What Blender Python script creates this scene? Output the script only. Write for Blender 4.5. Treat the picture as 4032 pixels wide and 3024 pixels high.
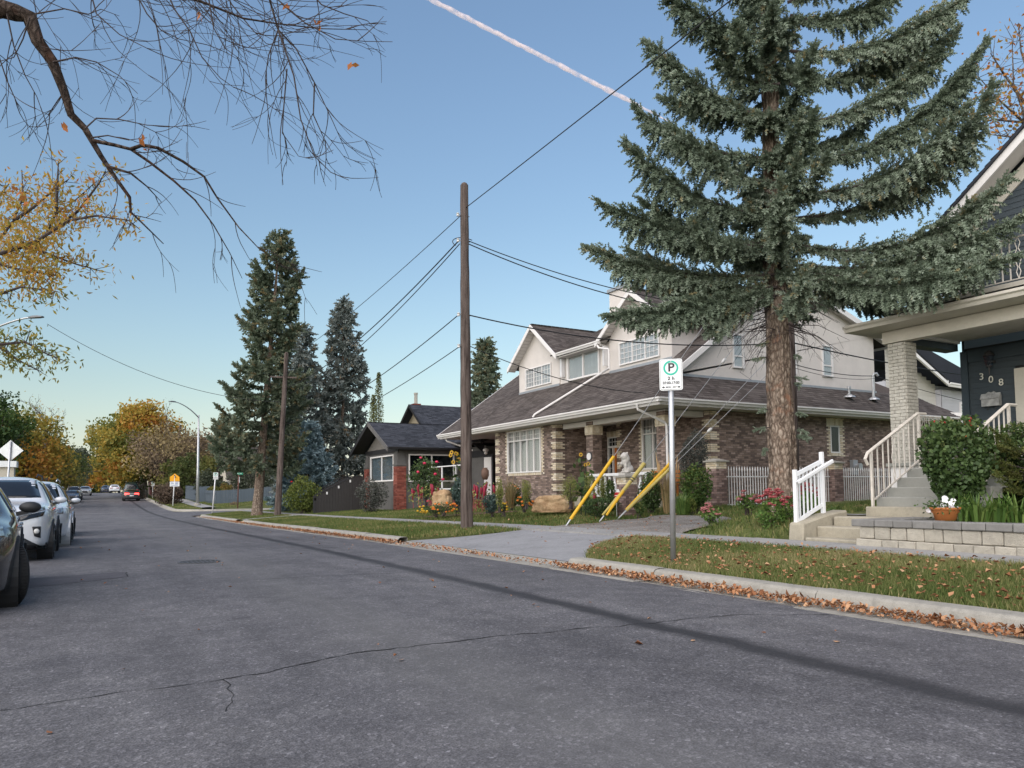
import bpy, bmesh, math, random
import numpy as np
from mathutils import Vector, Matrix
from mathutils.bvhtree import BVHTree
for _o in list(bpy.data.objects): bpy.data.objects.remove(_o)
SC = bpy.context.scene
COL = SC.collection
R = math.radians
# ---------------------------------------------------------------- camera
FPX, PCX, PCY, CAMH = 2900., 2016., 1765., 1.2
_th, _ti, _ro = R(29.7), R(3.3), R(.63)
_f0 = np.array([math.sin(_th), math.cos(_th), 0]); _r0 = np.array([math.cos(_th), -math.sin(_th), 0])
_f = _f0*math.cos(_ti)+np.array([0, 0, 1.])*math.sin(_ti); _u0 = np.cross(_r0, _f)
_r = _r0*math.cos(_ro)-_u0*math.sin(_ro); _u = _u0*math.cos(_ro)+_r0*math.sin(_ro)
CAMP = np.array([0, 0, CAMH])
cam_d = bpy.data.cameras.new('camera'); cam = bpy.data.objects.new('camera', cam_d); COL.objects.link(cam)
cam_d.sensor_width = 36; cam_d.lens = 36*FPX/4032; cam_d.shift_y = (PCY-1512)/4032
cam_d.clip_start = .05; cam_d.clip_end = 6000
_m = Matrix.Identity(4)
for i in range(3):
    _m[i][0] = _r[i]; _m[i][1] = _u[i]; _m[i][2] = -_f[i]; _m[i][3] = CAMP[i]
cam.matrix_world = _m
SC.camera = cam
# ---------------------------------------------------------------- world, sun, exposure
W = bpy.data.worlds.new('World'); SC.world = W; W.use_nodes = True
_nt = W.node_tree; _nt.nodes.clear()
SUN_AZ, SUN_EL = R(-121), R(30)          # azimuth clockwise from +Y (street direction)
sky = _nt.nodes.new('ShaderNodeTexSky'); sky.sky_type = 'NISHITA'; sky.sun_disc = False
sky.sun_elevation = SUN_EL; sky.sun_rotation = SUN_AZ; sky.altitude = 1000; sky.air_density = 2.5; sky.dust_density = .2; sky.ozone_density = 0.0
_bg = _nt.nodes.new('ShaderNodeBackground'); _bg.inputs['Strength'].default_value = .0252
_wo = _nt.nodes.new('ShaderNodeOutputWorld')
_hs = _nt.nodes.new('ShaderNodeHueSaturation'); _hs.inputs['Saturation'].default_value = .75
_tn = _nt.nodes.new('ShaderNodeMix'); _tn.data_type = 'RGBA'; _tn.blend_type = 'MULTIPLY'; _tn.inputs[0].default_value = 1; _tn.inputs[7].default_value = (.73, .98, 1.43, 1)
_nt.links.new(sky.outputs[0], _hs.inputs['Color']); _nt.links.new(_hs.outputs[0], _tn.inputs[6]); _nt.links.new(_tn.outputs[2], _bg.inputs[0])
_nt.links.new(_bg.outputs[0], _wo.inputs[0])
sun_d = bpy.data.lights.new('sun', 'SUN'); sun = bpy.data.objects.new('sun', sun_d); COL.objects.link(sun)
sun_d.energy = 1.5; sun_d.angle = R(110); sun_d.color = (1, .885, .79)
_el = SUN_EL
_sd = Vector((math.sin(SUN_AZ)*math.cos(_el), math.cos(SUN_AZ)*math.cos(_el), math.sin(_el)))
sun.rotation_euler = _sd.to_track_quat('Z', 'Y').to_euler()
SC.view_settings.view_transform = 'Standard'; SC.view_settings.look = 'None'
SC.view_settings.exposure = 2.1; SC.view_settings.gamma = 1; SC.view_settings.use_curve_mapping = False
SC.render.engine = 'CYCLES'
SC.cycles.max_bounces = 6; SC.cycles.transparent_max_bounces = 12
# ---------------------------------------------------------------- measuring helpers: photograph pixel -> place in the world
def ray(px, py): return _f+(px-PCX)/FPX*_r-(py-PCY)/FPX*_u
def onz(px, py, z): d = ray(px, py); return Vector(CAMP+d*(z-CAMH)/d[2])
def onx(px, py, x): d = ray(px, py); return Vector(CAMP+d*x/d[0])
def ony(px, py, y): d = ray(px, py); return Vector(CAMP+d*y/d[1])
def dep(px, py, D): return Vector(CAMP+ray(px, py)*D)
rng = np.random.default_rng(7); random.seed(7)
def U(a, b): return random.uniform(a, b)
def sstep(a, b, x):
    t = np.clip((x-a)/(b-a), 0, 1); return t*t*(3-2*t)
# ---------------------------------------------------------------- terrain
_gy = [-60, 10, 18, 34, 54, 70, 85, 100, 150, 175, 230, 600]
_gz = [0, 0, -.05, -.22, -.36, -.34, -.08, .35, 1.5, 1.75, 1.1, -3]
def g0(y): return np.interp(y, _gy, _gz)
def g(y):
    y = np.asarray(y, float); w = np.clip(np.abs(y)*.12, 2, 12)
    return (g0(y-w)+2*g0(y-w*.5)+3*g0(y)+2*g0(y+w*.5)+g0(y+w))/9
_cx = [-60, -12, -6.2, -4.9, -3.36, -3.2, 6.42, 6.68, 7.2, 9.25, 10.3, 12, 13.6, 16, 22, 40, 120]
_cz = [.7, .5, .3, .28, .14, .14, .14, .14, .17, .29, .31, .40, .49, .72, .8, .9, 1.0]
def T(x, y):
    x = np.asarray(x, float); y = np.asarray(y, float)
    b = g(y)+np.interp(x, _cx, _cz)
    bank = sstep(12.6, 9.4, y)*sstep(10.15, 11.6, x)*(.36-.1*sstep(12, 16, x))
    b = b+bank
    stp = sstep(6.7, 6.95, y)*sstep(8.75, 8.4, y)*sstep(11.75, 11.4, x)          # sunken strip for the garden steps
    b = b-bank*stp
    flat = sstep(8.4, 8.1, y)*sstep(10.2, 10.42, x)*(1-stp)
    b = b*(1-flat)+flat*.69-stp*.08*sstep(10.2, 10.3, x)
    return b
def Tz(x, y): return float(T(x, y))
# ---------------------------------------------------------------- mesh builder
class MB:
    def __init__(s): s.v = []; s.f = []; s.a = []; s.mi = []
    def add(s, vs, fs, val=0., mi=0):
        n = len(s.v); s.v += [tuple(p) for p in vs]
        for q in fs: s.f.append(tuple(n+i for i in q)); s.a.append(val); s.mi.append(mi)
        return s
    def hexa(s, p, val=0., mi=0):       # 8 points: bottom 4, top 4
        return s.add(p, [(0, 3, 2, 1), (4, 5, 6, 7), (0, 1, 5, 4), (1, 2, 6, 5), (2, 3, 7, 6), (3, 0, 4, 7)], val, mi)
    def box(s, x0, y0, z0, x1, y1, z1, val=0., mi=0):
        return s.hexa([(x0, y0, z0), (x1, y0, z0), (x1, y1, z0), (x0, y1, z0), (x0, y0, z1), (x1, y0, z1), (x1, y1, z1), (x0, y1, z1)], val, mi)
    def obox(s, o, ux, uy, uz, val=0., mi=0):   # origin corner + three edge vectors
        o, ux, uy, uz = map(Vector, (o, ux, uy, uz))
        return s.hexa([o, o+ux, o+ux+uy, o+uy, o+uz, o+ux+uz, o+ux+uy+uz, o+uy+uz], val, mi)
    def bar(s, a, b, w, h=None, up=(0, 0, 1), val=0.):
        a, b = Vector(a), Vector(b); h = h or w; d = (b-a).normalized(); upv = Vector(up)
        if abs(d.dot(upv)) > .98: upv = Vector((1, 0, 0))
        sd = d.cross(upv).normalized()*(w/2); t = sd.cross(d).normalized()*(h/2)
        return s.hexa([a-sd-t, a+sd-t, b+sd-t, b-sd-t, a-sd+t, a+sd+t, b+sd+t, b-sd+t], val)
    def tube(s, pts, rad, n=8, cap=True, val=0.):
        pts = [Vector(p) for p in pts]; k = len(pts)
        if not hasattr(rad, '__len__'): rad = [rad]*k
        base = len(s.v); prev = None
        for i, p in enumerate(pts):
            d = (pts[min(i+1, k-1)]-pts[max(i-1, 0)]).normalized()
            if prev is None:
                e = d.cross(Vector((0, 0, 1)));  e = e if e.length > .05 else d.cross(Vector((1, 0, 0)))
            else: e = prev-d*prev.dot(d)
            e.normalize(); prev = e; f = d.cross(e)
            for j in range(n):
                t = 2*math.pi*j/n; s.v.append(tuple(p+(e*math.cos(t)+f*math.sin(t))*rad[i]))
        for i in range(k-1):
            for j in range(n):
                s.f.append((base+i*n+j, base+i*n+(j+1) % n, base+(i+1)*n+(j+1) % n, base+(i+1)*n+j)); s.a.append(val); s.mi.append(0)
        if cap:
            s.f.append(tuple(base+j for j in reversed(range(n)))); s.f.append(tuple(base+(k-1)*n+j for j in range(n))); s.a += [val, val]; s.mi += [0, 0]
        return s
    def lathe(s, prof, c=(0, 0, 0), n=16, val=0., sq=False):   # prof: (r, z)
        c = Vector(c); base = len(s.v); off = math.pi/4 if sq else 0
        for r, z in prof:
            for j in range(n):
                t = 2*math.pi*j/n+off; s.v.append((c.x+r*math.cos(t), c.y+r*math.sin(t), c.z+z))
        for i in range(len(prof)-1):
            for j in range(n):
                s.f.append((base+i*n+j, base+i*n+(j+1) % n, base+(i+1)*n+(j+1) % n, base+(i+1)*n+j)); s.a.append(val); s.mi.append(0)
        s.f.append(tuple(base+j for j in reversed(range(n)))); s.f.append(tuple(base+(len(prof)-1)*n+j for j in range(n))); s.a += [val]*2; s.mi += [0, 0]
        return s
    def prism(s, poly, ext, val=0., mi=0):      # poly: 3D points in order, extruded by vector
        p = [Vector(q) for q in poly]; e = Vector(ext); n = len(p)
        fs = [tuple(reversed(range(n))), tuple(range(n, 2*n))]+[(i, (i+1) % n, n+(i+1) % n, n+i) for i in range(n)]
        return s.add(p+[q+e for q in p], fs, val, mi)
    def ell(s, c, r, n=10, m=6, val=0., jit=0.):
        base = len(s.v); c = Vector(c); r = r if hasattr(r, '__len__') else (r, r, r)
        s.v.append((c.x, c.y, c.z-r[2]))
        for i in range(1, m):
            ph = -math.pi/2+math.pi*i/m
            for j in range(n):
                t = 2*math.pi*j/n; k = 1+U(-jit, jit)
                s.v.append((c.x+r[0]*math.cos(ph)*math.cos(t)*k, c.y+r[1]*math.cos(ph)*math.sin(t)*k, c.z+r[2]*math.sin(ph)*k))
        s.v.append((c.x, c.y, c.z+r[2])); top = len(s.v)-1; fs = []
        for j in range(n): fs.append((base, base+1+(j+1) % n, base+1+j)); fs.append((top, base+1+(m-2)*n+j, base+1+(m-2)*n+(j+1) % n))
        for i in range(m-2):
            for j in range(n): fs.append((base+1+i*n+j, base+1+i*n+(j+1) % n, base+1+(i+1)*n+(j+1) % n, base+1+(i+1)*n+j))
        s.f += fs; s.a += [val]*len(fs); s.mi += [0]*len(fs); return s
    def build(s, name, mat, parent=None, smooth=False, world=True, kind=None, bevel=0):
        me = bpy.data.meshes.new(name); v = np.array(s.v, float)
        org = Vector((0, 0, 0))
        if parent is not None and world: org = worldloc(parent)
        if parent is None and world and len(v): 
            org = Vector((float(v[:, 0].mean()), float(v[:, 1].mean()), float(v[:, 2].min())))
        v = v-np.array(org)
        me.from_pydata(v.tolist(), [], s.f)
        if any(s.a): at = me.attributes.new('v', 'FLOAT', 'FACE'); at.data.foreach_set('value', np.array(s.a, np.float32))
        for m_ in (mat if isinstance(mat, (list, tuple)) else [mat]): me.materials.append(m_)
        if any(s.mi): me.polygons.foreach_set('material_index', np.array(s.mi, np.int32))
        if smooth: me.polygons.foreach_set('use_smooth', [True]*len(me.polygons))
        me.update()
        o = bpy.data.objects.new(name, me); COL.objects.link(o)
        if parent is not None: o.parent = parent
        else: o.location = org
        if kind: o['kind'] = kind
        if bevel:
            b = o.modifiers.new('b', 'BEVEL'); b.width = bevel; b.segments = 1; b.limit_method = 'ANGLE'
        return o
def worldloc(o):
    l = Vector(o.location)
    while o.parent: o = o.parent; l += Vector(o.location)
    return l
def tag(o, label, cat, group=None, kind=None):
    o['label'] = label; o['category'] = cat
    if group: o['group'] = group
    if kind: o['kind'] = kind
    return o
def thing(name, label, cat, loc=(0, 0, 0), group=None, rz=0.):
    o = bpy.data.objects.new(name, None); COL.objects.link(o); o.location = loc; o.rotation_euler = (0, 0, rz); o.empty_display_size = .2
    return tag(o, label, cat, group)
def struct(o): o['kind'] = 'structure'; return o
def inst(name, me, parent, loc, rot=None, scale=None):
    o = bpy.data.objects.new(name, me); COL.objects.link(o)
    if parent is not None: o.parent = parent
    o.location = loc
    if rot is not None: o.rotation_euler = rot
    if scale is not None: o.scale = scale
    return o
def copy_tree(o, parent=None):
    c = o.copy(); COL.objects.link(c); c.parent = parent
    for ch in o.children: copy_tree(ch, c)
    return c
def npmesh(name, verts, faces, mat, parent=None, vals=None, kind=None, smooth=False, loc=None):
    """verts (n,3) array in world space, faces (m,k) int array"""
    me = bpy.data.meshes.new(name); n, (m, k) = len(verts), faces.shape
    org = np.array(worldloc(parent)) if parent is not None else (np.array(loc) if loc is not None else np.zeros(3))
    me.vertices.add(n); me.vertices.foreach_set('co', (verts-org).astype(np.float32).ravel())
    me.loops.add(m*k); me.loops.foreach_set('vertex_index', faces.astype(np.int32).ravel())
    me.polygons.add(m); me.polygons.foreach_set('loop_start', np.arange(0, m*k, k, dtype=np.int32))
    if vals is not None:
        at = me.attributes.new('v', 'FLOAT', 'FACE'); at.data.foreach_set('value', np.asarray(vals, np.float32))
    if smooth: me.polygons.foreach_set('use_smooth', np.ones(m, bool))
    me.materials.append(mat); me.update(calc_edges=True)
    o = bpy.data.objects.new(name, me); COL.objects.link(o)
    if parent is not None: o.parent = parent
    elif loc is not None: o.location = loc
    if kind: o['kind'] = kind
    return o
# ---------------------------------------------------------------- materials
class NT:
    def __init__(s, name):
        s.m = bpy.data.materials.new(name); s.m.use_nodes = True; s.t = s.m.node_tree; s.t.nodes.clear()
        s.out = s.n('OutputMaterial'); s.co = None
    def n(s, typ, **kw):
        nd = s.t.nodes.new('ShaderNode'+typ)
        for k, v in kw.items():
            if k in nd.inputs.keys():
                nd.inputs[k].default_value = v
            else: setattr(nd, k, v)
        return nd
    def l(s, a, b): s.t.links.new(a, b)
    def obj(s):
        if s.co is None: s.co = s.n('TexCoord')
        return s.co.outputs['Object']
    def pos(s): return s.n('NewGeometry').outputs['Position']
    def noise(s, scale, detail=4, rough=.55, vec=None, stretch=None):
        nd = s.n('TexNoise'); nd.inputs['Scale'].default_value = scale; nd.inputs['Detail'].default_value = detail; nd.inputs['Roughness'].default_value = rough
        v = vec if vec is not None else s.obj()
        if stretch:
            mp = s.n('Mapping'); mp.inputs['Scale'].default_value = stretch; s.l(v, mp.inputs[0]); v = mp.outputs[0]
        s.l(v, nd.inputs['Vector']); return nd.outputs['Fac']
    def ramp(s, fac, stops, interp='LINEAR'):
        nd = s.n('ValToRGB'); cr = nd.color_ramp; cr.interpolation = interp
        while len(cr.elements) < len(stops): cr.elements.new(.5)
        for e, (p, c) in zip(cr.elements, stops): e.position = p; e.color = (*c, 1) if len(c) == 3 else c
        s.l(fac, nd.inputs[0]); return nd.outputs[0]
    def mix(s, a, b, fac, mode='MIX'):
        nd = s.n('Mix', data_type='RGBA', blend_type=mode)
        for sock, val in ((nd.inputs[0], fac), (nd.inputs[6], a), (nd.inputs[7], b)):
            if hasattr(val, 'links'): s.l(val, sock)
            elif isinstance(val, (int, float)): sock.default_value = val if sock == nd.inputs[0] else (val, val, val, 1)
            else: sock.default_value = (*val, 1)
        return nd.outputs[2]
    def math(s, op, a, b=None, c=None, clamp=False):
        nd = s.n('Math', operation=op, use_clamp=clamp)
        for i, val in enumerate((a, b, c)):
            if val is None: continue
            if hasattr(val, 'links'): s.l(val, nd.inputs[i])
            else: nd.inputs[i].default_value = val
        return nd.outputs[0]
    def attr(s, name='v'): nd = s.n('Attribute', attribute_name=name); return nd.outputs['Fac']
    def rnd(s): return s.n('ObjectInfo').outputs['Random']
    def bump(s, h, strength=.3, dist=.01):
        nd = s.n('Bump'); nd.inputs['Strength'].default_value = strength; nd.inputs['Distance'].default_value = dist; s.l(h, nd.inputs['Height']); return nd.outputs[0]
    def bsdf(s, color, rough=.8, metal=0., normal=None, spec=.4, **kw):
        b = s.n('BsdfPrincipled'); b.inputs['Roughness'].default_value = rough if not hasattr(rough, 'links') else .5
        if hasattr(rough, 'links'): s.l(rough, b.inputs['Roughness'])
        b.inputs['Metallic'].default_value = metal; b.inputs['Specular IOR Level'].default_value = spec
        if hasattr(color, 'links'): s.l(color, b.inputs['Base Color'])
        else: b.inputs['Base Color'].default_value = (*color, 1)
        if normal is not None: s.l(normal, b.inputs['Normal'])
        for k, v in kw.items(): b.inputs[k].default_value = v
        s.b = b; return b.outputs[0]
    def done(s, sh): s.l(sh, s.out.inputs[0]); return s.m
def hexc(h):
    c = [int(h[i:i+2], 16)/255 for i in (0, 2, 4)]
    return tuple(((x+.055)/1.055)**2.4 if x > .04 else x/12.92 for x in c)
def mul(c, k): return tuple(x*k for x in c)
def M(name, col, rough=.8, amt=.25, ns=6., bs=60., bstr=.15, bd=.005, metal=0., spec=.4, stretch=None, rnd=0., **kw):
    """plain procedural surface: two noises of value over a base colour, fine relief"""
    t = NT(name)
    a = t.noise(ns, 5, .6, stretch=stretch); b_ = t.noise(ns*9, 3, .6, stretch=stretch)
    f = t.math('ADD', t.math('MULTIPLY', a, .7), t.math('MULTIPLY', b_, .3))
    c = t.ramp(f, [(.28, mul(col, 1-amt)), (.72, mul(col, 1+amt))])
    if rnd: c = t.mix(c, t.ramp(t.rnd(), [(0, (1-rnd,)*3), (1, (1+rnd*.6,)*3)]), 1., 'MULTIPLY')
    nm = t.bump(t.noise(bs, 3, .6, stretch=stretch), bstr, bd) if bstr else None
    return t.done(t.bsdf(c, rough, metal, nm, spec, **kw))
def Mleaf(name, stops, rough=.6, trans=.3, spec=.3):
    t = NT(name); c = t.ramp(t.attr(), stops)
    sh = t.bsdf(c, rough, 0, None, spec)
    if trans:
        tr = t.n('BsdfTranslucent'); t.l(c, tr.inputs[0]); mx = t.n('MixShader'); mx.inputs[0].default_value = trans
        t.l(sh, mx.inputs[1]); t.l(tr.outputs[0], mx.inputs[2]); sh = mx.outputs[0]
    return t.done(sh)
def Mcar(name, col, metal=.0, rough=.25, coat=1.):
    t = NT(name)
    d = t.noise(3, 4); c = t.ramp(d, [(.3, mul(col, .92)), (.7, mul(col, 1.05))])
    return t.done(t.bsdf(c, rough, metal, None, .5, **{'Coat Weight': coat, 'Coat Roughness': .05}))
def Mglass(name, tint=(.75, .8, .82), refl=.12):
    t = NT(name); tr = t.n('BsdfTransparent'); tr.inputs[0].default_value = (*tint, 1)
    gl = t.n('BsdfGlossy'); gl.inputs['Roughness'].default_value = .02
    nz = t.bump(t.noise(1.3, 2), .03, .05); t.l(nz, gl.inputs['Normal'])
    lw = t.n('LayerWeight'); lw.inputs[0].default_value = .5; fr = t.math('MULTIPLY', t.math('POWER', lw.outputs['Facing'], 4.), .8)
    mx = t.n('MixShader'); t.l(t.math('ADD', fr, refl, clamp=True), mx.inputs[0]); t.l(tr.outputs[0], mx.inputs[1]); t.l(gl.outputs[0], mx.inputs[2])
    return t.done(mx.outputs[0])
# ================================================================ materials for the ground
def _asphalt():
    t = NT('asphalt'); p = t.pos(); sp = t.n('SeparateXYZ'); t.l(p, sp.inputs[0]); X = sp.outputs[0]
    big = t.noise(.35, 5, .6, vec=p); mid = t.noise(3.1, 4, .6, vec=p); fine = t.noise(95, 2, .6, vec=p)
    vor = t.n('TexVoronoi'); vor.inputs['Scale'].default_value = 52; t.l(p, vor.inputs['Vector'])
    st = t.noise(2.2, 5, .65, vec=p, stretch=(1, .12, 1))
    base = t.ramp(t.math('ADD', t.math('MULTIPLY', big, .55), t.math('MULTIPLY', mid, .45)), [(.36, (.076, .074, .080)), (.5, (.106, .103, .109)), (.64, (.140, .136, .140))])
    base = t.mix(base, t.ramp(fine, [(.3, (.45,)*3), (.5, (1,)*3), (.72, (1.75,)*3)]), .8, 'MULTIPLY')
    base = t.mix(base, t.ramp(t.n('SeparateColor').outputs[0] if False else vor.outputs['Color'], [(0, (.60,)*3), (.72, (1.,)*3), (.9, (1.5,)*3), (1, (2.6,)*3)]), .9, 'MULTIPLY')
    base = t.mix(base, t.ramp(st, [(.35, (.86,)*3), (.65, (1.12,)*3)]), 1., 'MULTIPLY')
    # tar-sealed seam along the parking lane, ragged edges, and a paler wheel track beside it
    wob = t.math('MULTIPLY', t.math('SUBTRACT', t.noise(1.1, 6, .7, vec=p), .5), .30)
    d = t.math('ABSOLUTE', t.math('SUBTRACT', t.math('ADD', X, wob), 4.32))
    band = t.math('SUBTRACT', 1, t.math('SMOOTHSTEP', d, .07, .21) if False else t.math('MULTIPLY', t.math('SUBTRACT', d, .06), 7., clamp=True))
    base = t.mix(base, (.022, .022, .025), t.math('MULTIPLY', band, t.ramp(st, [(.3, (.72,)*3), (.6, (.95,)*3)])))
    d2 = t.math('ABSOLUTE', t.math('SUBTRACT', t.math('ADD', X, wob), 2.15))
    tr = t.math('SUBTRACT', 1, t.math('MULTIPLY', d2, 1.3, clamp=True))
    base = t.mix(base, (.15, .148, .142), t.math('MULTIPLY', tr, .30))
    oil = t.ramp(t.noise(1.9, 3, .5, vec=p), [(.66, (0, 0, 0)), (.74, (1, 1, 1))])
    base = t.mix(base, (.035, .035, .04), t.math('MULTIPLY', oil, .4))
    h = t.math('ADD', fine, t.math('MULTIPLY', vor.outputs['Distance'], .6))
    return t.done(t.bsdf(base, .82, 0, t.bump(h, .55, .006), .35))
def _concrete(name, col, dirt=.5):
    t = NT(name); p = t.pos()
    a = t.noise(1.2, 5, .62, vec=p); b_ = t.noise(14, 4, .6, vec=p); c_ = t.noise(160, 2, .5, vec=p)
    c = t.ramp(t.math('ADD', t.math('MULTIPLY', a, .6), t.math('MULTIPLY', b_, .4)), [(.3, mul(col, .68)), (.5, col), (.72, mul(col, 1.18))])
    c = t.mix(c, t.ramp(c_, [(.3, (.75,)*3), (.7, (1.2,)*3)]), .7, 'MULTIPLY')
    s_ = t.ramp(t.noise(5, 5, .7, vec=p), [(.55, (0, 0, 0)), (.75, (1, 1, 1))])
    c = t.mix(c, mul(col, .45), t.math('MULTIPLY', s_, dirt))
    return t.done(t.bsdf(c, .9, 0, t.bump(t.math('ADD', b_, c_), .25, .006), .25))
def _soil():
    t = NT('lawn_soil'); p = t.pos()
    a = t.noise(.8, 5, .6, vec=p); b_ = t.noise(9, 5, .65, vec=p); c_ = t.noise(70, 3, .6, vec=p)
    c = t.ramp(t.math('ADD', t.math('MULTIPLY', a, .45), t.math('MULTIPLY', b_, .55)), [(.3, (.06, .072, .025)), (.5, (.10, .118, .038)), (.72, (.19, .16, .075))])
    c = t.mix(c, t.ramp(c_, [(.3, (.55,)*3), (.7, (1.35,)*3)]), .8, 'MULTIPLY')
    return t.done(t.bsdf(c, .95, 0, t.bump(c_, .6, .02), .15))
MAT = {}
MAT['asphalt'] = _asphalt()
MAT['side'] = _concrete('sidewalk_concrete', (.28, .275, .265), .25)
MAT['curb'] = _concrete('curb_concrete', (.30, .285, .25), .45)
MAT['apron'] = _concrete('apron_concrete', (.25, .25, .255), .25)
MAT['step'] = _concrete('step_concrete', (.33, .30, .235), .4)
MAT['stepgrey'] = M('painted_step', (.26, .26, .235), .8, .12, 3, 90, .1)
MAT['soil'] = _soil()
MAT['tar'] = M('crack_tar', (.012, .012, .013), .9, .3)
MAT['iron'] = M('cast_iron', (.085, .083, .085), .6, .4, 20, 60, .4, metal=.6)
def _gravel():
    t = NT('gravel'); p = t.pos()
    v = t.n('TexVoronoi'); v.inputs['Scale'].default_value = 45; t.l(p, v.inputs['Vector'])
    c = t.ramp(v.outputs['Color'], [(0, (.12, .11, .1)), (.5, (.22, .205, .19)), (1, (.36, .34, .32))])
    c = t.mix(c, t.ramp(t.noise(1.5, 5, vec=p), [(.35, (.8, .75, .68)), (.65, (1.1,)*3)]), 1., 'MULTIPLY')
    return t.done(t.bsdf(c, .95, 0, t.bump(v.outputs['Distance'], .8, .02), .2))
MAT['gravel'] = _gravel()
# ================================================================ ground sheets
def sheet(name, xs, ys, zf, mat, flip=False):
    xs = np.asarray(xs, float); ys = np.asarray(ys, float)
    XX, YY = np.meshgrid(xs, ys); ZZ = zf(XX, YY)
    v = np.stack([XX, YY, ZZ], -1).reshape(-1, 3); nx, ny = len(xs), len(ys)
    i = np.arange(nx-1)[None, :]+np.arange(ny-1)[:, None]*nx
    f = np.stack([i, i+1, i+1+nx, i+nx], -1).reshape(-1, 4)
    return struct(npmesh(name, v, f, mat, smooth=True))
YS = np.concatenate([np.arange(-40, 60, 1.), np.arange(60, 200, 2.5), np.arange(200, 620, 20)])
def road_z(x, y): return g(y)-.012*np.abs(x-1.6)/4.8+.012
ROADL = -3.2
SX0, SX1 = 58.0, 70.0
def gz_(x, y):
    z = T(x, y)-.03
    cut = ((x > ROADL-.35) & (x < 6.75)) | ((y > SX0-1.2) & (y < SX1+1.2) & (x > 4))
    gr = ((y > 9.) & (y < 17.6) & (x > 6.4) & (x < 9.5))
    return np.where(cut, g(y)-.35, np.where(gr, z-.2, z))
gx = np.unique(np.concatenate([np.array([-1500, -400, -120, -60, -30, -20, -14]), np.arange(-10, 9.9, .35), np.arange(9.9, 12.3, .12), np.arange(12.3, 22, .35), np.arange(22, 60, 2.), np.array([80, 120, 200, 400, 1500])]))
gyv = np.unique(np.concatenate([np.array([-1500, -400, -100, -40, -20, -10]), np.arange(-4, 6.4, .5), np.arange(6.4, 9.2, .12), np.arange(9.2, 56, .5), np.arange(56, 70, .4), np.arange(70, 240, 4.), np.array([300, 400, 600, 1500, 3500])]))
sheet('ground', gx, gyv, gz_, MAT['soil'])
road = sheet('road', np.linspace(ROADL, 6.2, 14), YS, road_z, MAT['asphalt'])
sheet('cross_street', np.arange(6.2, 90, 2.), np.linspace(SX0, SX1, 8), lambda x, y: g(y)-.004+0*x+.004*np.clip((x-6.2)/3, 0, 1), MAT['asphalt'])
# road marks: cracks, patch outline, manhole
def ribbon(name, pts, w, mat, parent, zoff=.003, jit=.03, seed=1):
    rs = random.Random(seed); P = []
    for a, b in zip(pts[:-1], pts[1:]):
        n = max(2, int((b-a).length/.07))
        for i in range(n): P.append(a.lerp(b, i/n))
    P.append(pts[-1]); mb = MB(); off = 0; L = []
    for i, p in enumerate(P):
        d = (P[min(i+1, len(P)-1)]-P[max(i-1, 0)]); n_ = Vector((-d.y, d.x, 0)).normalized()
        off = off*.82+rs.uniform(-jit, jit); ww = w*rs.uniform(.25, 1.2)
        c = p+n_*off; L.append((c+n_*ww, c-n_*ww))
    vs = [];
    for a, b in L:
        for q in (a, b): vs.append((q.x, q.y, float(road_z(q.x, q.y))+zoff))
    mb.add(vs, [(2*i, 2*i+1, 2*i+3, 2*i+2) for i in range(len(L)-1)])
    return mb.build(name, mat, parent)
def vz(pts): return [onz(x/.5486, y/.5486, 0.) for x, y in pts]
ribbon('crack', vz([(0, 1540), (220, 1508), (400, 1483), (480, 1470)]), .006, MAT['tar'], road, seed=2)
ribbon('crack', vz([(480, 1470), (640, 1443), (760, 1418), (960, 1393), (1100, 1378), (1300, 1357)]), .010, MAT['tar'], road, seed=3)
ribbon('crack', vz([(1300, 1357), (1500, 1338), (1620, 1330), (1790, 1328)]), .008, MAT['tar'], road, seed=4)
ribbon('crack', vz([(478, 1472), (490, 1492), (486, 1515), (494, 1540)]), .004, MAT['tar'], road, seed=5)
ribbon('crack', vz([(548, 1253), (640, 1248), (740, 1243), (860, 1238)]), .010, MAT['tar'], road, seed=6)
ribbon('crack', vz([(60, 1270), (160, 1258), (275, 1245), (272, 1235), (230, 1233)]), .012, MAT['tar'], road, seed=7, jit=.01)
ribbon('crack', vz([(1080, 1150), (1120, 1152)]), .010, MAT['tar'], road, seed=8)
_pp = vz([(-60, 1292), (60, 1270), (275, 1246), (268, 1234), (60, 1248), (-60, 1262)]); _pm = MB(); _pm.add([(q.x, q.y, float(road_z(q.x, q.y))+.004) for q in _pp], [(0, 1, 4, 5), (1, 2, 3, 4)])
_pm.build('asphalt_patch', M('patch_asphalt', (.078, .075, .084), .9, .35, 3, 120, .6, .008), road)
_mh = onz(784, 2209, 0.); mz = float(road_z(_mh.x, _mh.y))
mc = thing('manhole_cover', 'round iron manhole cover set in the asphalt street', 'manhole cover', (_mh.x, _mh.y, mz))
MB().lathe([(.36, .0), (.36, .008), (.31, .009), (.31, .003)], (0, 0, 0), 28).build('ring', MAT['iron'], mc, world=False)
_m2 = MB().lathe([(.30, .0), (.30, .006)], (0, 0, 0), 28)
for i in range(-3, 4):
    for j in range(-3, 4):
        if i*i+j*j < 11: _m2.box(i*.078-.024, j*.078-.024, .005, i*.078+.024, j*.078+.024, .010)
_m2.build('lid', MAT['iron'], mc, world=False)
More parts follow.
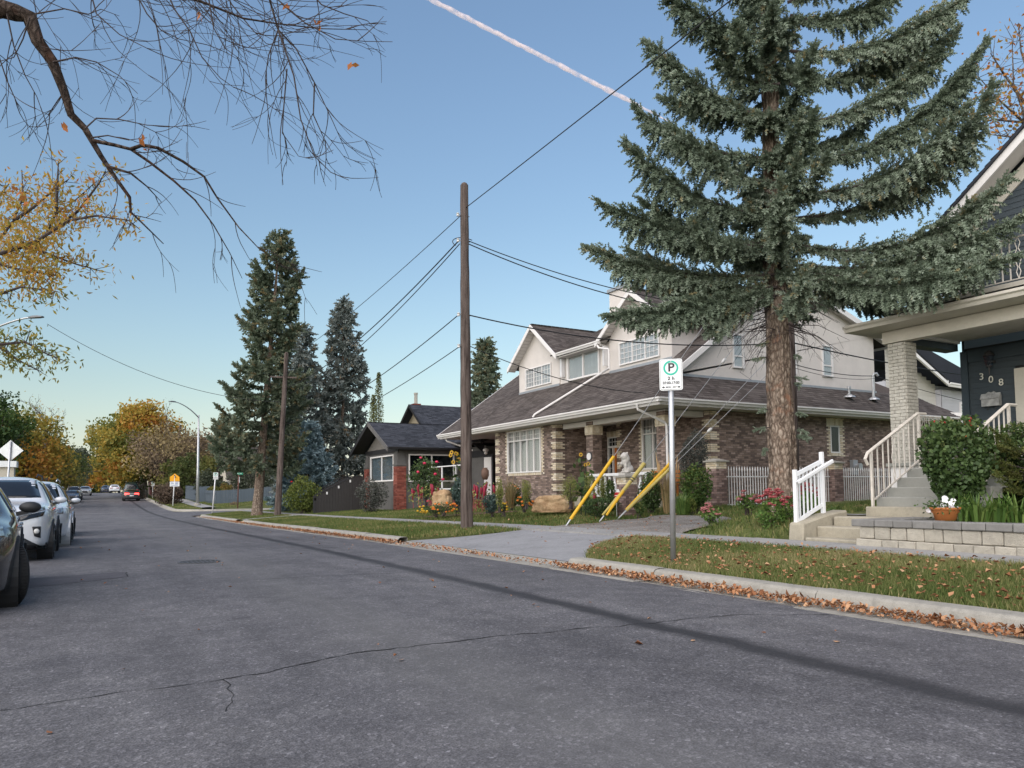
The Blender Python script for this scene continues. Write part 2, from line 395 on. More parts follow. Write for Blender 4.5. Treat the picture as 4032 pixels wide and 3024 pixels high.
# curbs --------------------------------------------------------
def offpath(path, off):
    out = []
    for i, p in enumerate(path):
        a = path[max(i-1, 0)]; b = path[min(i+1, len(path)-1)]; d = (b-a).normalized()
        out.append(p+Vector((d.y, -d.x))*off)
    return out
CPROF = [(-.30, -.05), (-.30, .004), (-.01, -.004), (.02, .02), (.055, .115), (.085, .14), (.13, .148), (.27, .150), (.29, .135), (.29, -.1)]
def curb_run(path, parent, seg=3.0, sgn=1, low=1.):
    """lofted curb and gutter along a plan path, cut into cast lengths with open joints"""
    P = []
    for a, b in zip(path[:-1], path[1:]):
        n = max(1, int((b-a).length/.5))
        for i in range(n): P.append(a.lerp(b, i/n))
    P.append(path[-1])
    step = max(2, int(seg/((P[1]-P[0]).length))); i = 0
    rings = [offpath(P, o*sgn) for o, _ in CPROF]
    while i < len(P)-1:
        j = min(i+step, len(P)-1); mb = MB(); vs = []; k = len(CPROF); dz = U(-.006, .006)
        for q in range(i, j+1):
            for c in range(k):
                w = rings[c][q]
                if q == i and i > 0: w = w.lerp(rings[c][q+1], .02)
                vs.append((w.x, w.y, float(g(w.y))+CPROF[c][1]*low+dz+U(-.002, .002)))
        fs = [(q*k+c, q*k+c+1, (q+1)*k+c+1, (q+1)*k+c) for q in range(j-i) for c in range(k-1)]
        if sgn > 0: fs = [tuple(reversed(f)) for f in fs]
        mb.add(vs, fs).build('curb_length', MAT['curb'], parent); i = j
def V2(x, y): return Vector((x, y))
def arc(cx, cy, r, a0, a1, n=8): return [V2(cx+r*math.cos(R(a0+(a1-a0)*i/n)), cy+r*math.sin(R(a0+(a1-a0)*i/n))) for i in range(n+1)]
curb = bpy.data.objects.new('curb', None); COL.objects.link(curb); struct(curb)
curb_run([V2(6.42, -20), V2(6.42, 9.6)], curb)
curb_run([V2(6.42, 16.95), V2(6.42, 38.2)], curb)
curb_run([V2(6.42, 40.), V2(6.42, 54)]+arc(10.42, 54, 4, 180, 90)[1:]+[V2(60, 58)], curb)
curb_run([V2(60, 70), V2(10.42, 70)]+arc(10.42, 74, 4, 270, 180)[1:]+[V2(6.42, 120), V2(6.42, 190)], curb, 6)
curb_run([V2(ROADL, 190), V2(ROADL, -20)], curb, 6)
# gutter pan across the driveway mouth and the walkway break
for a, b in ((9.6, 16.95), (38.2, 40.)):
    ys = np.linspace(a, b, 8); mb = MB()
    vs = [(x, y, float(g(y))+z) for y in ys for x, z in ((6.12, .004), (6.42, -.002), (6.72, .045))]
    mb.add(vs, [(3*i+c, 3*i+c+1, 3*i+c+4, 3*i+c+3) for i in range(7) for c in range(2)]).build('gutter_pan', MAT['curb'], curb)
# driveway apron, gravel drive, walkway
def poly_sheet(name, rows, mat, n=10, zo=.012, zf=None):
    """rows: list of (left point, right point) in plan"""
    mb = MB(); vs = []
    for a, b in rows:
        for i in range(n+1):
            p = Vector(a).lerp(Vector(b), i/n); z = zf(p.x, p.y) if zf else Tz(p.x, p.y); vs.append((p.x, p.y, z+zo))
    mb.add(vs, [(r*(n+1)+i, r*(n+1)+i+1, (r+1)*(n+1)+i+1, (r+1)*(n+1)+i) for r in range(len(rows)-1) for i in range(n)])
    return struct(mb.build(name, mat))
def _az(x, y): return float(g(y))+np.interp(x, [6.72, 9.25, 12], [.045, .27, .4])
_rows = []
for i in range(9):
    t = i/8; x = 6.72+t*2.55; fl = (1-t)**2
    _rows.append(((x, 17.0-1.3*(1-fl)), (x, 9.5+1.9*(1-fl))))
poly_sheet('driveway_apron', _rows, MAT['apron'], zo=.006, zf=_az)
_rows = []
for i in range(10):
    t = i/9; x = 10.26+t*3.6; _rows.append(((x, 15.9-.2*t+.25*math.sin(i*1.7)), (x, 11.2+2.2*t*t+.2*math.sin(i*2.3))))
poly_sheet('gravel_drive', _rows, MAT['gravel'], 12, .006)
poly_sheet('walkway', [((6.70, 38.25), (6.70, 39.95)), ((7.2, 38.6), (7.2, 39.7)), ((9.25, 38.7), (9.25, 39.6))], MAT['side'], 4, .012)
# sidewalk slabs
walk = bpy.data.objects.new('sidewalk', None); COL.objects.link(walk); struct(walk)
y = -12.
while y < 56.5:
    L = 1.52; mb = MB(); dz = U(-.004, .004); z0 = [float(T(xx, yy)) for xx, yy in ((9.25, y), (10.25, y), (10.25, y+L), (9.25, y+L))]
    z0 = [float(g(q))+.295+dz for q in (y, y, y+L, y+L)]
    xs = (9.25, 10.25, 10.25, 9.25); ys_ = (y+.006, y+.006, y+L-.006, y+L-.006)
    mb.hexa([(xs[i], ys_[i], z0[i]-.12) for i in range(4)]+[(xs[i], ys_[i], z0[i]+.016+(.012 if i in (1, 2) else 0)) for i in range(4)])
    mb.build('slab', MAT['side'], walk); y += L
poly_sheet('far_sidewalk', [((8.6, yy), (9.9, yy)) for yy in np.arange(72., 180, 4)], MAT['side'], 2, .02)
poly_sheet('left_sidewalk', [((-7.6, yy), (-6.3, yy)) for yy in np.arange(-10., 180, 5)], MAT['side'], 2, .02)
# ================================================================ grass and fallen leaves
MAT['grass'] = Mleaf('grass_blades', [(0, (.052, .090, .022)), (.45, (.125, .160, .045)), (.7, (.26, .235, .095)), (1, (.44, .35, .20))], .65, .25, .2)
MAT['litter'] = Mleaf('fallen_leaves', [(0, (.11, .05, .025)), (.3, (.24, .10, .045)), (.65, (.37, .175, .085)), (1, (.50, .31, .18))], .75, .1, .2)
def patch(x, y):
    return (np.sin(x*1.7+np.sin(y*.9)*2)+np.sin(y*1.3+x*.6+1)+np.sin(x*4.1+y*3.3)*.6+np.sin(x*7.7-y*6.1)*.4)/3.
def grass(name, x, y, h, w, dry=0., parent=None):
    n = len(x); z = T(x, y); a = rng.uniform(0, 6.283, n); hh = h*rng.uniform(.5, 1.3, n); ww = w*rng.uniform(.7, 1.3, n); ln = rng.normal(0, .45, (n, 2))*hh[:, None]
    v = np.empty((n, 3, 3)); dx, dy = np.cos(a)*ww, np.sin(a)*ww
    v[:, 0] = np.stack([x-dx, y-dy, z-.03], -1); v[:, 1] = np.stack([x+dx, y+dy, z-.03], -1)
    v[:, 2] = np.stack([x+ln[:, 0], y+ln[:, 1], z+hh], -1)
    val = np.clip(.36+.22*patch(x, y)+rng.normal(0, .19, n)+dry+.05, 0, 1)
    o = npmesh(name, v.reshape(-1, 3), np.arange(3*n).reshape(n, 3), MAT['grass'], vals=val); o['kind'] = 'stuff'; return o
def uni(n, x0, x1, y0, y1): return rng.uniform(x0, x1, n), rng.uniform(y0, y1, n)
def apron_cut(x, y):
    t = np.clip((x-6.72)/2.55, 0, 1); fl = (1-t)**2
    return (y > 9.5+1.9*(1-fl)-.03) & (y < 17.0-1.3*(1-fl)+.03)
x, y = uni(95000, 6.68, 9.27, .5, 11.6); k = ~apron_cut(x, y); x, y = x[k], y[k]
tag(grass('lawn_grass', x, y, .06, .0065, .10), 'short dry green lawn strip strewn with leaves below parking sign', 'grass')
x, y = uni(70000, 6.68, 9.27, 14.5, 55.5); k = ~apron_cut(x, y) & ~((y > 38.2) & (y < 40)) & ~((y > 53) & (x < 7.3)); x, y = x[k], y[k]
tag(grass('lawn_grass', x, y, .065, .012, -.02), 'green boulevard lawn strip round the near wooden utility pole', 'grass')
x, y = uni(90000, 10.27, 16.5, 8.6, 54); t_ = (x-10.26)/3.6; k = ~((x < 13.9) & (y > 11.2+2.2*t_*t_) & (y < 15.9)) & ~((x < 11.7) & (y < 8.8)); x, y = x[k], y[k]
tag(grass('lawn_grass', x, y, .07, .012, -.05), 'green front lawn between the sidewalk and the flower beds', 'grass')
x, y = uni(40000, 6.75, 18, 70.4, 110); k = ~((x > 8.55) & (x < 9.95)) & ~((x < 8.2) & (y < 72.5)); x, y = x[k], y[k]
tag(grass('lawn_grass', x, y, .08, .03, .02), 'lawn strip beyond the cross street under the street lamp', 'grass')
x, y = uni(30000, -9, -3.5, 12, 60)
tag(grass('lawn_grass', x, y, .08, .02, .0), 'lawn strip on the left side behind the parked cars', 'grass')
def leaves(name, x, y, z, size, label, tilt=.5, lift=.01):
    n = len(x); s = size*np.clip(rng.lognormal(-.15, .3, n), .4, 1.35); a = rng.uniform(0, 6.283, n)
    e1 = np.stack([np.cos(a), np.sin(a), rng.normal(0, tilt, n)], -1); e2 = np.stack([-np.sin(a), np.cos(a), rng.normal(0, tilt, n)], -1)
    up = np.array([0, 0, 1.]); c = np.stack([x, y, z+lift], -1); cu = rng.uniform(-.1, .45, n)[:, None]*s[:, None]*up
    prof = [(-.5, 0, 0), (-.15, .36, 1), (.5, 0, .3), (-.15, -.36, 1), (0.02, 0, 0)]
    v = np.stack([c+e1*(p*s)[:, None]+e2*(q*s)[:, None]+cu*r_ for p, q, r_ in prof], 1)
    f = np.array([[0, 4, 1], [1, 4, 2], [2, 4, 3], [3, 4, 0]]); fs = (np.arange(n)[:, None, None]*5+f[None]).reshape(-1, 3)
    lo = c[:, 2].copy(); m = v[:, :, 2].min(1); v[:, :, 2] += np.maximum(lo-m, 0)[:, None]
    o = npmesh(name, v.reshape(-1, 3), fs, MAT['litter'], vals=np.repeat(rng.uniform(0, 1, n)**.8, 4)); o['kind'] = 'stuff'
    return tag(o, label, 'leaves')
n = 9000; y = rng.uniform(1.5, 56, n)**1.0; y = 1.5+(y-1.5)*rng.uniform(0, 1, n)**.55; x = 6.33+np.abs(rng.normal(0, .085, n))*-1+.08
k = ~((y > 9.7) & (y < 16.9) & (rng.uniform(0, 1, n) < .75)); x, y = x[k], y[k]
leaves('gutter_leaves', x, y, g(y)+.004+rng.uniform(0, .06, len(x))*np.exp(-((x-6.36)/.1)**2), .047, 'band of orange fallen leaves heaped along the curb', .5)
x, y = uni(1500, 6.7, 9.3, 1., 11.4); k = ~apron_cut(x, y); x, y = x[k], y[k]
leaves('lawn_leaves', x, y, T(x, y)+.040, .055, 'brown fallen leaves scattered on the lawn below the parking sign', .28)
x, y = uni(2200, 6.7, 14, 11, 36); k = (rng.uniform(0, 1, len(x)) < np.exp(-np.abs(y-15.5)/6)) & ~(apron_cut(x, y) & (x < 9.3) & (rng.uniform(0, 1, len(x)) < .8)); x, y = x[k], y[k]
leaves('yard_leaves', x, y, T(x, y)+.03, .048, 'fallen leaves scattered round the driveway mouth and yard', .25)
x, y = uni(150, -2.5, 6., 3, 30)
leaves('street_leaves', x, y, road_z(x, y)+.004, .05, 'few small leaves and needles lying on the asphalt', .15, .002)
# ================================================================ building kit
MAT['stucco_cream'] = M('stucco_cream', (.60, .56, .52), .9, .08, 2.5, 120, .35, .006)
MAT['stucco_dark'] = M('stucco_dark', (.105, .102, .098), .92, .18, 2.5, 110, .5, .008)
MAT['trim_white'] = M('trim_white', (.70, .68, .66), .55, .05, 3, 40, .05)
MAT['soffit'] = M('soffit_white', (.60, .575, .55), .7, .06, 3, 40, .05)
MAT['trim_dark'] = M('trim_dark', (.022, .022, .024), .55, .2, 4, 40, .1)
MAT['white_metal'] = M('white_metal', (.66, .66, .66), .4, .06, 8, 50, .05)
MAT['galv'] = M('galvanised', (.46, .47, .48), .45, .15, 9, 80, .08, metal=.7)
MAT['flash'] = M('flashing', (.34, .36, .38), .5, .12, 5, 60, .06, metal=.4)
MAT['mortar'] = M('mortar_dark', (.10, .09, .085), .95, .15, 20, 120, .3)
MAT['glass'] = Mglass('window_glass', (.95, .96, .96), .10)
MAT['glass_dim'] = Mglass('dark_window_glass', (.7, .75, .78), .03)
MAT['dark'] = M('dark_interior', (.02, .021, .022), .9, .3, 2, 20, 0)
MAT['curtain'] = M('pale_curtain', (.42, .42, .41), .9, .12, 1.4, 20, .1, stretch=(9, 9, .4))
MAT['blind'] = M('pale_blind', (.50, .51, .52), .85, .05, 2, 20, .05)
MAT['wood_door'] = M('varnished_orange_door', (.52, .16, .03), .4, .25, 2.5, 50, .08, stretch=(12, 12, 1))
def _brick(name, dark, rnd=False):
    t = NT(name); src = t.rnd() if rnd else t.attr()
    if dark == 'mix':
        c = t.ramp(src, [(0, (.10, .076, .064)), (.2, (.178, .132, .110)), (.36, (.245, .182, .15)), (.49, (.33, .255, .22)), (.51, (.50, .41, .28)), (.75, (.62, .54, .41)), (1, (.70, .64, .53))])
    else: c = t.ramp(src, dark)
    c = t.mix(c, t.ramp(t.noise(18, 4, .7, vec=t.pos()), [(.3, (.72,)*3), (.7, (1.25,)*3)]), .8, 'MULTIPLY')
    return t.done(t.bsdf(c, .88, 0, t.bump(t.noise(70, 3, .6), .35, .006), .25))
MAT['brick'] = _brick('house_brick', 'mix')
MAT['brick_cream'] = _brick('cream_brick', [(0, (.50, .41, .28)), (.5, (.62, .54, .41)), (1, (.70, .64, .53))], True)
MAT['brick_brown'] = _brick('brown_brick', [(0, (.115, .08, .072)), (.5, (.22, .15, .132)), (1, (.33, .245, .22))], True)
MAT['brick_red'] = _brick('red_brick', [(0, (.14, .04, .03)), (.6, (.235, .07, .05)), (1, (.28, .10, .075))], True)
MAT['brick_paint'] = _brick('cream_painted_brick', [(0, (.42, .40, .35)), (1, (.50, .48, .425))], True)
def _shingle(name, lo, hi):
    t = NT(name); c = t.ramp(t.attr(), [(0, lo), (1, hi)])
    c = t.mix(c, t.ramp(t.noise(220, 2, .6), [(.3, (.6,)*3), (.7, (1.45,)*3)]), .8, 'MULTIPLY')
    c = t.mix(c, t.ramp(t.noise(.7, 4, .6), [(.3, (.85,)*3), (.7, (1.12,)*3)]), 1., 'MULTIPLY')
    return t.done(t.bsdf(c, .92, 0, t.bump(t.noise(200, 2), .4, .004), .2))
MAT['shingle_brown'] = _shingle('brown_shingle', (.060, .050, .046), (.114, .098, .090))
MAT['shingle_slate'] = _shingle('slate_shingle', (.026, .029, .036), (.056, .060, .072))
CRS, BL = .0677, .203
def brick_runs(L, z0, z1, holes=(), course=CRS, blen=BL, off=0):
    """yield (u0,u1,za,zb) for running-bond bricks on a wall of length L with rectangular holes"""
    nz = int(round((z1-z0)/course))
    for k in range(nz):
        za, zb = z0+k*course, z0+(k+1)*course; mid = (za+zb)/2
        iv = [(0, L)]
        for (a, b, c, d) in holes:
            if c < mid < d:
                nv = []
                for p, q in iv:
                    if b <= p or a >= q: nv.append((p, q)); continue
                    if a > p: nv.append((p, a))
                    if b < q: nv.append((b, q))
                iv = nv
        for p, q in iv:
            u = -(blen/2 if (k+off) % 2 else 0)
            while u < q:
                a, b = max(u, p), min(u+blen, q)
                if b-a > .03: yield a, b, za, zb
                u += blen
class Face:
    """a wall plane: origin O (low corner), unit U along it, outward N"""
    def __init__(s, O, U_, N): s.O, s.U, s.N = Vector(O), Vector(U_), Vector(N)
    def at(s, u, z, n=0.): return s.O+s.U*u+Vector((0, 0, z))+s.N*n
    def block(s, mb, u0, u1, z0, z1, n0, n1, val=0.):
        return mb.obox(s.at(u0, z0, n0), s.U*(u1-u0), Vector((0, 0, z1-z0)), s.N*(n1-n0), val) if s.U.cross(Vector((0, 0, 1))).dot(s.N) > 0 else \
            mb.obox(s.at(u1, z0, n0), s.U*(u0-u1), Vector((0, 0, z1-z0)), s.N*(n1-n0), val)
def one_brick(face, u0, u1, za, zb, mat, parent, n1=.008, cache={}, deep=.02):
    w = round(u1-u0-.010, 3); h = round(zb-za-.010, 3); key = (w, h, mat.name, abs(face.N.x) > .5)
    if key not in cache:
        mb = MB()
        if key[3]: mb.box(-deep, -w/2, -h/2, n1, w/2, h/2)
        else: mb.box(-w/2, -n1, -h/2, w/2, deep, h/2)
        me = bpy.data.meshes.new('brick'); me.from_pydata(mb.v, [], mb.f); me.materials.append(mat); cache[key] = me
    p = face.at((u0+u1)/2, (za+zb)/2)-worldloc(parent)
    o = inst('brick', cache[key], parent, p)
    if key[3] and face.N.x < 0: o.rotation_euler = (0, 0, math.pi)
    if not key[3] and face.N.y > 0: o.rotation_euler = (0, 0, math.pi)
    return o
def win(parent, face, u0, u1, z0, z1, cols, rows=(1,), fw=.055, depth=.07, muntin=None, behind='curtain', name='window', glass='glass', fmat='trim_white', sill=False, flat=False):
    """window with frame, mullions, separate panes. cols: relative widths; rows: relative heights from bottom; muntin: {(col,row):(nx,nz)}"""
    mb = MB(); F = face if not flat else Face(face.O+face.N*.036, face.U, face.N)
    F.block(mb, u0, u1, z0, z0+fw, -.03, depth-.03); F.block(mb, u0, u1, z1-fw, z1, -.03, depth-.03)
    F.block(mb, u0, u0+fw, z0+fw, z1-fw, -.03, depth-.03); F.block(mb, u1-fw, u1, z0+fw, z1-fw, -.03, depth-.03)
    cs = np.cumsum([0]+list(cols))/sum(cols); rs = np.cumsum([0]+list(rows))/sum(rows)
    ui = [u0+fw+(u1-u0-2*fw)*c for c in cs]; zi = [z0+fw+(z1-z0-2*fw)*c for c in rs]; hw = fw*.42
    for c in ui[1:-1]: F.block(mb, c-hw, c+hw, z0+fw, z1-fw, -.028, depth-.042)
    for c in zi[1:-1]: F.block(mb, u0+fw, u1-fw, c-hw, c+hw, -.027, depth-.046)
    if sill: F.block(mb, u0-.06, u1+.06, z0-.05, z0, -.03, .09)
    w = mb.build(name, MAT[fmat], parent)
    for i in range(len(ui)-1):
        for j in range(len(zi)-1):
            p = MB(); F.block(p, ui[i]+.004, ui[i+1]-.004, zi[j]+.004, zi[j+1]-.004, -.012, -.006); p.build('pane', MAT[glass], w)
            q = (muntin or {}).get((i, j)) or (muntin or {}).get(('*', j))
            if q:
                m = MB()
                for a in range(1, q[0]): c = ui[i]+(ui[i+1]-ui[i])*a/q[0]; F.block(m, c-.009, c+.009, zi[j], zi[j+1], -.004, .004)
                for a in range(1, q[1]): c = zi[j]+(zi[j+1]-zi[j])*a/q[1]; F.block(m, ui[i], ui[i+1], c-.009, c+.009, -.003, .005)
                m.build('muntin', MAT[fmat], w)
    b = MB(); F.block(b, u0+.02, u1-.02, z0+.02, z1-.02, *((-.14, -.10) if not flat else (-.034, -.026))); b.build('blind' if behind != 'dark' else 'recess', MAT[behind], w)
    return w
def shingles(name, mat, parent, O, Ud, Vd, poly, expo=.145, tab=.31, lift=.014):
    """courses of separate shingle tabs laid over a roof plane; poly in (u,v) plane metres"""
    O, Ud, Vd = Vector(O), Vector(Ud).normalized(), Vector(Vd).normalized(); N = Ud.cross(Vd).normalized()
    if N.z < 0: N = -N
    us = [p[0] for p in poly]; vs = [p[1] for p in poly]; mb = MB(); v = min(vs); row = 0
    base = [O+Ud*p[0]+Vd*p[1] for p in poly]
    mb.prism(base, N*-.05 if Ud.cross(Vd).z < 0 else N*-.05, .2)
    while v < max(vs)-.02:
        vm = min(v+expo*.5, max(vs)-.01); xs = []
        for (a, b) in zip(poly, poly[1:]+poly[:1]):
            if (a[1] <= vm) != (b[1] <= vm): xs.append(a[0]+(b[0]-a[0])*(vm-a[1])/(b[1]-a[1]))
        xs.sort()
        for p, q in zip(xs[::2], xs[1::2]):
            u = p-(row*.37 % 1)*tab
            while u < q:
                w = tab*U(.55, 1.2); a, b = max(u, p), min(u+w, q); u += w
                if b-a < .03: continue
                h0 = lift*U(.6, 1.3); e = U(0, .012)
                A = O+Ud*(a+.003)+Vd*(v-e); B = O+Ud*(b-.003)+Vd*(v-e); C_ = O+Ud*(b-.003)+Vd*(v+expo*1.05); D_ = O+Ud*(a+.003)+Vd*(v+expo*1.05)
                mb.add([A+N*.001, B+N*.001, A+N*h0, B+N*h0, C_+N*.003, D_+N*.003], [(0, 1, 3, 2), (2, 3, 4, 5)], U(.02, 1))
        v += expo; row += 1
    o = mb.build(name, mat, parent); o['kind'] = 'stuff'; return o
def gutter(parent, a, b, mat='trim_white', h=.13, d=.12, out=(-1, 0, 0), name='gutter'):
    a, b, o = Vector(a), Vector(b), Vector(out); mb = MB(); up = Vector((0, 0, 1))
    prof = [(0, -h), (d*.55, -h), (d*.7, -h*.55), (d, -h*.35), (d, 0), (d*.86, 0), (d*.86, -h*.2), (0, -h*.2)]
    pa = [a+o*x+up*z for x, z in prof]; mb.prism(pa, b-a); return mb.build(name, MAT[mat], parent)
def downspout(parent, pts, mat='trim_white', w=.075, name='downspout'):
    mb = MB(); mb.tube(pts, w*.55, 6); return mb.build(name, MAT[mat], parent)
def lap(parent, face, L, z0, z1, expo, mat, cut=None, holes=(), name='siding_board', th=.016):
    """lap siding: each board its own wedge"""
    z = z0
    while z < z1-.01:
        zt = min(z+expo, z1); u0, u1 = (cut(z+expo*.5) if cut else (0, L))
        iv = [(u0, u1)]
        for (a, b, c, d) in holes:
            if c < z+expo*.5 < d:
                nv = []
                for p, q in iv:
                    if b <= p or a >= q: nv.append((p, q)); continue
                    if a > p: nv.append((p, a))
                    if b < q: nv.append((b, q))
                iv = nv
        for p, q in iv:
            if q-p < .05: continue
            mb = MB(); pr = [face.at(p, z, 0), face.at(p, z, th), face.at(p, zt+.01, .004), face.at(p, zt+.01, 0)]
            mb.prism(pr, face.U*(q-p)); mb.build(name, mat, parent)
        z += expo
# ================================================================ brick house
HB = thing('brick_house', 'large brown brick house with cream upper gables and brown shingle roof', 'house', (17.5, 17.62, .6))
Z0, Z1 = .50, .50+48*CRS      # brick from footing to soffit
def wallF(x=None, y=None, a=0., faceN=None):
    return None
fA = Face((15.55, 28.75, 0), (0, -1, 0), (-1, 0, 0))      # bay front
fB = Face((15.55, 23.83, 0), (1, 0, 0), (0, -1, 0))       # bay return
fC = Face((18.00, 23.83, 0), (0, -1, 0), (-1, 0, 0))      # porch back
fD = Face((17.50, 22.55, 0), (0, -1, 0), (-1, 0, 0))      # wing front
fE = Face((17.50, 17.62, 0), (1, 0, 0), (0, -1, 0))       # long side
single = []
wb = MB()
def quoin(u, z, wq=.33):
    return u < wq and (int((z-Z0)/CRS+2) % 6) < 4
def lay(face, L, holes, light, singles=None):
    for u0, u1, a, b in brick_runs(L, Z0, Z1, holes):
        uc, zc = (u0+u1)/2, (a+b)/2; lt = light(uc, zc)
        if lt and singles and singles(uc, zc): single.append((face, u0, u1, a, b)); continue
        val = U(.52, 1) if lt else U(.03, .48)
        face.block(wb, u0+.005, u1-.005, a+.005, b-.005, -.012, .008+U(-.002, .002), val)
def surround(h, w=.2, zlo=.12):
    return lambda u, z: (h[0]-w < u < h[1]+w) and (h[2]-zlo < z < h[3]+.26)
# bay window hole from the photograph
wz0, wz1 = onx(2000, 1865, 15.55).z, onx(2130, 1683, 15.55).z
wA = (28.75-onx(2000, 1750, 15.55).y, 28.75-onx(2131, 1750, 15.55).y, wz0, wz1)
_sA = surround(wA, .16, .10)
lay(fA, 4.92, [wA, (wA[0]-.16, wA[1]+.16, wz1, wz1+.24), (wA[0]-.1, wA[1]+.1, wz0-.11, wz0)], lambda u, z: quoin(u, z) or quoin(4.92-u, z) or (_sA(u, z)), lambda u, z: u > 4.55)
lay(fB, 2.45, [], lambda u, z: quoin(u, z, .36), lambda u, z: True)
dz1 = 3.18
lay(fC, 1.28, [(.05, 1.23, .4, 3.30)], lambda u, z: False)
wz2, wz3 = onx(2560, 1849, 17.5).z, onx(2560, 1644, 17.5).z
wD = (22.55-21.02, 22.55-20.0, wz2, wz3); _sD = surround(wD, .2, .12)
lay(fD, 4.93, [wD, (wD[0]-.2, wD[1]+.2, wz3, wz3+.24), (wD[0], wD[1], wz2-.11, wz2)], lambda u, z: quoin(u, z, .3) or quoin(4.93-u, z) or _sD(u, z), lambda u, z: u > 4.5)
sx0, sx1 = ony(3270, 1730, 17.62).x-17.5, ony(3306, 1730, 17.62).x-17.5
sz0, sz1 = ony(3290, 1784, 17.62).z, ony(3290, 1676, 17.62).z
wE = (sx0, sx1, sz0, sz1); _sE = surround(wE, .2, .13)
lay(fE, 13.0, [wE, (sx0-.2, sx1+.2, sz1, sz1+.24), (sx0, sx1, sz0-.13, sz0)], lambda u, z: quoin(u, z, .38) or _sE(u, z), lambda u, z: u < .5)
def soldiers(face, u0, u1, z0, z1, mb):
    n = int((u1-u0)/CRS); w = (u1-u0)/n
    for i in range(n): face.block(mb, u0+i*w+.005, u0+(i+1)*w-.005, z0+.004, z1-.004, -.012, .016, U(.52, .95))
for f_, h_ in ((fA, wA), (fD, wD), (fE, wE)):
    e = .16 if f_ is fA else .2
    soldiers(f_, h_[0]-e, h_[1]+e, h_[3], h_[3]+.24, wb); soldiers(f_, h_[0], h_[1], h_[2]-.11, h_[2], wb)
soldiers(fC, .0, 1.28, 3.30, 3.52, wb)
o = wb.build('brickwork', MAT['brick'], HB); o['kind'] = 'stuff'
random.shuffle(single)
for i, s_ in enumerate(single):
    if i < 298: one_brick(*s_, MAT['brick_cream'], HB)
extra = MB()
for s_ in single[298:]: s_[0].block(extra, s_[1]+.005, s_[2]-.005, s_[3]+.005, s_[4]-.005, -.012, .008, U(.52, 1))
if extra.v: extra.build('quoin_bricks', MAT['brick'], HB)['kind'] = 'stuff'
# mortar backing walls with real openings
def backing(face, L, holes, z0=.3, z1=3.76, th=.18, mat='mortar', name='wall'):
    us = sorted({0, L, *[h[0] for h in holes], *[h[1] for h in holes]}); mb = MB()
    for a, b in zip(us[:-1], us[1:]):
        hs = [h for h in holes if h[0] <= a+1e-6 and h[1] >= b-1e-6]
        if not hs: face.block(mb, a, b, z0, z1, -th, 0)
        else:
            h = hs[0]
            if h[2] > z0: face.block(mb, a, b, z0, h[2], -th, 0)
            face.block(mb, a, b, h[3], z1, -th, 0)
    return mb.build(name, MAT[mat], HB)
backing(fA, 4.92, [wA]); backing(fB, 2.6, []); backing(fC, 1.28, [(.05, 1.23, .4, 3.30)]); backing(fD, 4.93, [wD]); backing(fE, 13.0, [wE])
backing(Face((17.5, 22.55, 0), (1, 0, 0), (0, 1, 0)), .5, [])
MB().box(15.73, 28.6, .3, 17, 28.75, 3.76).build('wall', MAT['mortar'], HB)
MB().box(18.2, 17.9, .3, 30.3, 33., 3.9).build('core', MAT['dark'], HB)
MB().box(15.75, 24.05, .3, 18.3, 28.6, 3.7).build('core', MAT['dark'], HB) if False else None
win(HB, fA, wA[0], wA[1], wA[2], wA[3], (1, 1.05, 1.05, 1.05, 1), (2.5, .72), .05, .08, {('*', 1): (4, 2)})
win(HB, fD, wD[0], wD[1], wD[2], wD[3], (1.5, 1), (2.35, 1), .06, .08, {('*', 1): (3, 2)})
win(HB, fE, wE[0], wE[1], wE[2], wE[3], (1,), (1,), .05, .04, None, 'dark', glass='glass_dim')
# front door with transom and sidelight
fr = MB(); fC.block(fr, .05, 1.23, 3.25, 3.30, -.08, .02); fC.block(fr, .05, .11, .95, 3.25, -.08, .02); fC.block(fr, .05, 1.23, 2.86, 2.94, -.08, .022); fC.block(fr, .36, .42, .95, 2.86, -.08, .021)
fC.block(fr, 1.19, 1.23, .95, 2.86, -.08, .02)
dfr = fr.build('door_frame', MAT['trim_white'], HB)
p = MB(); fC.block(p, .11, 1.23, 2.94, 3.25, -.05, -.04); p.build('transom_pane', MAT['glass_dim'], dfr)
p = MB(); fC.block(p, .11, .36, .98, 2.86, -.05, -.04); p.build('sidelight_pane', MAT['glass'], dfr)
p = MB()
for i in range(1, 6): fC.block(p, .11+1.12*i/6-.008, .11+1.12*i/6+.008, 2.94, 3.25, -.04, -.03)
fC.block(p, .11, 1.23, 3.09, 3.106, -.038, -.028); p.build('muntin', MAT['trim_white'], dfr)
p = MB()
for i in range(1, 7): fC.block(p, .11, .36, .98+1.88*i/7-.008, .98+1.88*i/7+.008, -.04, -.03)
p.build('muntin', MAT['trim_white'], dfr)
dr = MB(); fC.block(dr, .43, 1.19, .98, 2.85, -.10, -.05); door = dr.build('door', MAT['wood_door'], HB)
for a, b in ((.50, .78), (.84, 1.12)):
    p = MB(); pts = [fC.at(a, 1.75, -.045), fC.at(b, 1.75, -.045), fC.at(b, 2.45 if a < .6 else 2.45, -.045), fC.at((a+b)/2+(.07 if a < .6 else -.07), 2.66, -.045), fC.at(a, 2.45, -.045)]
    p.prism(pts, Vector((.012, 0, 0))); p.build('door_glass', MAT['glass_dim'], door)
    for c, d in ((1.08, 1.35), (1.42, 1.66)): p = MB(); fC.block(p, a, b, c, d, -.05, -.035); p.build('panel', MAT['wood_door'], door)
MB().ell(fC.at(.50, 1.62, -.01), .03).build('handle', MAT['iron'], door, True)
MB().box(18.15, 22.3, .9, 18.2, 24, 3.5).build('hall_shade', MAT['dark'], HB)
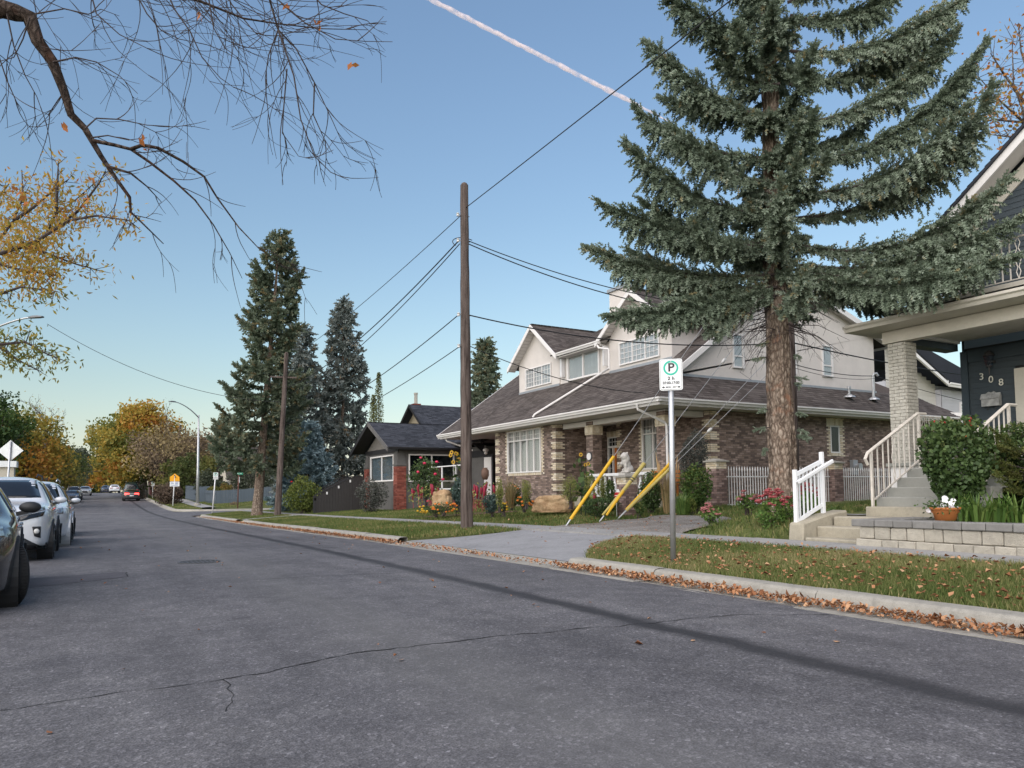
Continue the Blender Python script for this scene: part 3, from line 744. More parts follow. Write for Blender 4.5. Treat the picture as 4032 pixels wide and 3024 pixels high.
# porch columns, beam, soffit, floor
def pier(parent, cx, cy, sx, sy, z0, z1, course=CRS, mat='brick_brown', capz=None, blen=BL, n1=.008, stuff=False, name='brick', creamrows=0, flared=0):
    for face, L in ((Face((cx-sx/2, cy+sy/2, 0), (0, -1, 0), (-1, 0, 0)), sy), (Face((cx-sx/2, cy-sy/2, 0), (1, 0, 0), (0, -1, 0)), sx)):
        for j, (u0, u1, a, b) in enumerate(brick_runs(L, z0, z1, (), course, blen, 0 if face.N.x else 1)):
            one_brick(face, u0, u1, a, b, MAT['brick_cream' if creamrows and b > z1-creamrows*course-.01 else mat], parent, n1)
cols = []
for i, (cx, cy, lb) in enumerate(((15.98, 21.94, 'door'), (15.98, 18.05, 'corner'))):
    cm = MB().box(cx-.19, cy-.19, .6, cx+.19, cy+.19, 3.55).build('porch_column', MAT['mortar'], HB)
    for face, L in ((Face((cx-.2, cy+.2, 0), (0, -1, 0), (-1, 0, 0)), .4), (Face((cx-.2, cy-.2, 0), (1, 0, 0), (0, -1, 0)), .4)):
        mbc = MB()
        for u0, u1, a, b in brick_runs(L, .9, .9+34*CRS, (), CRS, BL, 0 if face.N.x else 1): face.block(mbc, u0+.005, u1-.005, a+.005, b-.005, -.012, .008, U(.05, .48))
        z = .9+34*CRS
        f2 = Face(face.O-face.U*.03, face.U, face.N)
        for u0, u1, a, b in brick_runs(L+.06, z, z+CRS, ()): f2.block(mbc, u0+.005, u1-.005, a+.005, b-.005, -.02, .04, U(.6, 1))
        soldiers(Face(f2.O+f2.N*.03, f2.U, f2.N), 0, L+.06, z+CRS, z+CRS+.22, mbc)
        for u0, u1, a, b in brick_runs(L+.06, z+CRS+.22, z+2*CRS+.22, ()): f2.block(mbc, u0+.005, u1-.005, a+.005, b-.005, -.02, .04, U(.55, .9))
        for u0, u1, a, b in brick_runs(L, z+2*CRS+.22, z+4*CRS+.22, ()): face.block(mbc, u0+.005, u1-.005, a+.005, b-.005, -.012, .008, U(.05, .4))
        mbc.build('column_bricks', MAT['brick'], cm)['kind'] = 'stuff'
    cols.append(cm)
fp = Face((15.78, 22.14, 0), (0, -1, 0), (-1, 0, 0))
pl = MB().lathe([(.15, 0), (.15, .03)], (0, 0, 0), 18); 
q = [Vector((15.76-.0, 22.06-.0, 2.34))]
pm = MB(); pm.prism([Vector((15.772, 21.94+.17*math.cos(R(a)), 2.42+.17*math.sin(R(a)))) for a in range(0, 360, 20)], (-.03, 0, 0)); pq = pm.build('house_plaque', MAT['iron'], HB)
pm = MB(); pm.prism([Vector((15.742, 21.94+.13*math.cos(R(a)), 2.42+.13*math.sin(R(a)))) for a in range(0, 360, 20)], (-.012, 0, 0)); pm.build('plaque_face', MAT['trim_white'], pq)
MB().box(15.80, 17.86, 3.55, 16.16, 23.7, 3.74).build('porch_beam', MAT['soffit'], HB)
MB().box(16.16, 17.86, 3.552, 17.45, 18.2, 3.738).build('porch_beam', MAT['soffit'], HB)
MB().box(15.6, 17.9, .3, 18.0, 23.8, .95).build('porch_floor', MAT['step'], HB)
MB().box(14.86, 17.02, 3.765, 18.3, 33.2, 3.80).build('soffit', MAT['soffit'], HB)
MB().box(18.31, 17.02, 3.765, 30.9, 17.7, 3.80).build('soffit', MAT['soffit'], HB)
# roofs -------------------------------------------------------
SL = .71; EZ = 3.98; XE, YE, YL = 14.84, 17.0, 33.35; XR = 21.9; ZR = EZ+SL*(XR-XE); YG = 18.2; YRK = 17.95
mb = MB(); mb.box(XE+.01, YE+.01, 3.80, XE+.05, YL, EZ-.02); mb.box(XE+.051, YE+.011, 3.80, 30.9, YE+.05, EZ-.02); mb.build('fascia', MAT['trim_white'], HB)
gutter(HB, (XE, YE-.1, EZ), (XE, YL, EZ)); gutter(HB, (XE-.1, YE, EZ-.003), (31., YE, EZ-.003), out=(0, -1, 0), name='gutter')
Vd = Vector((1, 0, SL)).normalized(); sl = lambda x: (x-XE)*math.sqrt(1+SL*SL)
shingles('shingles', MAT['shingle_brown'], HB, (XE, YL, EZ), (0, -1, 0), Vd, [(0, 0), (YL-YE, 0), (YL-YRK, sl(XE+YRK-YE)), (YL-YRK, sl(XR)), (0, sl(XR))])
s2 = .80; YW = YG
shingles('shingles', MAT['shingle_brown'], HB, (XE, YE, EZ), (1, 0, 0), (0, 1, s2), [(0, 0), (16.1, 0), (16.1-1.2, math.hypot(YW-YE, s2*(YW-YE))), (YW-YE, math.hypot(YW-YE, s2*(YW-YE)))])
rs_ = -.33; XRE = 28.1
shingles('shingles', MAT['shingle_brown'], HB, (XR, YL, ZR), (0, -1, 0), (1, 0, rs_), [(0, 0), (YL-YRK, 0), (YL-YRK, (XRE-XR)*1.053), (0, (XRE-XR)*1.053)])
# gable end wall facing the side yard
fG = Face((XE, YG, 0), (1, 0, 0), (0, -1, 0)); zg = EZ+s2*(YG-YE)-.05
def rl(x): return EZ+SL*(x-XE)-.06
pts = [(16.1, zg), (27.1, zg), (27.1, ZR+rs_*(27.1-XR)-.06), (XR, ZR-.06), (16.1, rl(16.1))]
MB().prism([Vector((a, YG, b)) for a, b in pts], (0, .2, 0)).build('gable_wall', MAT['stucco_cream'], HB)
MB().box(27.0, YG+.01, 3.9, 27.1, YL-.3, 7.0).build('rear_wall', MAT['stucco_cream'], HB)
MB().prism([Vector((a, YL-.3, b)) for a, b in [(15.2, 4.), (27.1, 4.), (27.1, 7.), (XR, ZR-.06), (15.4, 4.3)]], (0, .2, 0)).build('gable_wall', MAT['stucco_cream'], HB)
def rake(a, b, w=.22, t=.05, name='rake_board', mat='trim_white', off=(0, -1, 0)):
    a, b = Vector(a), Vector(b); mb = MB(); dn = Vector((0, 0, -w)); mb.prism([a, b, b+dn, a+dn], Vector(off)*t); return mb.build(name, MAT[mat], HB)
rake((XE+YRK-YE, YRK, EZ+SL*(YRK-YE)+.02), (XR, YRK, ZR+.02)); rake((XR, YRK, ZR+.021), (XRE, YRK, ZR+rs_*(XRE-XR)+.02))
rake((XE, YL+.02, EZ+.02), (XR, YL+.02, ZR+.02), off=(0, 1, 0))
n = 26
for i in range(n):   # soffit slats under the rear rake
    x0 = XR+(XRE-XR)*i/n; x1 = XR+(XRE-XR)*(i+.86)/n
    MB().prism([Vector((x0, YRK+.0, ZR+rs_*(x0-XR)-.14)), Vector((x1, YRK, ZR+rs_*(x1-XR)-.14)), Vector((x1, YG-.002, ZR+rs_*(x1-XR)-.14)), Vector((x0, YG-.002, ZR+rs_*(x0-XR)-.14))], (0, 0, .02)).build('soffit_slat', MAT['soffit'], HB)
gutter(HB, (XRE, YRK, ZR+rs_*(XRE-XR)), (XRE, YL, ZR+rs_*(XRE-XR)), out=(1, 0, 0))
MB().box(XE+YG-YE, YG-.03, zg-.02, 27.15, YG-.001, zg+.12).build('flashing', MAT['flash'], HB)
for px0, px1, py0, py1 in ((2881, 2925, 1315, 1450), (3085, 3131, 1340, 1470), (3234, 3275, 1360, 1484)):
    a, b = ony(px0, (py0+py1)/2, YG), ony(px1, (py0+py1)/2, YG); zt, zb = ony((px0+px1)/2, py0, YG).z, ony((px0+px1)/2, py1, YG).z
    win(HB, fG, a.x-XE, b.x-XE, zb, zt, (1,), (1, 2), .06, .06, None, 'blind', flat=True)
# dormers
XD = 17.2
fX = Face((XD, 30, 0), (0, -1, 0), (-1, 0, 0))
def dormer(y0, y1, ze, zp, ov=.38, xf=16.8):
    yc = (y0+y1)/2; zb = rl(XD)-.1; s = (zp-ze)/((y1-y0)/2+ov)
    MB().prism([Vector((XD, y0, zb)), Vector((XD, y1, zb)), Vector((XD, y1, ze+s*ov-.05)), Vector((XD, yc, zp-.06)), Vector((XD, y0, ze+s*ov-.05))], (.15, 0, 0)).build('dormer_wall', MAT['stucco_cream'], HB)
    for yy in (y0, y1):
        xe = XE+(ze+s*ov-EZ)/SL; MB().prism([Vector((XD+.151, yy, rl(XD)-.1)), Vector((xe, yy, ze+s*ov-.05)), Vector((XD+.151, yy, ze+s*ov-.05))], (0, .1 if yy == y0 else -.1, 0)).build('dormer_cheek', MAT['stucco_cream'], HB)
    for sg, ye in ((-1, y0-ov), (1, y1+ov)):
        xb = XE+(zp-EZ)/SL+.25; xe = XE+(ze-EZ)/SL+.25; W_ = abs(ye-yc); Ls = math.hypot(W_, zp-ze)
        shingles('shingles', MAT['shingle_brown'], HB, (xf, ye, ze), (1, 0, 0), (0, -sg*W_, zp-ze), [(0, 0), (xe-xf, 0), (xb-xf, Ls), (0, Ls)])
        rake((xf-.001*sg, ye, ze+.015), (xf-.001*sg, yc, zp+.015), .20, .04, off=(-1, 0, 0))
        k = 14                                # soffit boards under the overhang
        for i in range(k):
            t0, t1 = i/k, (i+.85)/k; a = Vector((xf, ye+(yc-ye)*t0, ze+(zp-ze)*t0-.12)); b = Vector((xf, ye+(yc-ye)*t1, ze+(zp-ze)*t1-.12))
            MB().prism([a, b, b+Vector((XD-xf-.003, 0, 0)), a+Vector((XD-xf-.003, 0, 0))], (0, 0, .015)).build('soffit_board', MAT['soffit'], HB)
    MB().box(XD-.03, y0, rl(XD)+.0, XD-.001, y1, rl(XD)+.14).build('flashing', MAT['flash'], HB)
dormer(26.0, 29.4, 6.86, 8.55); dormer(19.0, 22.5, 6.86, 8.45)
# shed dormer between the gables
MB().prism([Vector((XD+.05, 22.5, rl(XD)-.1)), Vector((XD+.05, 26., rl(XD)-.1)), Vector((XD+.05, 26., 6.9)), Vector((XD+.05, 22.5, 6.9))], (.15, 0, 0)).build('dormer_wall', MAT['stucco_cream'], HB)
shingles('shingles', MAT['shingle_brown'], HB, (16.86, 26.2, 6.93), (0, -1, 0), (1, 0, .52), [(0, 0), (3.8, 0), (3.8, 5.2), (0, 5.2)])
gutter(HB, (16.86, 25.6, 6.93), (16.86, 22.62, 6.93)); MB().box(16.87, 22.64, 6.74, 17.24, 25.6, 6.78).build('soffit', MAT['soffit'], HB)
def pxwin(px0, px1, pyt, pyb, X, **kw):
    pm_ = (px0+px1)/2; a, b = onx(px0, (pyt+pyb)/2, X).y, onx(px1, (pyt+pyb)/2, X).y
    win(HB, fX if X == XD else Face((X, 30, 0), (0, -1, 0), (-1, 0, 0)), 30-a, 30-b, onx(pm_, pyb, X).z, onx(pm_, pyt, X).z, flat=True, **kw)
pxwin(2072, 2173, 1442, 1520, XD, cols=(1, 1, 1.05), rows=(1,), fw=.05, depth=.06, muntin={('*', 0): (3, 4)}, behind='blind')
pxwin(2238, 2365, 1385, 1488, XD+.05, cols=(1, 1), rows=(1,), fw=.07, depth=.08, behind='curtain')
pxwin(2441, 2600, 1328, 1422, XD, cols=(1, 1, 1), rows=(1,), fw=.05, depth=.06, muntin={('*', 0): (3, 4)}, behind='blind')
MB().box(17.05, 25.62, 5.95, 17.22, 25.75, 6.75).build('shutter', MAT['white_metal'], HB); MB().box(16.95, 22.55, 5.95, 17.2, 22.62, 6.7).build('shutter', MAT['white_metal'], HB)
# downspouts
downspout(HB, [onx(*p_, 16.8) for p_ in ((2352, 1360), (2358, 1370), (2397, 1375), (2399, 1450))]+[(17.1, 22.9, 5.72), (14.95, 24.4, 4.16), (14.9, 24.45, 4.05)])
downspout(HB, [(14.78, 18.0, 3.86), (14.82, 18.0, 3.7), (15.7, 17.75, 3.3), (15.74, 17.72, 3.2), (15.74, 17.72, .7)])
downspout(HB, [(14.9, 32.7, 3.85), (15.0, 32.7, 3.65), (16.2, 32.3, 3.2)])
MB().box(20.0, 25.0, 7.0, 20.9, 26.1, 10.0).build('chimney', MAT['stucco_cream'], HB); MB().box(19.92, 24.92, 10.0, 20.98, 26.18, 10.14).build('chimney_cap', MAT['flash'], HB)
sk = MB(); P_ = Vector((15.5, 18.1, EZ+SL*(15.5-XE)+.03)); sk.obox(P_, (0, .55, 0), Vd*.6, (0, 0, .06)); sk.build('skylight', MAT['glass_dim'], HB) if False else None
# service mast, vents and meter on the side
for px, pyb, pyt, rd in ((3344, 1562, 1525, .045), (3440, 1572, 1478, .05)):
    b_ = ony(px, pyb, 17.62); h = (pyb-pyt)/FPX*31.; vp = MB().lathe([(.22, -.03), (.2, .02), (.09, .07), (.09, .09)], b_, 12).build('vent_flashing', MAT['galv'], HB)
    if h > .7: MB().tube([b_, b_+Vector((0, 0, h-.12)), b_+Vector((.04, -.02, h-.02)), b_+Vector((.14, -.06, h+.0)), b_+Vector((.2, -.08, h-.1))], rd, 8).build('service_mast', MAT['galv'], HB)
    else: MB().lathe([(rd, 0), (rd, h-.1), (rd*1.7, h-.1), (rd*1.7, h)], b_, 10).build('vent_pipe', MAT['galv'], HB)
MASTTOP = ony(3445, 1480, 17.4)
em = MB(); c_ = ony(3360, 1835, 17.55); em.box(c_.x-.13, 17.45, c_.z-.32, c_.x+.13, 17.6, c_.z+.22); eo = em.build('meter_box', MAT['flash'], HB)
mt = MB(); mt.tube([(c_.x+.06, 17.45, c_.z-.02), (c_.x+.06, 17.28, c_.z-.02)], .12, 14); mt.build('meter_dial', MAT['galv'], eo)
# porch balustrade
bal = thing('balustrade', 'white turned-baluster porch balustrade behind the lion pillar', 'balustrade', (15.5, 20., .95))
MB().box(15.40, 18.3, 1.66, 15.62, 21.75, 1.76).build('top_rail', MAT['white_metal'], bal, bevel=.01); MB().box(15.42, 18.3, .95, 15.60, 21.75, 1.03).build('bottom_rail', MAT['white_metal'], bal)
bp = [(.05, 0), (.05, .06), (.035, .08), (.075, .2), (.08, .27), (.045, .42), (.035, .5), (.05, .55), (.05, .63)]
for i in range(12): MB().lathe(bp, (15.51, 18.5+i*.27, 1.03), 10).build('baluster', MAT['white_metal'], bal, True)
bn = thing('porch_bench', 'orange wooden bench on the porch behind the lion', 'bench', (16.6, 19.2, .95))
for i in range(3): MB().box(16.95, 18.5, 1.45+i*.14, 16.98, 19.9, 1.55+i*.14).build('back_slat', MAT['wood_door'], bn)
MB().box(16.5, 18.5, 1.35, 16.95, 19.9, 1.39).build('seat', MAT['wood_door'], bn)
for yy in (18.55, 19.8):
    for xx in (16.52, 16.88): MB().box(xx, yy, .95, xx+.05, yy+.05, 1.35).build('leg', MAT['wood_door'], bn)
# ================================================================ blue-grey house on the right with raised porch
MAT['siding_blue'] = M('slate_blue_siding', (.040, .054, .064), .6, .1, 1.5, 50, .12, .004, stretch=(1, 1, 14), rnd=.08)
MAT['trim_teal'] = M('dark_teal_trim', (.030, .046, .058), .55, .08, 3, 40, .05)
MAT['cream_trim'] = M('cream_trim', (.52, .49, .42), .6, .13, 2.2, 40, .06)
MAT['block_tan'] = M('split_block', (.40, .37, .31), .95, .22, 9, 70, .9, .02, rnd=.12)
MAT['block_cap'] = M('grey_cap_stone', (.19, .185, .175), .95, .22, 7, 80, .5, .01, rnd=.12)
MAT['rust_white'] = M('worn_white_iron', (.58, .54, .48), .55, .28, 6, 60, .15)
H8 = thing('blue_house', 'dark blue-grey siding house with cream porch and brick column', 'house', (15.5, 8.4, .7))
f8 = Face((15.5, 8.44, 0), (0, -1, 0), (-1, 0, 0))
MB().box(15.53, -3, .6, 24, 8.40, 4.0).build('wall', MAT['trim_dark'], H8)
lap(H8, f8, 11, 1.6, 3.93, .112, MAT['siding_blue'], holes=[(.98, 2.4, 1.5, 3.45)])
f8s = Face((15.5, 8.44, 0), (1, 0, 0), (0, 1, 0)); MB().box(15.52, 8.41, .7, 24, 8.46, 6.2).build('side_wall', MAT['siding_blue'], H8)
MB().box(15.455, 8.33, 1.6, 15.5, 8.47, 3.94).build('corner_board', MAT['trim_teal'], H8); MB().box(15.455, 8.32, 3.70, 15.478, -3, 3.95).build('frieze_board', MAT['trim_teal'], H8)
tr = MB(); tr.box(15.44, 7.28, 1.6, 15.5, 7.46, 3.45); tr.box(15.44, 6.1, 3.28, 15.5, 7.28, 3.45); dt = tr.build('door_trim', MAT['cream_trim'], H8)
MB().box(15.46, 6.2, 1.62, 15.52, 7.27, 3.27).build('door', MAT['blind'], H8)
# porch floor, column, beam, roof
MB().box(13.22, -2, .5, 15.46, 8.62, 1.58).build('porch_base', MAT['trim_white'], H8); MB().box(13.16, -2, 1.58, 15.47, 8.68, 1.64).build('porch_floor', MAT['stepgrey'], H8)
cx0, cx1, cy0, cy1 = 13.40, 13.76, 8.36, 8.70
colm = MB().box(cx0+.01, cy0+.01, .7, cx1-.01, cy1-.01, 3.96).build('porch_column', MAT['brick_paint'], H8)
for face, L, of in ((Face((cx0, cy1, 0), (0, -1, 0), (-1, 0, 0)), cy1-cy0, 0), (Face((cx0, cy0, 0), (1, 0, 0), (0, -1, 0)), cx1-cx0, 1)):
    for u0, u1, a, b in brick_runs(L, 1.10, 1.10+44*.065, (), .065, .205, of): one_brick(face, u0, u1, a, b, MAT['brick_paint'], colm, .009+U(0, .004))
MB().box(13.36, -2, 3.97, 13.58, 8.78, 4.20).build('porch_beam', MAT['cream_trim'], H8); MB().box(13.581, 8.52, 3.972, 15.49, 8.78, 4.198).build('porch_beam', MAT['trim_teal'], H8)
MB().box(13.582, -2, 4.16, 15.49, 8.50, 4.19).build('porch_ceiling', MAT['cream_trim'], H8)
MB().box(13.59, -2, 4.10, 13.68, 8.5, 4.158).build('cove', MAT['trim_white'], H8); MB().box(13.69, 8.42, 4.10, 15.4, 8.5, 4.158).build('cove', MAT['trim_white'], H8)
MB().prism([Vector((12.92, -2, 4.23)), Vector((13.40, -2, 4.21)), Vector((13.40, 9.1, 4.21)), Vector((12.92, 9.2, 4.23))], (0, 0, .02)).build('soffit', MAT['cream_trim'], H8)
MB().prism([Vector((13.41, 8.8, 4.205)), Vector((15.5, 8.8, 4.205)), Vector((15.5, 9.15, 4.215)), Vector((13.41, 9.15, 4.215))], (0, 0, .02)).build('soffit', MAT['cream_trim'], H8)
gutter(H8, (12.93, -2, 4.36), (12.93, 9.2, 4.36), 'cream_trim', .13, .12); gutter(H8, (12.85, 9.18, 4.358), (15.5, 9.18, 4.358), 'cream_trim', .13, .1, out=(0, 1, 0))
MB().prism([Vector((12.86, -2, 4.37)), Vector((13.5, -2, 4.52)), Vector((15.5, -2, 4.54)), Vector((15.5, -2, 4.37))], (0, 11.24, 0)).build('porch_roof', MAT['shingle_slate'], H8)
MB().box(13.42, -2, 4.54, 15.48, 8.62, 4.62).build('balcony_deck', MAT['cream_trim'], H8)
# balcony railing
def railing(parent, a, b, h, n, mat, zlo=.08, post=True, diamond=()):
    a, b = Vector(a), Vector(b); up = Vector((0, 0, 1)); m = MAT[mat]
    MB().bar(a+up*h, b+up*h, .04, .02).build('top_rail', m, parent); MB().bar(a+up*zlo, b+up*zlo, .03, .015).build('bottom_rail', m, parent)
    for i in range(n+1):
        p = a.lerp(b, i/n)
        if i in diamond:
            d = (b-a).normalized()*.05; mb = MB()
            for s in (-1, 1): mb.tube([p+up*zlo, p+d*s*.7+up*(zlo+.12), p+d*s*.2+up*(zlo+.2), p+d*s*1.3+up*(zlo+(h-zlo)*.55), p+d*s*.2+up*(h-.2), p+d*s*.8+up*(h-.1), p+up*h], .008, 5)
            mb.build('scroll_baluster', m, parent)
        else: MB().bar(p+up*zlo, p+up*h, .018 if 0 < i < n or not post else .035).build('baluster', m, parent)
br = thing('balcony_railing', 'white iron railing with scrolls on the flat porch roof', 'railing', (13.5, 8.5, 4.62))
railing(br, (13.6, 8.2, 4.62), (13.6, 4.0, 4.62), .8, 33, 'rust_white', diamond=(6, 14, 22)); railing(br, (13.62, 8.21, 4.62), (15.4, 8.21, 4.62), .8, 15, 'rust_white', diamond=(4,))
# upper gable
zr = lambda y: 6.56+.79*(8.5-y)
fU = Face((15.5, 8.3, 0), (0, -1, 0), (-1, 0, 0))
MB().prism([Vector((15.53, 8.28, 4.4)), Vector((15.53, -1, 4.4)), Vector((15.53, -1, zr(9)-.2)), Vector((15.53, 4., zr(4)-.3)), Vector((15.53, 8.28, zr(8.28)-.3))], (.2, 0, 0)).build('gable_wall', MAT['trim_dark'], H8)
lap(H8, fU, 9, 4.56, 9.4, .112, MAT['siding_blue'], cut=lambda z: (max(0, (z-(zr(8.3)-.42))/.79), 8.6-max(0, (z-(zr(8.3)-.42))/.79)))
def rk(y0, y1, x, w, t, mat, dz=0., nm='rake_board'):
    a = Vector((x, y0, zr(y0)+dz)); b = Vector((x, y1, zr(y1)+dz)); MB().prism([a, b, b+Vector((0, 0, -w)), a+Vector((0, 0, -w))], (-t, 0, 0)).build(nm, MAT[mat], H8)
rk(9.25, 3.9, 15.0, .22, .05, 'trim_white'); rk(8.6, 3.9, 15.497, .30, .04, 'cream_trim', -.26, 'frieze_board')
MB().prism([Vector((15.01, 9.25, zr(9.25)-.13)), Vector((15.01, 3.9, zr(3.9)-.13)), Vector((15.5, 3.9, zr(3.9)-.13)), Vector((15.5, 9.25, zr(9.25)-.13))], (0, 0, .02)).build('rake_soffit', MAT['soffit'], H8)
shingles('shingles', MAT['shingle_slate'], H8, (14.9, 9.35, zr(9.35)+.03), (1, 0, 0), (0, -1, .79), [(0, 0), (9, 0), (9, 6.9), (0, 6.9)], lift=.02)
MB().prism([Vector((15., -1.4, 5.9)), Vector((15., 3.9, zr(3.9))), Vector((24., 3.9, zr(3.9))), Vector((24., -1.4, 5.9))], (0, 0, -.1)).build('far_roof_slope', MAT['shingle_slate'], H8)
# house number, mailbox, lantern
def txt(s, size, mat, parent, loc, rot, name='lettering', ext=.004, align='CENTER', sx=1., local=False, bold=0.):
    cu = bpy.data.curves.new('t', 'FONT'); cu.body = s; cu.size = size; cu.extrude = ext; cu.align_x = align; cu.align_y = 'CENTER'; cu.offset = size*bold
    tmp = bpy.data.objects.new('t', cu); COL.objects.link(tmp); bpy.context.view_layer.update()
    me = bpy.data.meshes.new_from_object(tmp.evaluated_get(bpy.context.evaluated_depsgraph_get())); bpy.data.objects.remove(tmp)
    me.materials.clear(); me.materials.append(mat); o = bpy.data.objects.new(name, me); COL.objects.link(o); o.parent = parent
    o.location = Vector(loc)-(worldloc(parent) if not local else Vector()); o.rotation_euler = rot; o.scale = (sx, 1, 1); return o
MAT['num_white'] = M('cream_numeral', (.70, .69, .60), .5, .05)
for ch, (px, py) in zip('308', ((3865, 1484), (3902, 1495), (3942, 1506))):
    p = onx(px, py, 15.47); txt(ch, .19, MAT['num_white'], H8, (15.468, p.y, p.z), (R(90), 0, R(-90)), 'house_numeral', .006)
MAT['worn_tin'] = M('worn_white_tin', (.33, .33, .32), .6, .55, 12, 60, .2)
c = onx(3900, 1575, 15.4); mbx = thing('mailbox', 'worn white tin mailbox below the house number 308', 'mailbox', (15.4, c.y, c.z))
b = MB(); b.prism([Vector((15.48, c.y+.165, c.z-.12)), Vector((15.38, c.y+.165, c.z-.12)), Vector((15.38, c.y+.165, c.z+.06)), Vector((15.44, c.y+.165, c.z+.12)), Vector((15.48, c.y+.165, c.z+.12))], (0, -.33, 0)); b.build('box', MAT['worn_tin'], mbx)
b = MB(); b.prism([Vector((15.372, c.y+.18, c.z+.02)), Vector((15.43, c.y+.18, c.z+.125)), Vector((15.43, c.y-.18, c.z+.125)), Vector((15.372, c.y-.18, c.z+.02))], (-.01, 0, .01)); b.build('lid', MAT['worn_tin'], mbx)
b = MB(); b.prism([Vector((15.45, c.y+.12, c.z+.12)), Vector((15.45, c.y+.05, c.z+.17)), Vector((15.45, c.y, c.z+.15)), Vector((15.45, c.y-.05, c.z+.17)), Vector((15.45, c.y-.12, c.z+.12))], (-.02, 0, 0)); b.build('crest', MAT['worn_tin'], mbx)
for s in (-1, 1): MB().tube([(15.46, c.y+s*.07, c.z-.12), (15.42, c.y+s*.07, c.z-.2), (15.40, c.y+s*.07, c.z-.17)], .006, 5).build('paper_hook', MAT['iron'], mbx)
c = onx(3893, 1415, 15.38); ln = thing('porch_lantern', 'black carriage lantern above the house number 308', 'lantern', (15.4, c.y, c.z))
ln_ = MB(); ln_.lathe([(.03, .17), (.05, .15), (.105, .08), (.10, .07)], c, 6); ln_.lathe([(.055, -.14), (.06, -.12), (.02, -.18), (.01, -.3)], c, 6); ln_.build('cap', MAT['iron'], ln)
MB().lathe([(.055, -.12), (.095, .07)], c, 6).build('glass', MAT['glass_dim'], ln); MB().lathe([(.06, -.02), (.06, .02)], (15.46, c.y-.02, c.z-.05), 10).build('back_plate', MAT['iron'], ln); MB().tube([(15.47, c.y, c.z-.06), (15.42, c.y, c.z-.16), c+Vector((0, 0, -.15))], .012, 6).build('arm', MAT['iron'], ln)
# concrete porch steps
ps = thing('porch_steps', 'grey painted concrete steps rising to the blue-grey house porch', 'steps', (12.4, 7.3, .69))
for i, zt in enumerate((.86, 1.02, 1.185, 1.36, 1.525)): MB().box(11.6+.3*i, 6.3, .5+.001*i, 13.21, 8.06-.003*i, zt).build('step', MAT['step' if i == 0 else 'stepgrey'], ps, bevel=.015)
# iron step railings
for nm, yy, lb in (('left', 7.98, 'white iron step railing with scroll end beside brick column'), ('right', 6.45, 'white iron step railing rising behind the leafy bush')):
    sr = thing('step_railing', lb, 'railing', (11.8, yy, .8)); m = MAT['rust_white']
    top = [Vector((11.60, yy, 1.58)), Vector((11.53, yy, 1.68)), Vector((11.60, yy, 1.78)), Vector((13.1, yy, 2.53)), Vector((13.35, yy, 2.53))]
    MB().tube(top, .028, 6).build('handrail', m, sr); MB().bar((11.75, yy, .98), (13.1, yy, 1.68), .025).build('bottom_rail', m, sr)
    MB().bar((11.70, yy, .72), (11.70, yy, 1.82), .04).build('post', m, sr); MB().bar((13.12, yy, 1.5), (13.12, yy, 2.52), .04).build('post', m, sr)
    for i in range(1, 9):
        t = i/9; x = 11.72+1.4*t; z0 = .98+.68*(x-11.75)/1.33; z1 = 1.82+.70*(x-11.7)/1.4
        if i == 4:
            mb = MB()
            for s in (-1, 1): mb.tube([(x, yy, z0), (x+.03*s, yy, z0+.12), (x+.01*s, yy, z0+.2), (x+.06*s, yy, (z0+z1)/2), (x+.01*s, yy, z1-.2), (x+.03*s, yy, z1-.1), (x, yy, z1)], .009, 5)
            mb.build('scroll_baluster', m, sr)
        else: MB().bar((x, yy, z0), (x, yy, z1), .018).build('baluster', m, sr)
pr = thing('porch_railing', 'rust-stained white iron railing on the porch beside brick column', 'railing', (14.6, 8.5, 1.64))
railing(pr, (13.80, 8.5, 1.64), (15.4, 8.5, 1.64), .92, 12, 'rust_white', diamond=(2, 3)); railing(pr, (13.3, 6.2, 1.64), (13.3, 3.0, 1.64), .92, 22, 'rust_white')
# retaining wall of split blocks
rw = thing('retaining_wall', 'low tan split-block retaining wall with grey cap stones', 'wall', (10.15, 3.6, .31))
MB().box(10.16, -4, .28, 10.42, 7.12, .69).build('core', MAT['block_tan'], rw)
def stone(parent, x0, y0, z0, x1, y1, z1, mat, nm, rough=.006):
    mb = MB(); mb.box(x0, y0, z0, x1, y1, z1); o = mb.build(nm, mat, parent, bevel=.012)
    for v in o.data.vertices: v.co += Vector((U(-rough, rough), U(-rough, rough), U(-rough, rough)))
    return o
y = 7.16
k = 0
while y > -3.5:
    w = U(.25, .30)*(1.5 if k == 0 else 1); stone(rw, 10.045, y-w+.004, .27, 10.3, y-.004, .42, MAT['block_tan'], 'block'); y -= w; k += 1
y = 7.12
while y > -3.5:
    w = U(.22, .27); stone(rw, 10.085, y-w+.004, .425, 10.34, y-.004, .603, MAT['block_tan'], 'block'); y -= w
y = 7.24
while y > -3.5:
    w = U(.28, .44); stone(rw, 10.06, y-w+.004, .607, 10.40, y-.004, .712, MAT['block_cap'], 'cap_stone', .004); y -= w
x = 10.42
while x < 11.5:
    stone(rw, x, 6.86, .607, x+.3, 7.22, .711, MAT['block_cap'], 'cap_stone', .004); stone(rw, x, 6.9, .28, x+.3, 7.14, .602, MAT['block_tan'], 'block'); x += .308
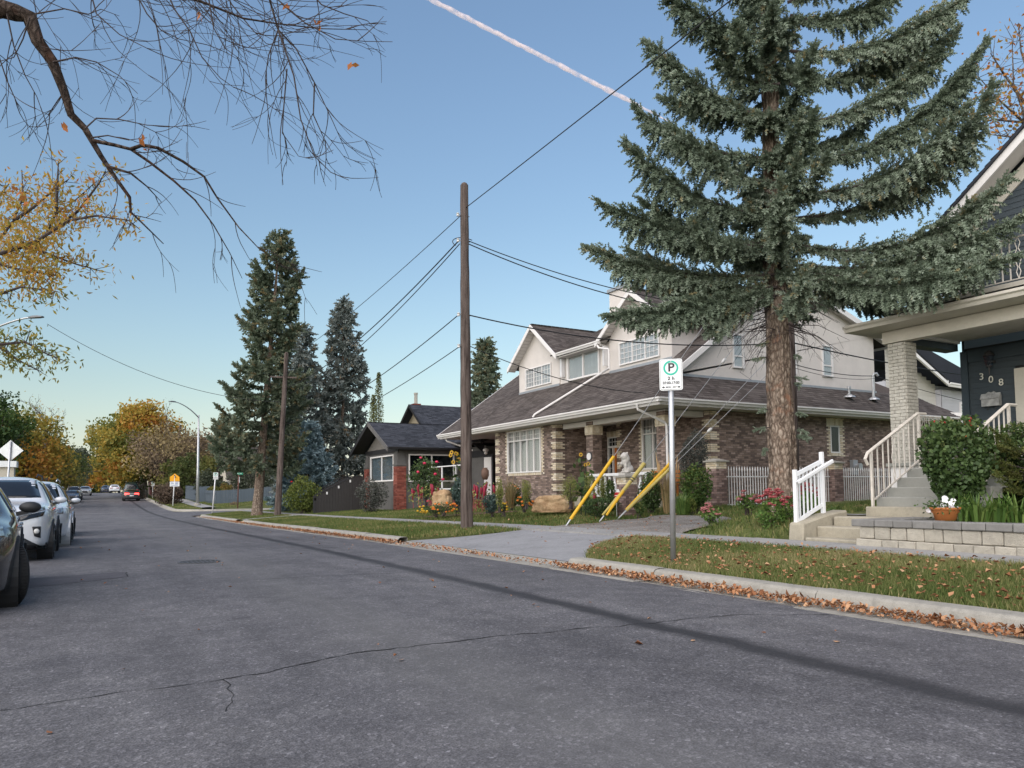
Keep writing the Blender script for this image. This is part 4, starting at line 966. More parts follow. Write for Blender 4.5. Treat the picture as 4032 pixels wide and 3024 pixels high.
# low steps from the sidewalk with cheek wall
ls = thing('garden_steps', 'weathered low concrete steps from the sidewalk with side curb block', 'steps', (10.6, 7.7, .31))
mb = MB(); mb.box(10.27, 7.18, .25, 10.66, 8.26, .375); mb.build('step', MAT['step'], ls, bevel=.02)
mb = MB(); mb.box(10.66, 7.16, .25, 11.06, 8.33, .545); mb.build('step', MAT['step'], ls, bevel=.02); mb = MB(); mb.box(11.06, 7.2, .25, 11.6, 8.30, .70); mb.build('step', MAT['step'], ls, bevel=.02)
MB().prism([Vector((10.3, 8.33, .25)), Vector((11.5, 8.33, .25)), Vector((11.5, 8.33, .80)), Vector((11.0, 8.33, .74)), Vector((10.34, 8.33, .60))], (0, .30, 0)).build('cheek_block', MAT['step'], ls, bevel=.025)
poly_sheet('side_path', [((11.5, 9.0), (11.5, 8.07)), ((12.5, 9.2), (12.5, 8.09)), ((14.5, 9.6), (14.5, 8.7)), ((19, 10.2), (19, 9.0))], MAT['side'], 4, .02, lambda x, y: .70)
# white aluminium handrail
z6_ = lambda x, y: (3000+x/3.858, 1750+y/3.858)
MAT['alu_white'] = M('white_aluminium', (.74, .755, .77), .35, .03, 5, 50, .02)
hr = thing('handrail', 'white aluminium handrail beside the low garden steps', 'handrail', (10.6, 8.2, .4))
A0, A1 = onx(*z6_(510, 1390), 10.42), onx(*z6_(480, 385), 10.42); B0, B1 = onx(*z6_(958, 1085), 11.12), onx(*z6_(948, 112), 11.12)
yy = (A0.y+B0.y)/2
a0, a1, b0, b1 = Vector((10.42, yy, A0.z)), Vector((10.42, yy, A1.z)), Vector((11.12, yy, B0.z)), Vector((11.12, yy, B1.z))
for p, q in ((a0, a1), (b0, b1)):
    MB().bar(p, q, .064).build('post', MAT['alu_white'], hr, bevel=.006); MB().box(p.x-.06, yy-.06, p.z-.02, p.x+.06, yy+.06, p.z+.012).build('foot_plate', MAT['alu_white'], hr)
up = Vector((0, 0, 1)); e = (b1-a1)
MB().bar(a1-up*.09, b1-up*.16, .05, .06).build('top_rail', MAT['alu_white'], hr); MB().bar(a0+up*.24, b0+up*.20, .035, .06).build('bottom_rail', MAT['alu_white'], hr)
off = Vector((0, -.09, 0)); d = (b1-a1).normalized()
MB().bar(a1-up*.20+off-d*.04, b1-up*.24+off+d*.2, .045, .07).build('grab_rail', MAT['alu_white'], hr, bevel=.012)
for p in (a1-up*.2, b1-up*.26): MB().bar(p, p+off, .03).build('bracket', MAT['alu_white'], hr)
for i in range(1, 7):
    t = i/7; MB().bar((a0+up*.24).lerp(b0+up*.20, t), (a1-up*.09).lerp(b1-up*.16, t), .022).build('baluster', MAT['alu_white'], hr)
# ================================================================ dark bungalow
HD = thing('dark_bungalow', 'dark grey stucco bungalow with brick piers and slate gable roofs', 'bungalow', (14.5, 37, .1))
XF, YA, YB = 13.6, 35.6, 40.6            # porch front plane, right and left sides
zb = .1
z3_ = lambda x, y: (1250+x/2.552, 1500+y/2.552)
wz0, wz1 = onx(*z3_(680, 1010), XF).z, onx(*z3_(680, 750), XF).z
zt = wz1+.25
fF = Face((XF, YB, 0), (0, -1, 0), (-1, 0, 0)); fS = Face((XF, YA, 0), (1, 0, 0), (0, -1, 0))
def dwall(face, L, z0, z1, hole=None, mat='stucco_dark', th=.2):
    mb = MB()
    if hole is None: face.block(mb, 0, L, z0, z1, -th, 0)
    else:
        a, b, c, d = hole; face.block(mb, 0, a, z0, z1, -th, 0); face.block(mb, b, L, z0, z1, -th, 0); face.block(mb, a, b, z0, c, -th, 0); face.block(mb, a, b, d, z1, -th, 0)
    return mb.build('wall', MAT[mat], HD)
Lf = YB-YA; wf = (.75, Lf-.62, wz0, wz1); dwall(fF, Lf, zb-.3, zt, wf); win(HD, fF, *wf, (1, 1), (1,), .07, .08, None, 'curtain', glass='glass_dim')
ws = (.55, 3.15, wz0-.05, wz1); dwall(fS, 3.7, zb-.3, zt, ws); win(HD, fS, *ws, (1, 1), (1,), .07, .08, None, 'dark', glass='glass_dim')
MB().box(XF+.25, YA+.25, zb, XF+3.6, YB-.2, zt).build('core', MAT['dark'], HD) if False else None
MB().box(17.3, YA-2.6, zb-.3, 26, 45, zt+.1).build('main_wall', MAT['stucco_dark'], HD)
MB().box(17.25, YA-2.6, zt-.45, 17.299, YA-.02, zt-.12).build('band', MAT['trim_dark'], HD)
# brick piers with flared stucco caps
for px, yy in ((0, YA), (1, YB-.1)):
    x0, y0 = XF-.12, yy-.12 if px == 0 else yy-.35
    pr_ = MB().box(x0+.01, y0+.01, zb-.3, x0+.49, y0+.49, wz0+.78).build('brick_pier', MAT['mortar'], HD)
    for face, L, of in ((Face((x0, y0+.5, 0), (0, -1, 0), (-1, 0, 0)), .5, 0), (Face((x0, y0, 0), (1, 0, 0), (0, -1, 0)), .5, 1)):
        for u0, u1, a, b in brick_runs(L, zb-.3+.001, wz0+.75, (), .075, .25, of): one_brick(face, u0, u1, a, b, MAT['brick_red'], pr_, .01)
    mb = MB(); c_ = Vector((x0+.25, y0+.25, wz0+.78)); mb.lathe([(.40, 0), (.40, .06), (.345, .08), (.26, .6), (.25, zt-wz0-.78)], c_, 4, sq=True); mb.build('pier_cap', MAT['stucco_dark'], HD)
# porch gable roof
yc = (YA+YB)/2; pk = onx(1481, 1655, XF-.75); ze = zt+.05; ov = .55; hp = pk.z-ze
W_ = yc-YA+ov
for sg in (-1, 1):
    ye = yc+sg*W_; Ls = math.hypot(W_, hp)
    shingles('shingles', MAT['shingle_slate'], HD, (XF-.75, ye, ze), (1, 0, 0), (0, -sg*W_, hp), [(0, 0), (5.2, 0), (6.5, Ls), (0, Ls)], .15, .33)
    a = Vector((XF-.76, ye, ze+.03)); b = Vector((XF-.76, yc, pk.z+.03)); MB().prism([a, b, b+Vector((0, 0, -.24)), a+Vector((0, 0, -.24))], (-.05, 0, 0)).build('barge_board', MAT['stucco_dark' if sg < 0 else 'trim_dark'], HD)
    MB().prism([a+Vector((.02, 0, -.1)), b+Vector((.02, 0, -.1)), b+Vector((.75, 0, -.1)), a+Vector((.75, 0, -.1))], (0, 0, .03)).build('eave_lining', MAT['trim_dark'], HD)
MB().prism([Vector((XF, YB+.1, zt)), Vector((XF, YA-.1, zt)), Vector((XF, yc, zt+hp*(W_-.45)/W_))], (.15, 0, 0)).build('gable_panel', M('gable_stucco', (.16, .15, .135), .92, .15, 3, 110, .5), HD)
MB().box(XF-.05, YA-.1, zt-.14, XF-.001, YB+.1, zt+.10).build('gable_band', MAT['trim_dark'], HD)
gutter(HD, (XF-.75, YA-ov, ze+.02), (17.6, YA-ov, ze+.02), 'trim_dark', .12, .1, out=(0, -1, 0)); downspout(HD, [(17.1, YA-ov+.05, ze-.1), (17.1, YA-.08, ze-.5), (17.1, YA-.08, zb)], 'trim_dark')
# main roof and dormer
zm = zt+.35
shingles('shingles', MAT['shingle_slate'], HD, (16.6, 45.6, zm), (0, -1, 0), (1, 0, .5), [(0, 0), (13.4, 0), (13.4, 5.2), (0, 5.2)], .15, .33)
MB().prism([Vector((16.6, 32.2, zm-.12)), Vector((21.25, 32.2, zm+2.2)), Vector((26.5, 32.2, zm-.2))], (0, 13.4, 0)).build('attic', MAT['stucco_dark'], HD)
MB().prism([Vector((16.55, 32.16, zm-.02)), Vector((16.55, 32.16, zm-.22)), Vector((21.25, 32.16, zm+2.15)), Vector((21.25, 32.16, zm+2.35))], (0, -.05, 0)).build('barge_board', MAT['trim_dark'], HD)
for yk in (33.2, 34.6): MB().prism([Vector((16.62, yk, zm-.1)), Vector((17.28, yk, zm-.1)), Vector((17.28, yk, zm-.55)), Vector((17.2, yk, zm-.55))], (0, .1, 0)).build('bracket', MAT['trim_dark'], HD)
dp = onx(1612, 1593, 17.6); xd, ydc, zp = 17.6, dp.y, dp.z; dw = 2.2; zl = zp-1.55
MB().prism([Vector((xd+.5, ydc-dw+.5, zl-.9)), Vector((xd+.5, ydc+dw-.5, zl-.9)), Vector((xd+.5, ydc+dw-.5, zl+.3)), Vector((xd+.5, ydc, zp-.12)), Vector((xd+.5, ydc-dw+.5, zl+.3))], (4, 0, 0)).build('dormer_wall', M('dormer_stucco', (.36, .31, .22), .9, .12, 3, 100, .3), HD)
for sg in (-1, 1):
    ye = ydc+sg*dw; Ls = math.hypot(dw, zp-zl)
    shingles('shingles', MAT['shingle_slate'], HD, (xd, ye, zl), (1, 0, 0), (0, -sg*dw, zp-zl), [(0, 0), (4.6, 0), (5.8, Ls), (0, Ls)], .15, .33)
    a = Vector((xd-.01, ye, zl+.02)); b = Vector((xd-.01, ydc, zp+.02)); MB().prism([a, b, b+Vector((0, 0, -.2)), a+Vector((0, 0, -.2))], (-.05, 0, 0)).build('barge_board', MAT['trim_dark'], HD)
win(HD, Face((xd+.5, ydc+1., 0), (0, -1, 0), (-1, 0, 0)), .3, 1.7, zl-.6, zl+.15, (1, 1), (1,), .07, .06, None, 'blind', flat=True)
c_ = onx(1623, 1590, 21); ch = MB().box(c_.x, c_.y-.3, 4, c_.x+.6, c_.y+.3, c_.z).build('chimney', MAT['brick_red'], HD); MB().lathe([(.14, 0), (.14, .75), (.17, .75), (.17, .85)], (c_.x+.3, c_.y, c_.z), 8).build('chimney_pot', MAT['brick_paint'], ch)
# back door, light, flood lamp, glass deck rail
dd = onx(1925, 1850, 17.28); dz = onx(1925, 1800, 17.28).z
MB().box(17.24, dd.y-.5, zb+.6, 17.29, dd.y+.5, dz+.12).build('door_surround', MAT['trim_dark'], HD); MB().box(17.20, dd.y-.38, zb+.6, 17.245, dd.y+.38, dz).build('door', MAT['trim_white'], HD)
MB().ell((17.12, dd.y, dz+.35), (.16, .16, .1)).build('globe_light', MAT['trim_white'], HD, True); MB().ell((17.12, dd.y, dz+.2), (.1, .1, .07)).build('globe_light', MAT['trim_white'], HD, True)
fl_ = onx(1893, 1755, 17.2); MB().box(17.1, fl_.y-.13, fl_.z-.13, 17.2, fl_.y+.13, fl_.z+.13).build('flood_lamp', MAT['trim_white'], HD)
dk = thing('deck_rail', 'white framed glass deck rail behind the near utility pole', 'railing', (14.6, 31.5, .5))
MB().box(14.7, 29.0, .2, 17.2, 34.3, .78).build('deck', M('red_deck', (.16, .035, .035), .8, .2), dk)
tz = onx(1880, 1828, 14.7).z; bz = tz-1.08
ys = [34.2, 32.6, 31.0, 29.5]
for yy in ys: MB().box(14.66, yy-.03, bz-.05, 14.72, yy+.03, tz).build('post', MAT['white_metal'], dk)
MB().box(14.65, 29.47, tz, 14.73, 34.23, tz+.05).build('top_rail', MAT['white_metal'], dk); MB().box(14.66, 29.47, bz, 14.72, 34.23, bz+.05).build('bottom_rail', MAT['white_metal'], dk)
for a, b in zip(ys[1:], ys[:-1]): MB().box(14.685, a+.05, bz+.07, 14.695, b-.05, tz-.03).build('glass_panel', MAT['glass'], dk)
# front stairs with board sides
fs_ = thing('front_stairs', 'black board-sided front stairs of the dark bungalow', 'stairs', (12, 41.5, .1))
ysA, ysB = 40.7, 42.5
for i in range(6): MB().box(10.9+.32*i, ysA+.1, -.1, 13.4, ysB-.1, .12+.19*(i+1)).build('step', MAT['step'] if i < 2 else MAT['trim_dark'], fs_)
for yy in (ysA, ysB):
    n = 18
    for i in range(n):
        x0 = 10.7+2.9*i/n; zz = 1.0+1.05*min(1, i/(n-5)); MB().box(x0+.004, yy-.03, .0, x0+2.9/n-.004, yy+.03, zz+.03).build('board', M('black_board', (.03, .028, .028), .7, .2, 6) if i == 0 and yy == ysA else bpy.data.materials['black_board'], fs_)
    MB().bar((10.65, yy, 1.04), (12.75, yy, 2.10), .12, .05).build('cap_rail', MAT['trim_dark'], fs_); MB().bar((12.75, yy, 2.10), (13.6, yy, 2.12), .12, .05).build('cap_rail', MAT['trim_dark'], fs_)
    MB().box(10.6, yy-.06, -.1, 10.72, yy+.06, 1.04).build('newel', MAT['trim_dark'], fs_)
for i in range(4): MB().box(10.62+.66*i, ysB-.06, .85+.33*i, 10.68+.66*i, ysB-.035, .97+.33*i).build('step_light', MAT['trim_white'], fs_) if False else MB().box(10.64+.66*i, ysA-.06, .78+.33*i, 10.72+.66*i, ysA-.032, .92+.33*i).build('step_light', MAT['white_metal'], fs_)
# ================================================================ cream cottage beyond the cross street, grey board fences
MAT['cream_wall'] = M('cream_wall', (.50, .46, .38), .85, .08, 2, 60, .2)
zc = .0
HC = thing('cream_cottage', 'cream cottage with steep gable half hidden behind hedges', 'cottage', (20, 92, .3))
def cp(px, py, D): return dep(px, py, D)
a_ = dep(905, 1960, 88); hx, hy = a_.x, a_.y
MB().box(hx-.5, hy-3.5, -.3, hx+7, hy+4.5, 3.2).build('wall', MAT['cream_wall'], HC)
MB().prism([Vector((hx-.5, hy-3.5, 3.2)), Vector((hx-.5, hy+4.5, 3.2)), Vector((hx-.5, hy+.5, 6.6))], (7.5, 0, 0)).build('gable', MAT['cream_wall'], HC)
for sg in (-1, 1): MB().prism([Vector((hx-1., hy+.5+sg*4.7, 2.75)), Vector((hx-1., hy+.5, 6.85)), Vector((hx+7.4, hy+.5, 6.85)), Vector((hx+7.4, hy+.5+sg*4.7, 2.75))], (0, 0, .14)).build('roof', MAT['shingle_brown'], HC)
fc = Face((hx-.5, hy+4.5, 0), (0, -1, 0), (-1, 0, 0)); fcs = Face((hx-.5, hy-3.5, 0), (1, 0, 0), (0, -1, 0))
win(HC, fc, 2.6, 3.6, 1.0, 2.7, (1,), (1, 1), .12, .1, None, 'dark', flat=True); win(HC, fc, 6.2, 7.3, .9, 2.8, (1, 1), (1, 1), .12, .1, None, 'dark', flat=True); win(HC, fcs, .7, 1.9, .8, 2.7, (1, 1), (1, 1), .12, .1, None, 'dark', flat=True)
MB().prism([Vector((hx-1.3, hy+4.4, 2.9)), Vector((hx-.5, hy+4.4, 3.3)), Vector((hx-.5, hy+1.9, 3.3)), Vector((hx-1.3, hy+1.9, 2.9))], (0, 0, .1)).build('porch_hood', MAT['trim_dark'], HC)
downspout(HC, [(hx-.6, hy-3.5, 3.1), (hx-.6, hy-3.6, 0)], 'trim_white', .1)
MAT['fence_grey'] = M('weathered_blue_fence', (.085, .11, .135), .85, .25, 1.4, 40, .15, stretch=(6, 6, .6), rnd=.12)
def board_fence(label, a, b, h, w=.16):
    a, b = Vector(a), Vector(b); t = thing('board_fence', label, 'fence', (a+b)/2); L = (b-a).length; n = int(L/w); d = (b-a).normalized(); nr = Vector((-d.y, d.x, 0))
    me = None
    for i in range(n):
        p = a+d*(i+.5)*L/n; p.z = Tz(p.x, p.y)
        if me is None:
            mb = MB(); q = MB(); mb.obox(-d*(L/n*.47)-nr*.011, d*(L/n*.94), nr*.022, Vector((0, 0, h))); o = mb.build('board', MAT['fence_grey'], t, world=False); me = o.data; o.location = p-worldloc(t)
        else: inst('board', me, t, p-worldloc(t)+Vector((0, 0, U(-.015, .015))))
    for zz in (.25, h-.3):
        A = a.copy(); B = b.copy(); A.z = Tz(A.x, A.y)+zz; B.z = Tz(B.x, B.y)+zz; MB().bar(A+nr*.04, B+nr*.04, .04, .09).build('rail', MAT['fence_grey'], t)
fy = 80.; fx0 = 11.0
board_fence('low blue-grey board fence along the cross street', (fx0, fy, 0), (fx0+12, fy-1.5, 0), 1.35)
board_fence('low blue-grey board fence return beside the far sidewalk', (fx0, fy+.1, 0), (fx0-.3, fy+5.5, 0), 1.35)
board_fence('tall blue-grey board fence past the hedge on far corner', (10.2, 88., 0), (11.6, 87.6, 0), 1.7); board_fence('tall blue-grey board fence receding along the street', (10.2, 88.1, 0), (9.95, 98, 0), 1.7)
# far dark shed-roof building and red house among the trees
FB = thing('distant_flat_house', 'dark flat-roofed house rising behind the bare trees', 'house', (24, 118, .5)); a_ = dep(735, 1720, 118)
MB().box(a_.x-5, a_.y, 0, a_.x+7, a_.y+8, a_.z-.4).build('wall', M('brown_wall', (.08, .06, .05), .9, .2), FB); MB().prism([Vector((a_.x-6, a_.y-.5, a_.z-.45)), Vector((a_.x+8, a_.y-.5, a_.z-.1)), Vector((a_.x+8, a_.y-.5, a_.z+.15)), Vector((a_.x-6, a_.y-.5, a_.z-.2))], (0, 9, 0)).build('roof', MAT['trim_dark'], FB)
RH = thing('red_porch_house', 'low dark red house with white porch roof behind school-zone sign', 'house', (13, 120, 1)); a_ = dep(640, 1905, 112)
MB().box(a_.x-1.5, a_.y, -.2, a_.x+6, a_.y+5, a_.z+1.2).build('wall', M('red_wall', (.13, .03, .03), .85, .2), RH); MB().prism([Vector((a_.x-3, a_.y-1, a_.z+.9)), Vector((a_.x+6.5, a_.y-1, a_.z+1.5)), Vector((a_.x+6.5, a_.y-1, a_.z+1.65)), Vector((a_.x-3, a_.y-1, a_.z+1.05))], (0, 6, 0)).build('roof', MAT['trim_white'], RH)
# pale sided houses behind the brick house
MAT['vinyl'] = M('pale_vinyl', (.42, .42, .44), .7, .06, 2, 40, .05, rnd=.05)
MAT['vinyl_cream'] = M('cream_vinyl', (.52, .50, .46), .7, .06, 2, 40, .05, rnd=.05)
HV = thing('pale_siding_house', 'pale grey lap-siding house far behind the porch column', 'house', (40, 27, 1))
def P8(x, y, D): return dep(3400+x/3.5, 1380+y/3.5, D)
D_ = 46
rA, rB, rC = P8(720, 300, D_), P8(1140, 470, D_), P8(1400, 470, D_-1.5)
xw = rB.x; base = P8(1110, 1000, D_)
fv = Face((xw-5.2, rB.y+.6, 0), (1, 0, 0), (0, -1, 0)); fw_ = Face((xw-.2, rB.y+4.5, 0), (0, -1, 0), (-1, 0, 0))
MB().box(xw-5.1, rB.y+.65, .5, xw+5, rB.y+6, rB.z).build('wall', MAT['vinyl'], HV)
lap(HV, fv, 5.0, 1.0, rB.z+2.2, .2, MAT['vinyl_cream'], cut=lambda z: (0, 5.0 if z < rB.z else max(.1, 5.0-(z-rB.z)/.42)))
fv2 = Face((xw-.2, rB.y+.2, 0), (1, 0, 0), (0, -1, 0)); MB().box(xw-.2, rB.y+.25, .5, xw+5, rB.y+.64, rB.z-.3).build('bay_wall', MAT['vinyl'], HV)
lap(HV, fv2, 4.8, 1.0, rB.z-.3, .2, MAT['vinyl']); win(HV, fv2, 1.9, 3.6, rB.z-2.35, rB.z-1.0, (1, 1), (1,), .1, .08, None, 'dark', flat=True)
MB().prism([Vector((xw-.6, rB.y-.5, rB.z-.15)), Vector((xw-6, rB.y-.5, rB.z+2.4)), Vector((xw-6, rB.y-.5, rB.z+2.75)), Vector((xw-.6, rB.y-.5, rB.z+.15))], (0, .12, 0)).build('rake_board', MAT['trim_white'], HV)
MB().prism([Vector((xw-.7, rB.y-.5, rB.z+.1)), Vector((xw-6, rB.y-.5, rB.z+2.65)), Vector((xw-4.5, rB.y+6, rB.z+3.2)), Vector((xw+6, rB.y+6, rB.z+.6)), Vector((xw+6, rB.y-.3, rB.z-.25))], (0, 0, .12)).build('roof', MAT['shingle_slate'], HV)
gutter(HV, (xw-.5, rB.y-.4, rB.z+.05), (xw+6, rB.y-.4, rB.z-.2), 'trim_white', .25, .15, out=(0, -1, 0))
HV2 = thing('rear_garage', 'dark shingle hipped garage roof behind the brick house', 'garage', (31, 18, 1))
def Pz(x, y, D): return dep(3300+x/3.0219, 1200+y/3.0219, D)
q = [Pz(440, 800, 40), Pz(650, 765, 40), Pz(960, 900, 40), Pz(440, 940, 40)]
a_, b_, c_, d_ = Pz(440, 950, 37), Pz(1460, 1305, 37), Pz(960, 1280, 36.5), Pz(1495, 1330, 36.5)
mb = MB(); e0, e1 = Pz(300, 1270, 36.5), Pz(1460, 1308, 36.5); ap = Pz(440, 930, 39)
mb.prism([e0, e1, ap, Pz(250, 930, 39)], (0, .3, .0)); mb.build('roof', MAT['shingle_brown'], HV2)
MB().bar(ap+Vector((0, -.1, .05)), e1+Vector((0, -.1, .05)), .18, .12).build('hip_board', MAT['trim_white'], HV2) if False else None
MB().obox(e0+Vector((0, .5, -3)), e1-e0, Vector((0, .3, 0)), Vector((0, 0, 2.8))).build('wall', MAT['vinyl'], HV2); MB().bar(e0, e1, .15, .18).build('eave_gutter', MAT['trim_white'], HV2)
HV3 = thing('grey_roof_house', 'grey hip-roof house peeking out left of the porch column', 'house', (33, 30, 1))
r0_, r1_, r2_ = Pz(420, 800, 50), Pz(700, 750, 50), Pz(540, 940, 49)
MB().prism([r0_, r1_, Pz(720, 960, 49), Pz(420, 960, 49)], (.3, .5, 0)).build('roof', MAT['shingle_slate'], HV3); MB().bar(Pz(545, 925, 48.9), Pz(665, 855, 49.2), .12, .3).build('rake_board', MAT['trim_white'], HV3); MB().prism([Pz(550, 940, 49), Pz(700, 850, 49.3), Pz(700, 1200, 49.3), Pz(550, 1200, 49)], (.3, .5, 0)).build('wall', MAT['vinyl'], HV3)
# ================================================================ trees
from mathutils import noise as mnoise
def _bark(name, lo, mid, hi, sc=1.):
    t = NT(name); p = t.obj()
    a = t.noise(9*sc, 5, .65, stretch=(1, 1, .25)); vo = t.n('TexVoronoi', feature='DISTANCE_TO_EDGE'); vo.inputs['Scale'].default_value = 16*sc; mp_ = t.n('Mapping'); mp_.inputs['Scale'].default_value = (1, 1, .42)
    ns_ = t.n('TexNoise'); ns_.inputs['Scale'].default_value = 7*sc; t.l(p, ns_.inputs['Vector']); wv = t.mix(p, ns_.outputs['Color'], .10); t.l(wv, mp_.inputs[0]); t.l(mp_.outputs[0], vo.inputs['Vector'])
    b_ = t.math('ADD', t.math('MULTIPLY', vo.outputs['Distance'], 1.5, clamp=True), t.math('MULTIPLY', t.noise(45*sc, 3, .7), .35))
    c = t.ramp(t.math('ADD', t.math('MULTIPLY', a, .5), t.math('MULTIPLY', b_, .5)), [(.32, lo), (.5, mid), (.68, hi)])
    red = t.ramp(t.noise(2.2*sc, 3), [(.58, (0, 0, 0)), (.68, (1, 1, 1))])
    c = t.mix(c, (mid[0]*1.25, mid[1]*.75, mid[2]*.55), t.math('MULTIPLY', red, .5))
    return t.done(t.bsdf(c, .95, 0, t.bump(b_, .8, .03), .15))
MAT['bark_spruce'] = _bark('spruce_bark', (.085, .062, .048), (.23, .18, .14), (.36, .30, .245))
MAT['bark'] = _bark('grey_bark', (.05, .042, .036), (.13, .11, .095), (.22, .19, .165))
MAT['twig'] = M('dark_twig', (.055, .042, .040), .9, .3, 9, 40, .2)
MAT['bark_pale'] = _bark('pale_bark', (.10, .09, .08), (.22, .20, .18), (.34, .31, .28), .4)
MAT['needle'] = Mleaf('spruce_needles', [(0, (.052, .074, .048)), (.4, (.135, .175, .118)), (.72, (.23, .28, .205)), (.94, (.31, .36, .29)), (1, (.30, .26, .14))], .6, .22, .3)
MAT['needle_far'] = Mleaf('far_spruce_needles', [(0, (.045, .068, .040)), (.4, (.105, .14, .088)), (.75, (.19, .225, .16)), (1, (.22, .17, .08))], .65, .25, .25)
MAT['needle_blue'] = Mleaf('blue_spruce_needles', [(0, (.085, .13, .145)), (.5, (.20, .285, .31)), (1, (.34, .44, .47))], .6, .1, .3)
MAT['needle_grey'] = Mleaf('grey_spruce_needles', [(0, (.065, .085, .075)), (.5, (.16, .19, .175)), (.85, (.26, .29, .275)), (1, (.22, .16, .09))], .65, .22, .25)
def unit(a): return a/np.maximum(np.linalg.norm(a, axis=-1, keepdims=True), 1e-9)
def sprig_mesh(name, P, D, L, rad, val, mat, parent, N=14, w=.035):
    n = len(P); D = unit(D); a = np.where(np.abs(D[:, 2:3]) > .9, np.array([[1., 0, 0]]), np.array([[0, 0, 1.]])); E1 = unit(np.cross(D, a)); E2 = np.cross(D, E1)
    t = (np.arange(N)+.5)/N; ph = np.arange(N)*2.399+rng.uniform(0, 6.28, (n, 1)); rr = rad[:, None]*(1-.55*t[None]**2)*rng.uniform(.75, 1.2, (n, N))
    base = P[:, None]+D[:, None]*(L[:, None]*t[None])[..., None]
    rd = E1[:, None]*np.cos(ph)[..., None]+E2[:, None]*np.sin(ph)[..., None]
    tip = base+(rd+D[:, None]*.75)*rr[..., None]; ww = (w*(L/.15))[:, None, None]
    v = np.stack([base-D[:, None]*ww*.5, base+D[:, None]*ww*.5+0, tip], 2).reshape(-1, 3)
    f = np.arange(n*N*3).reshape(-1, 3)
    vv = np.clip(np.repeat(val, N)+rng.normal(0, .05, n*N), 0, 1)
    o = npmesh(name, v, f, mat, parent, vv); return o
def bez(pts, n):
    pts = [np.array(p, float) for p in pts]; t = np.linspace(0, 1, n)[:, None]
    if len(pts) == 3: return (1-t)**2*pts[0]+2*t*(1-t)*pts[1]+t*t*pts[2]
    return (1-t)**3*pts[0]+3*t*(1-t)**2*pts[1]+3*t*t*(1-t)*pts[2]+t**3*pts[3]
class Con:
    def __init__(s): s.P = []; s.D = []; s.L = []; s.R = []; s.V = []; s.wood = MB()
    def branch(s, pts, step, tw, sl, sr, r0, droop=.6, start=.12, voff=0., spread=1., k=3, dens=1.):
        c = bez(pts, 24); seg = np.linalg.norm(np.diff(c, axis=0), axis=1); L = seg.sum(); cl = np.concatenate([[0], np.cumsum(seg)])/L
        s.wood.tube(c[::3] if len(c) > 8 else c, list(np.linspace(r0, r0*.12, len(c[::3]))), 5)
        n = max(4, int(L/step)); bv = random.gauss(0, .07)+voff
        for i in range(n+1):
            t = start+(1-start)*i/n; p = np.array([np.interp(t, cl, c[:, j]) for j in range(3)]); q = np.array([np.interp(min(t+.03, 1), cl, c[:, j]) for j in range(3)])
            d = q-p if t < .97 else c[-1]-c[-2]; d = d/max(np.linalg.norm(d), 1e-6); sd = np.cross(d, [0, 0, 1.]); sd /= max(np.linalg.norm(sd), 1e-6)
            env = tw*(.35+.65*math.sin(math.pi*min(1, (1-t)*1.1+.1)))*(1.0 if t < .8 else .75)
            if t > .93: env = tw*.3
            for j in range(k):
                if random.random() > dens: continue
                side = random.choice((-1, 1))*random.random()**.6*spread; dn = -droop*random.uniform(.25, 1.25) if random.random() < .75 else random.uniform(.1, .5)
                if t > .9: dn *= .25; side *= .6
                dr = d*random.uniform(.35, .9)+sd*side+np.array([0, 0, dn]); dr /= np.linalg.norm(dr); ln = env*random.uniform(.55, 1.2)
                m = max(1, int(ln/(sl*.62)))
                for u in range(m):
                    pp = p+dr*ln*u/m+np.random.default_rng(random.randrange(1 << 30)).normal(0, sl*.12, 3); dd = dr+np.array([random.gauss(0, .28), random.gauss(0, .28), random.gauss(0, .22)-.12*droop*u])
                    s.P.append(pp); s.D.append(dd); s.L.append(sl*random.uniform(.75, 1.25)); s.R.append(sr*random.uniform(.8, 1.2)); s.V.append(.44+bv+random.gauss(0, .17)+(.10 if dn > 0 else 0)+(.16 if u == m-1 else 0))
            s.P.append(p); s.D.append(d+np.array([0, 0, .15])); s.L.append(sl); s.R.append(sr); s.V.append(.55+bv)
    def finish(s, t, mat, N, w=.035, wood='twig'):
        sprig_mesh('crown', np.array(s.P), np.array(s.D), np.array(s.L), np.array(s.R), np.array(s.V), mat, t, N, w)['kind'] = 'stuff'
        s.wood.build('branches', MAT[wood], t)['kind'] = 'stuff'
def trunk_mesh(parent, base, H, r0, r1, mat, nz=60, na=28, amp=.03, seed=0., lean=(0, 0), flare=.35, name='trunk'):
    base = Vector(base); vs = []; fs = []
    for i in range(nz+1):
        t = i/nz; z = H*t; r = (r0+(r1-r0)*t)*(1+flare*math.exp(-z/.35))
        for j in range(na):
            a = 2*math.pi*j/na; q = Vector((math.cos(a)*3.2, math.sin(a)*3.2, z*1.3+seed))
            k = mnoise.noise(Vector((q.x*2.2, q.y*2.2, q.z*.9)))*amp+mnoise.noise(Vector((q.x*.6, q.y*.6, q.z*.8)))*amp*.9+mnoise.noise(Vector((q.x*5, q.y*5, q.z*2.6)))*amp*.5
            rr = r+k; vs.append((base.x+math.cos(a)*rr+lean[0]*t, base.y+math.sin(a)*rr+lean[1]*t, base.z+z))
    for i in range(nz):
        for j in range(na): fs.append((i*na+j, i*na+(j+1) % na, (i+1)*na+(j+1) % na, (i+1)*na+j))
    mb = MB(); mb.add(vs, fs); return mb.build(name, mat, parent, True)
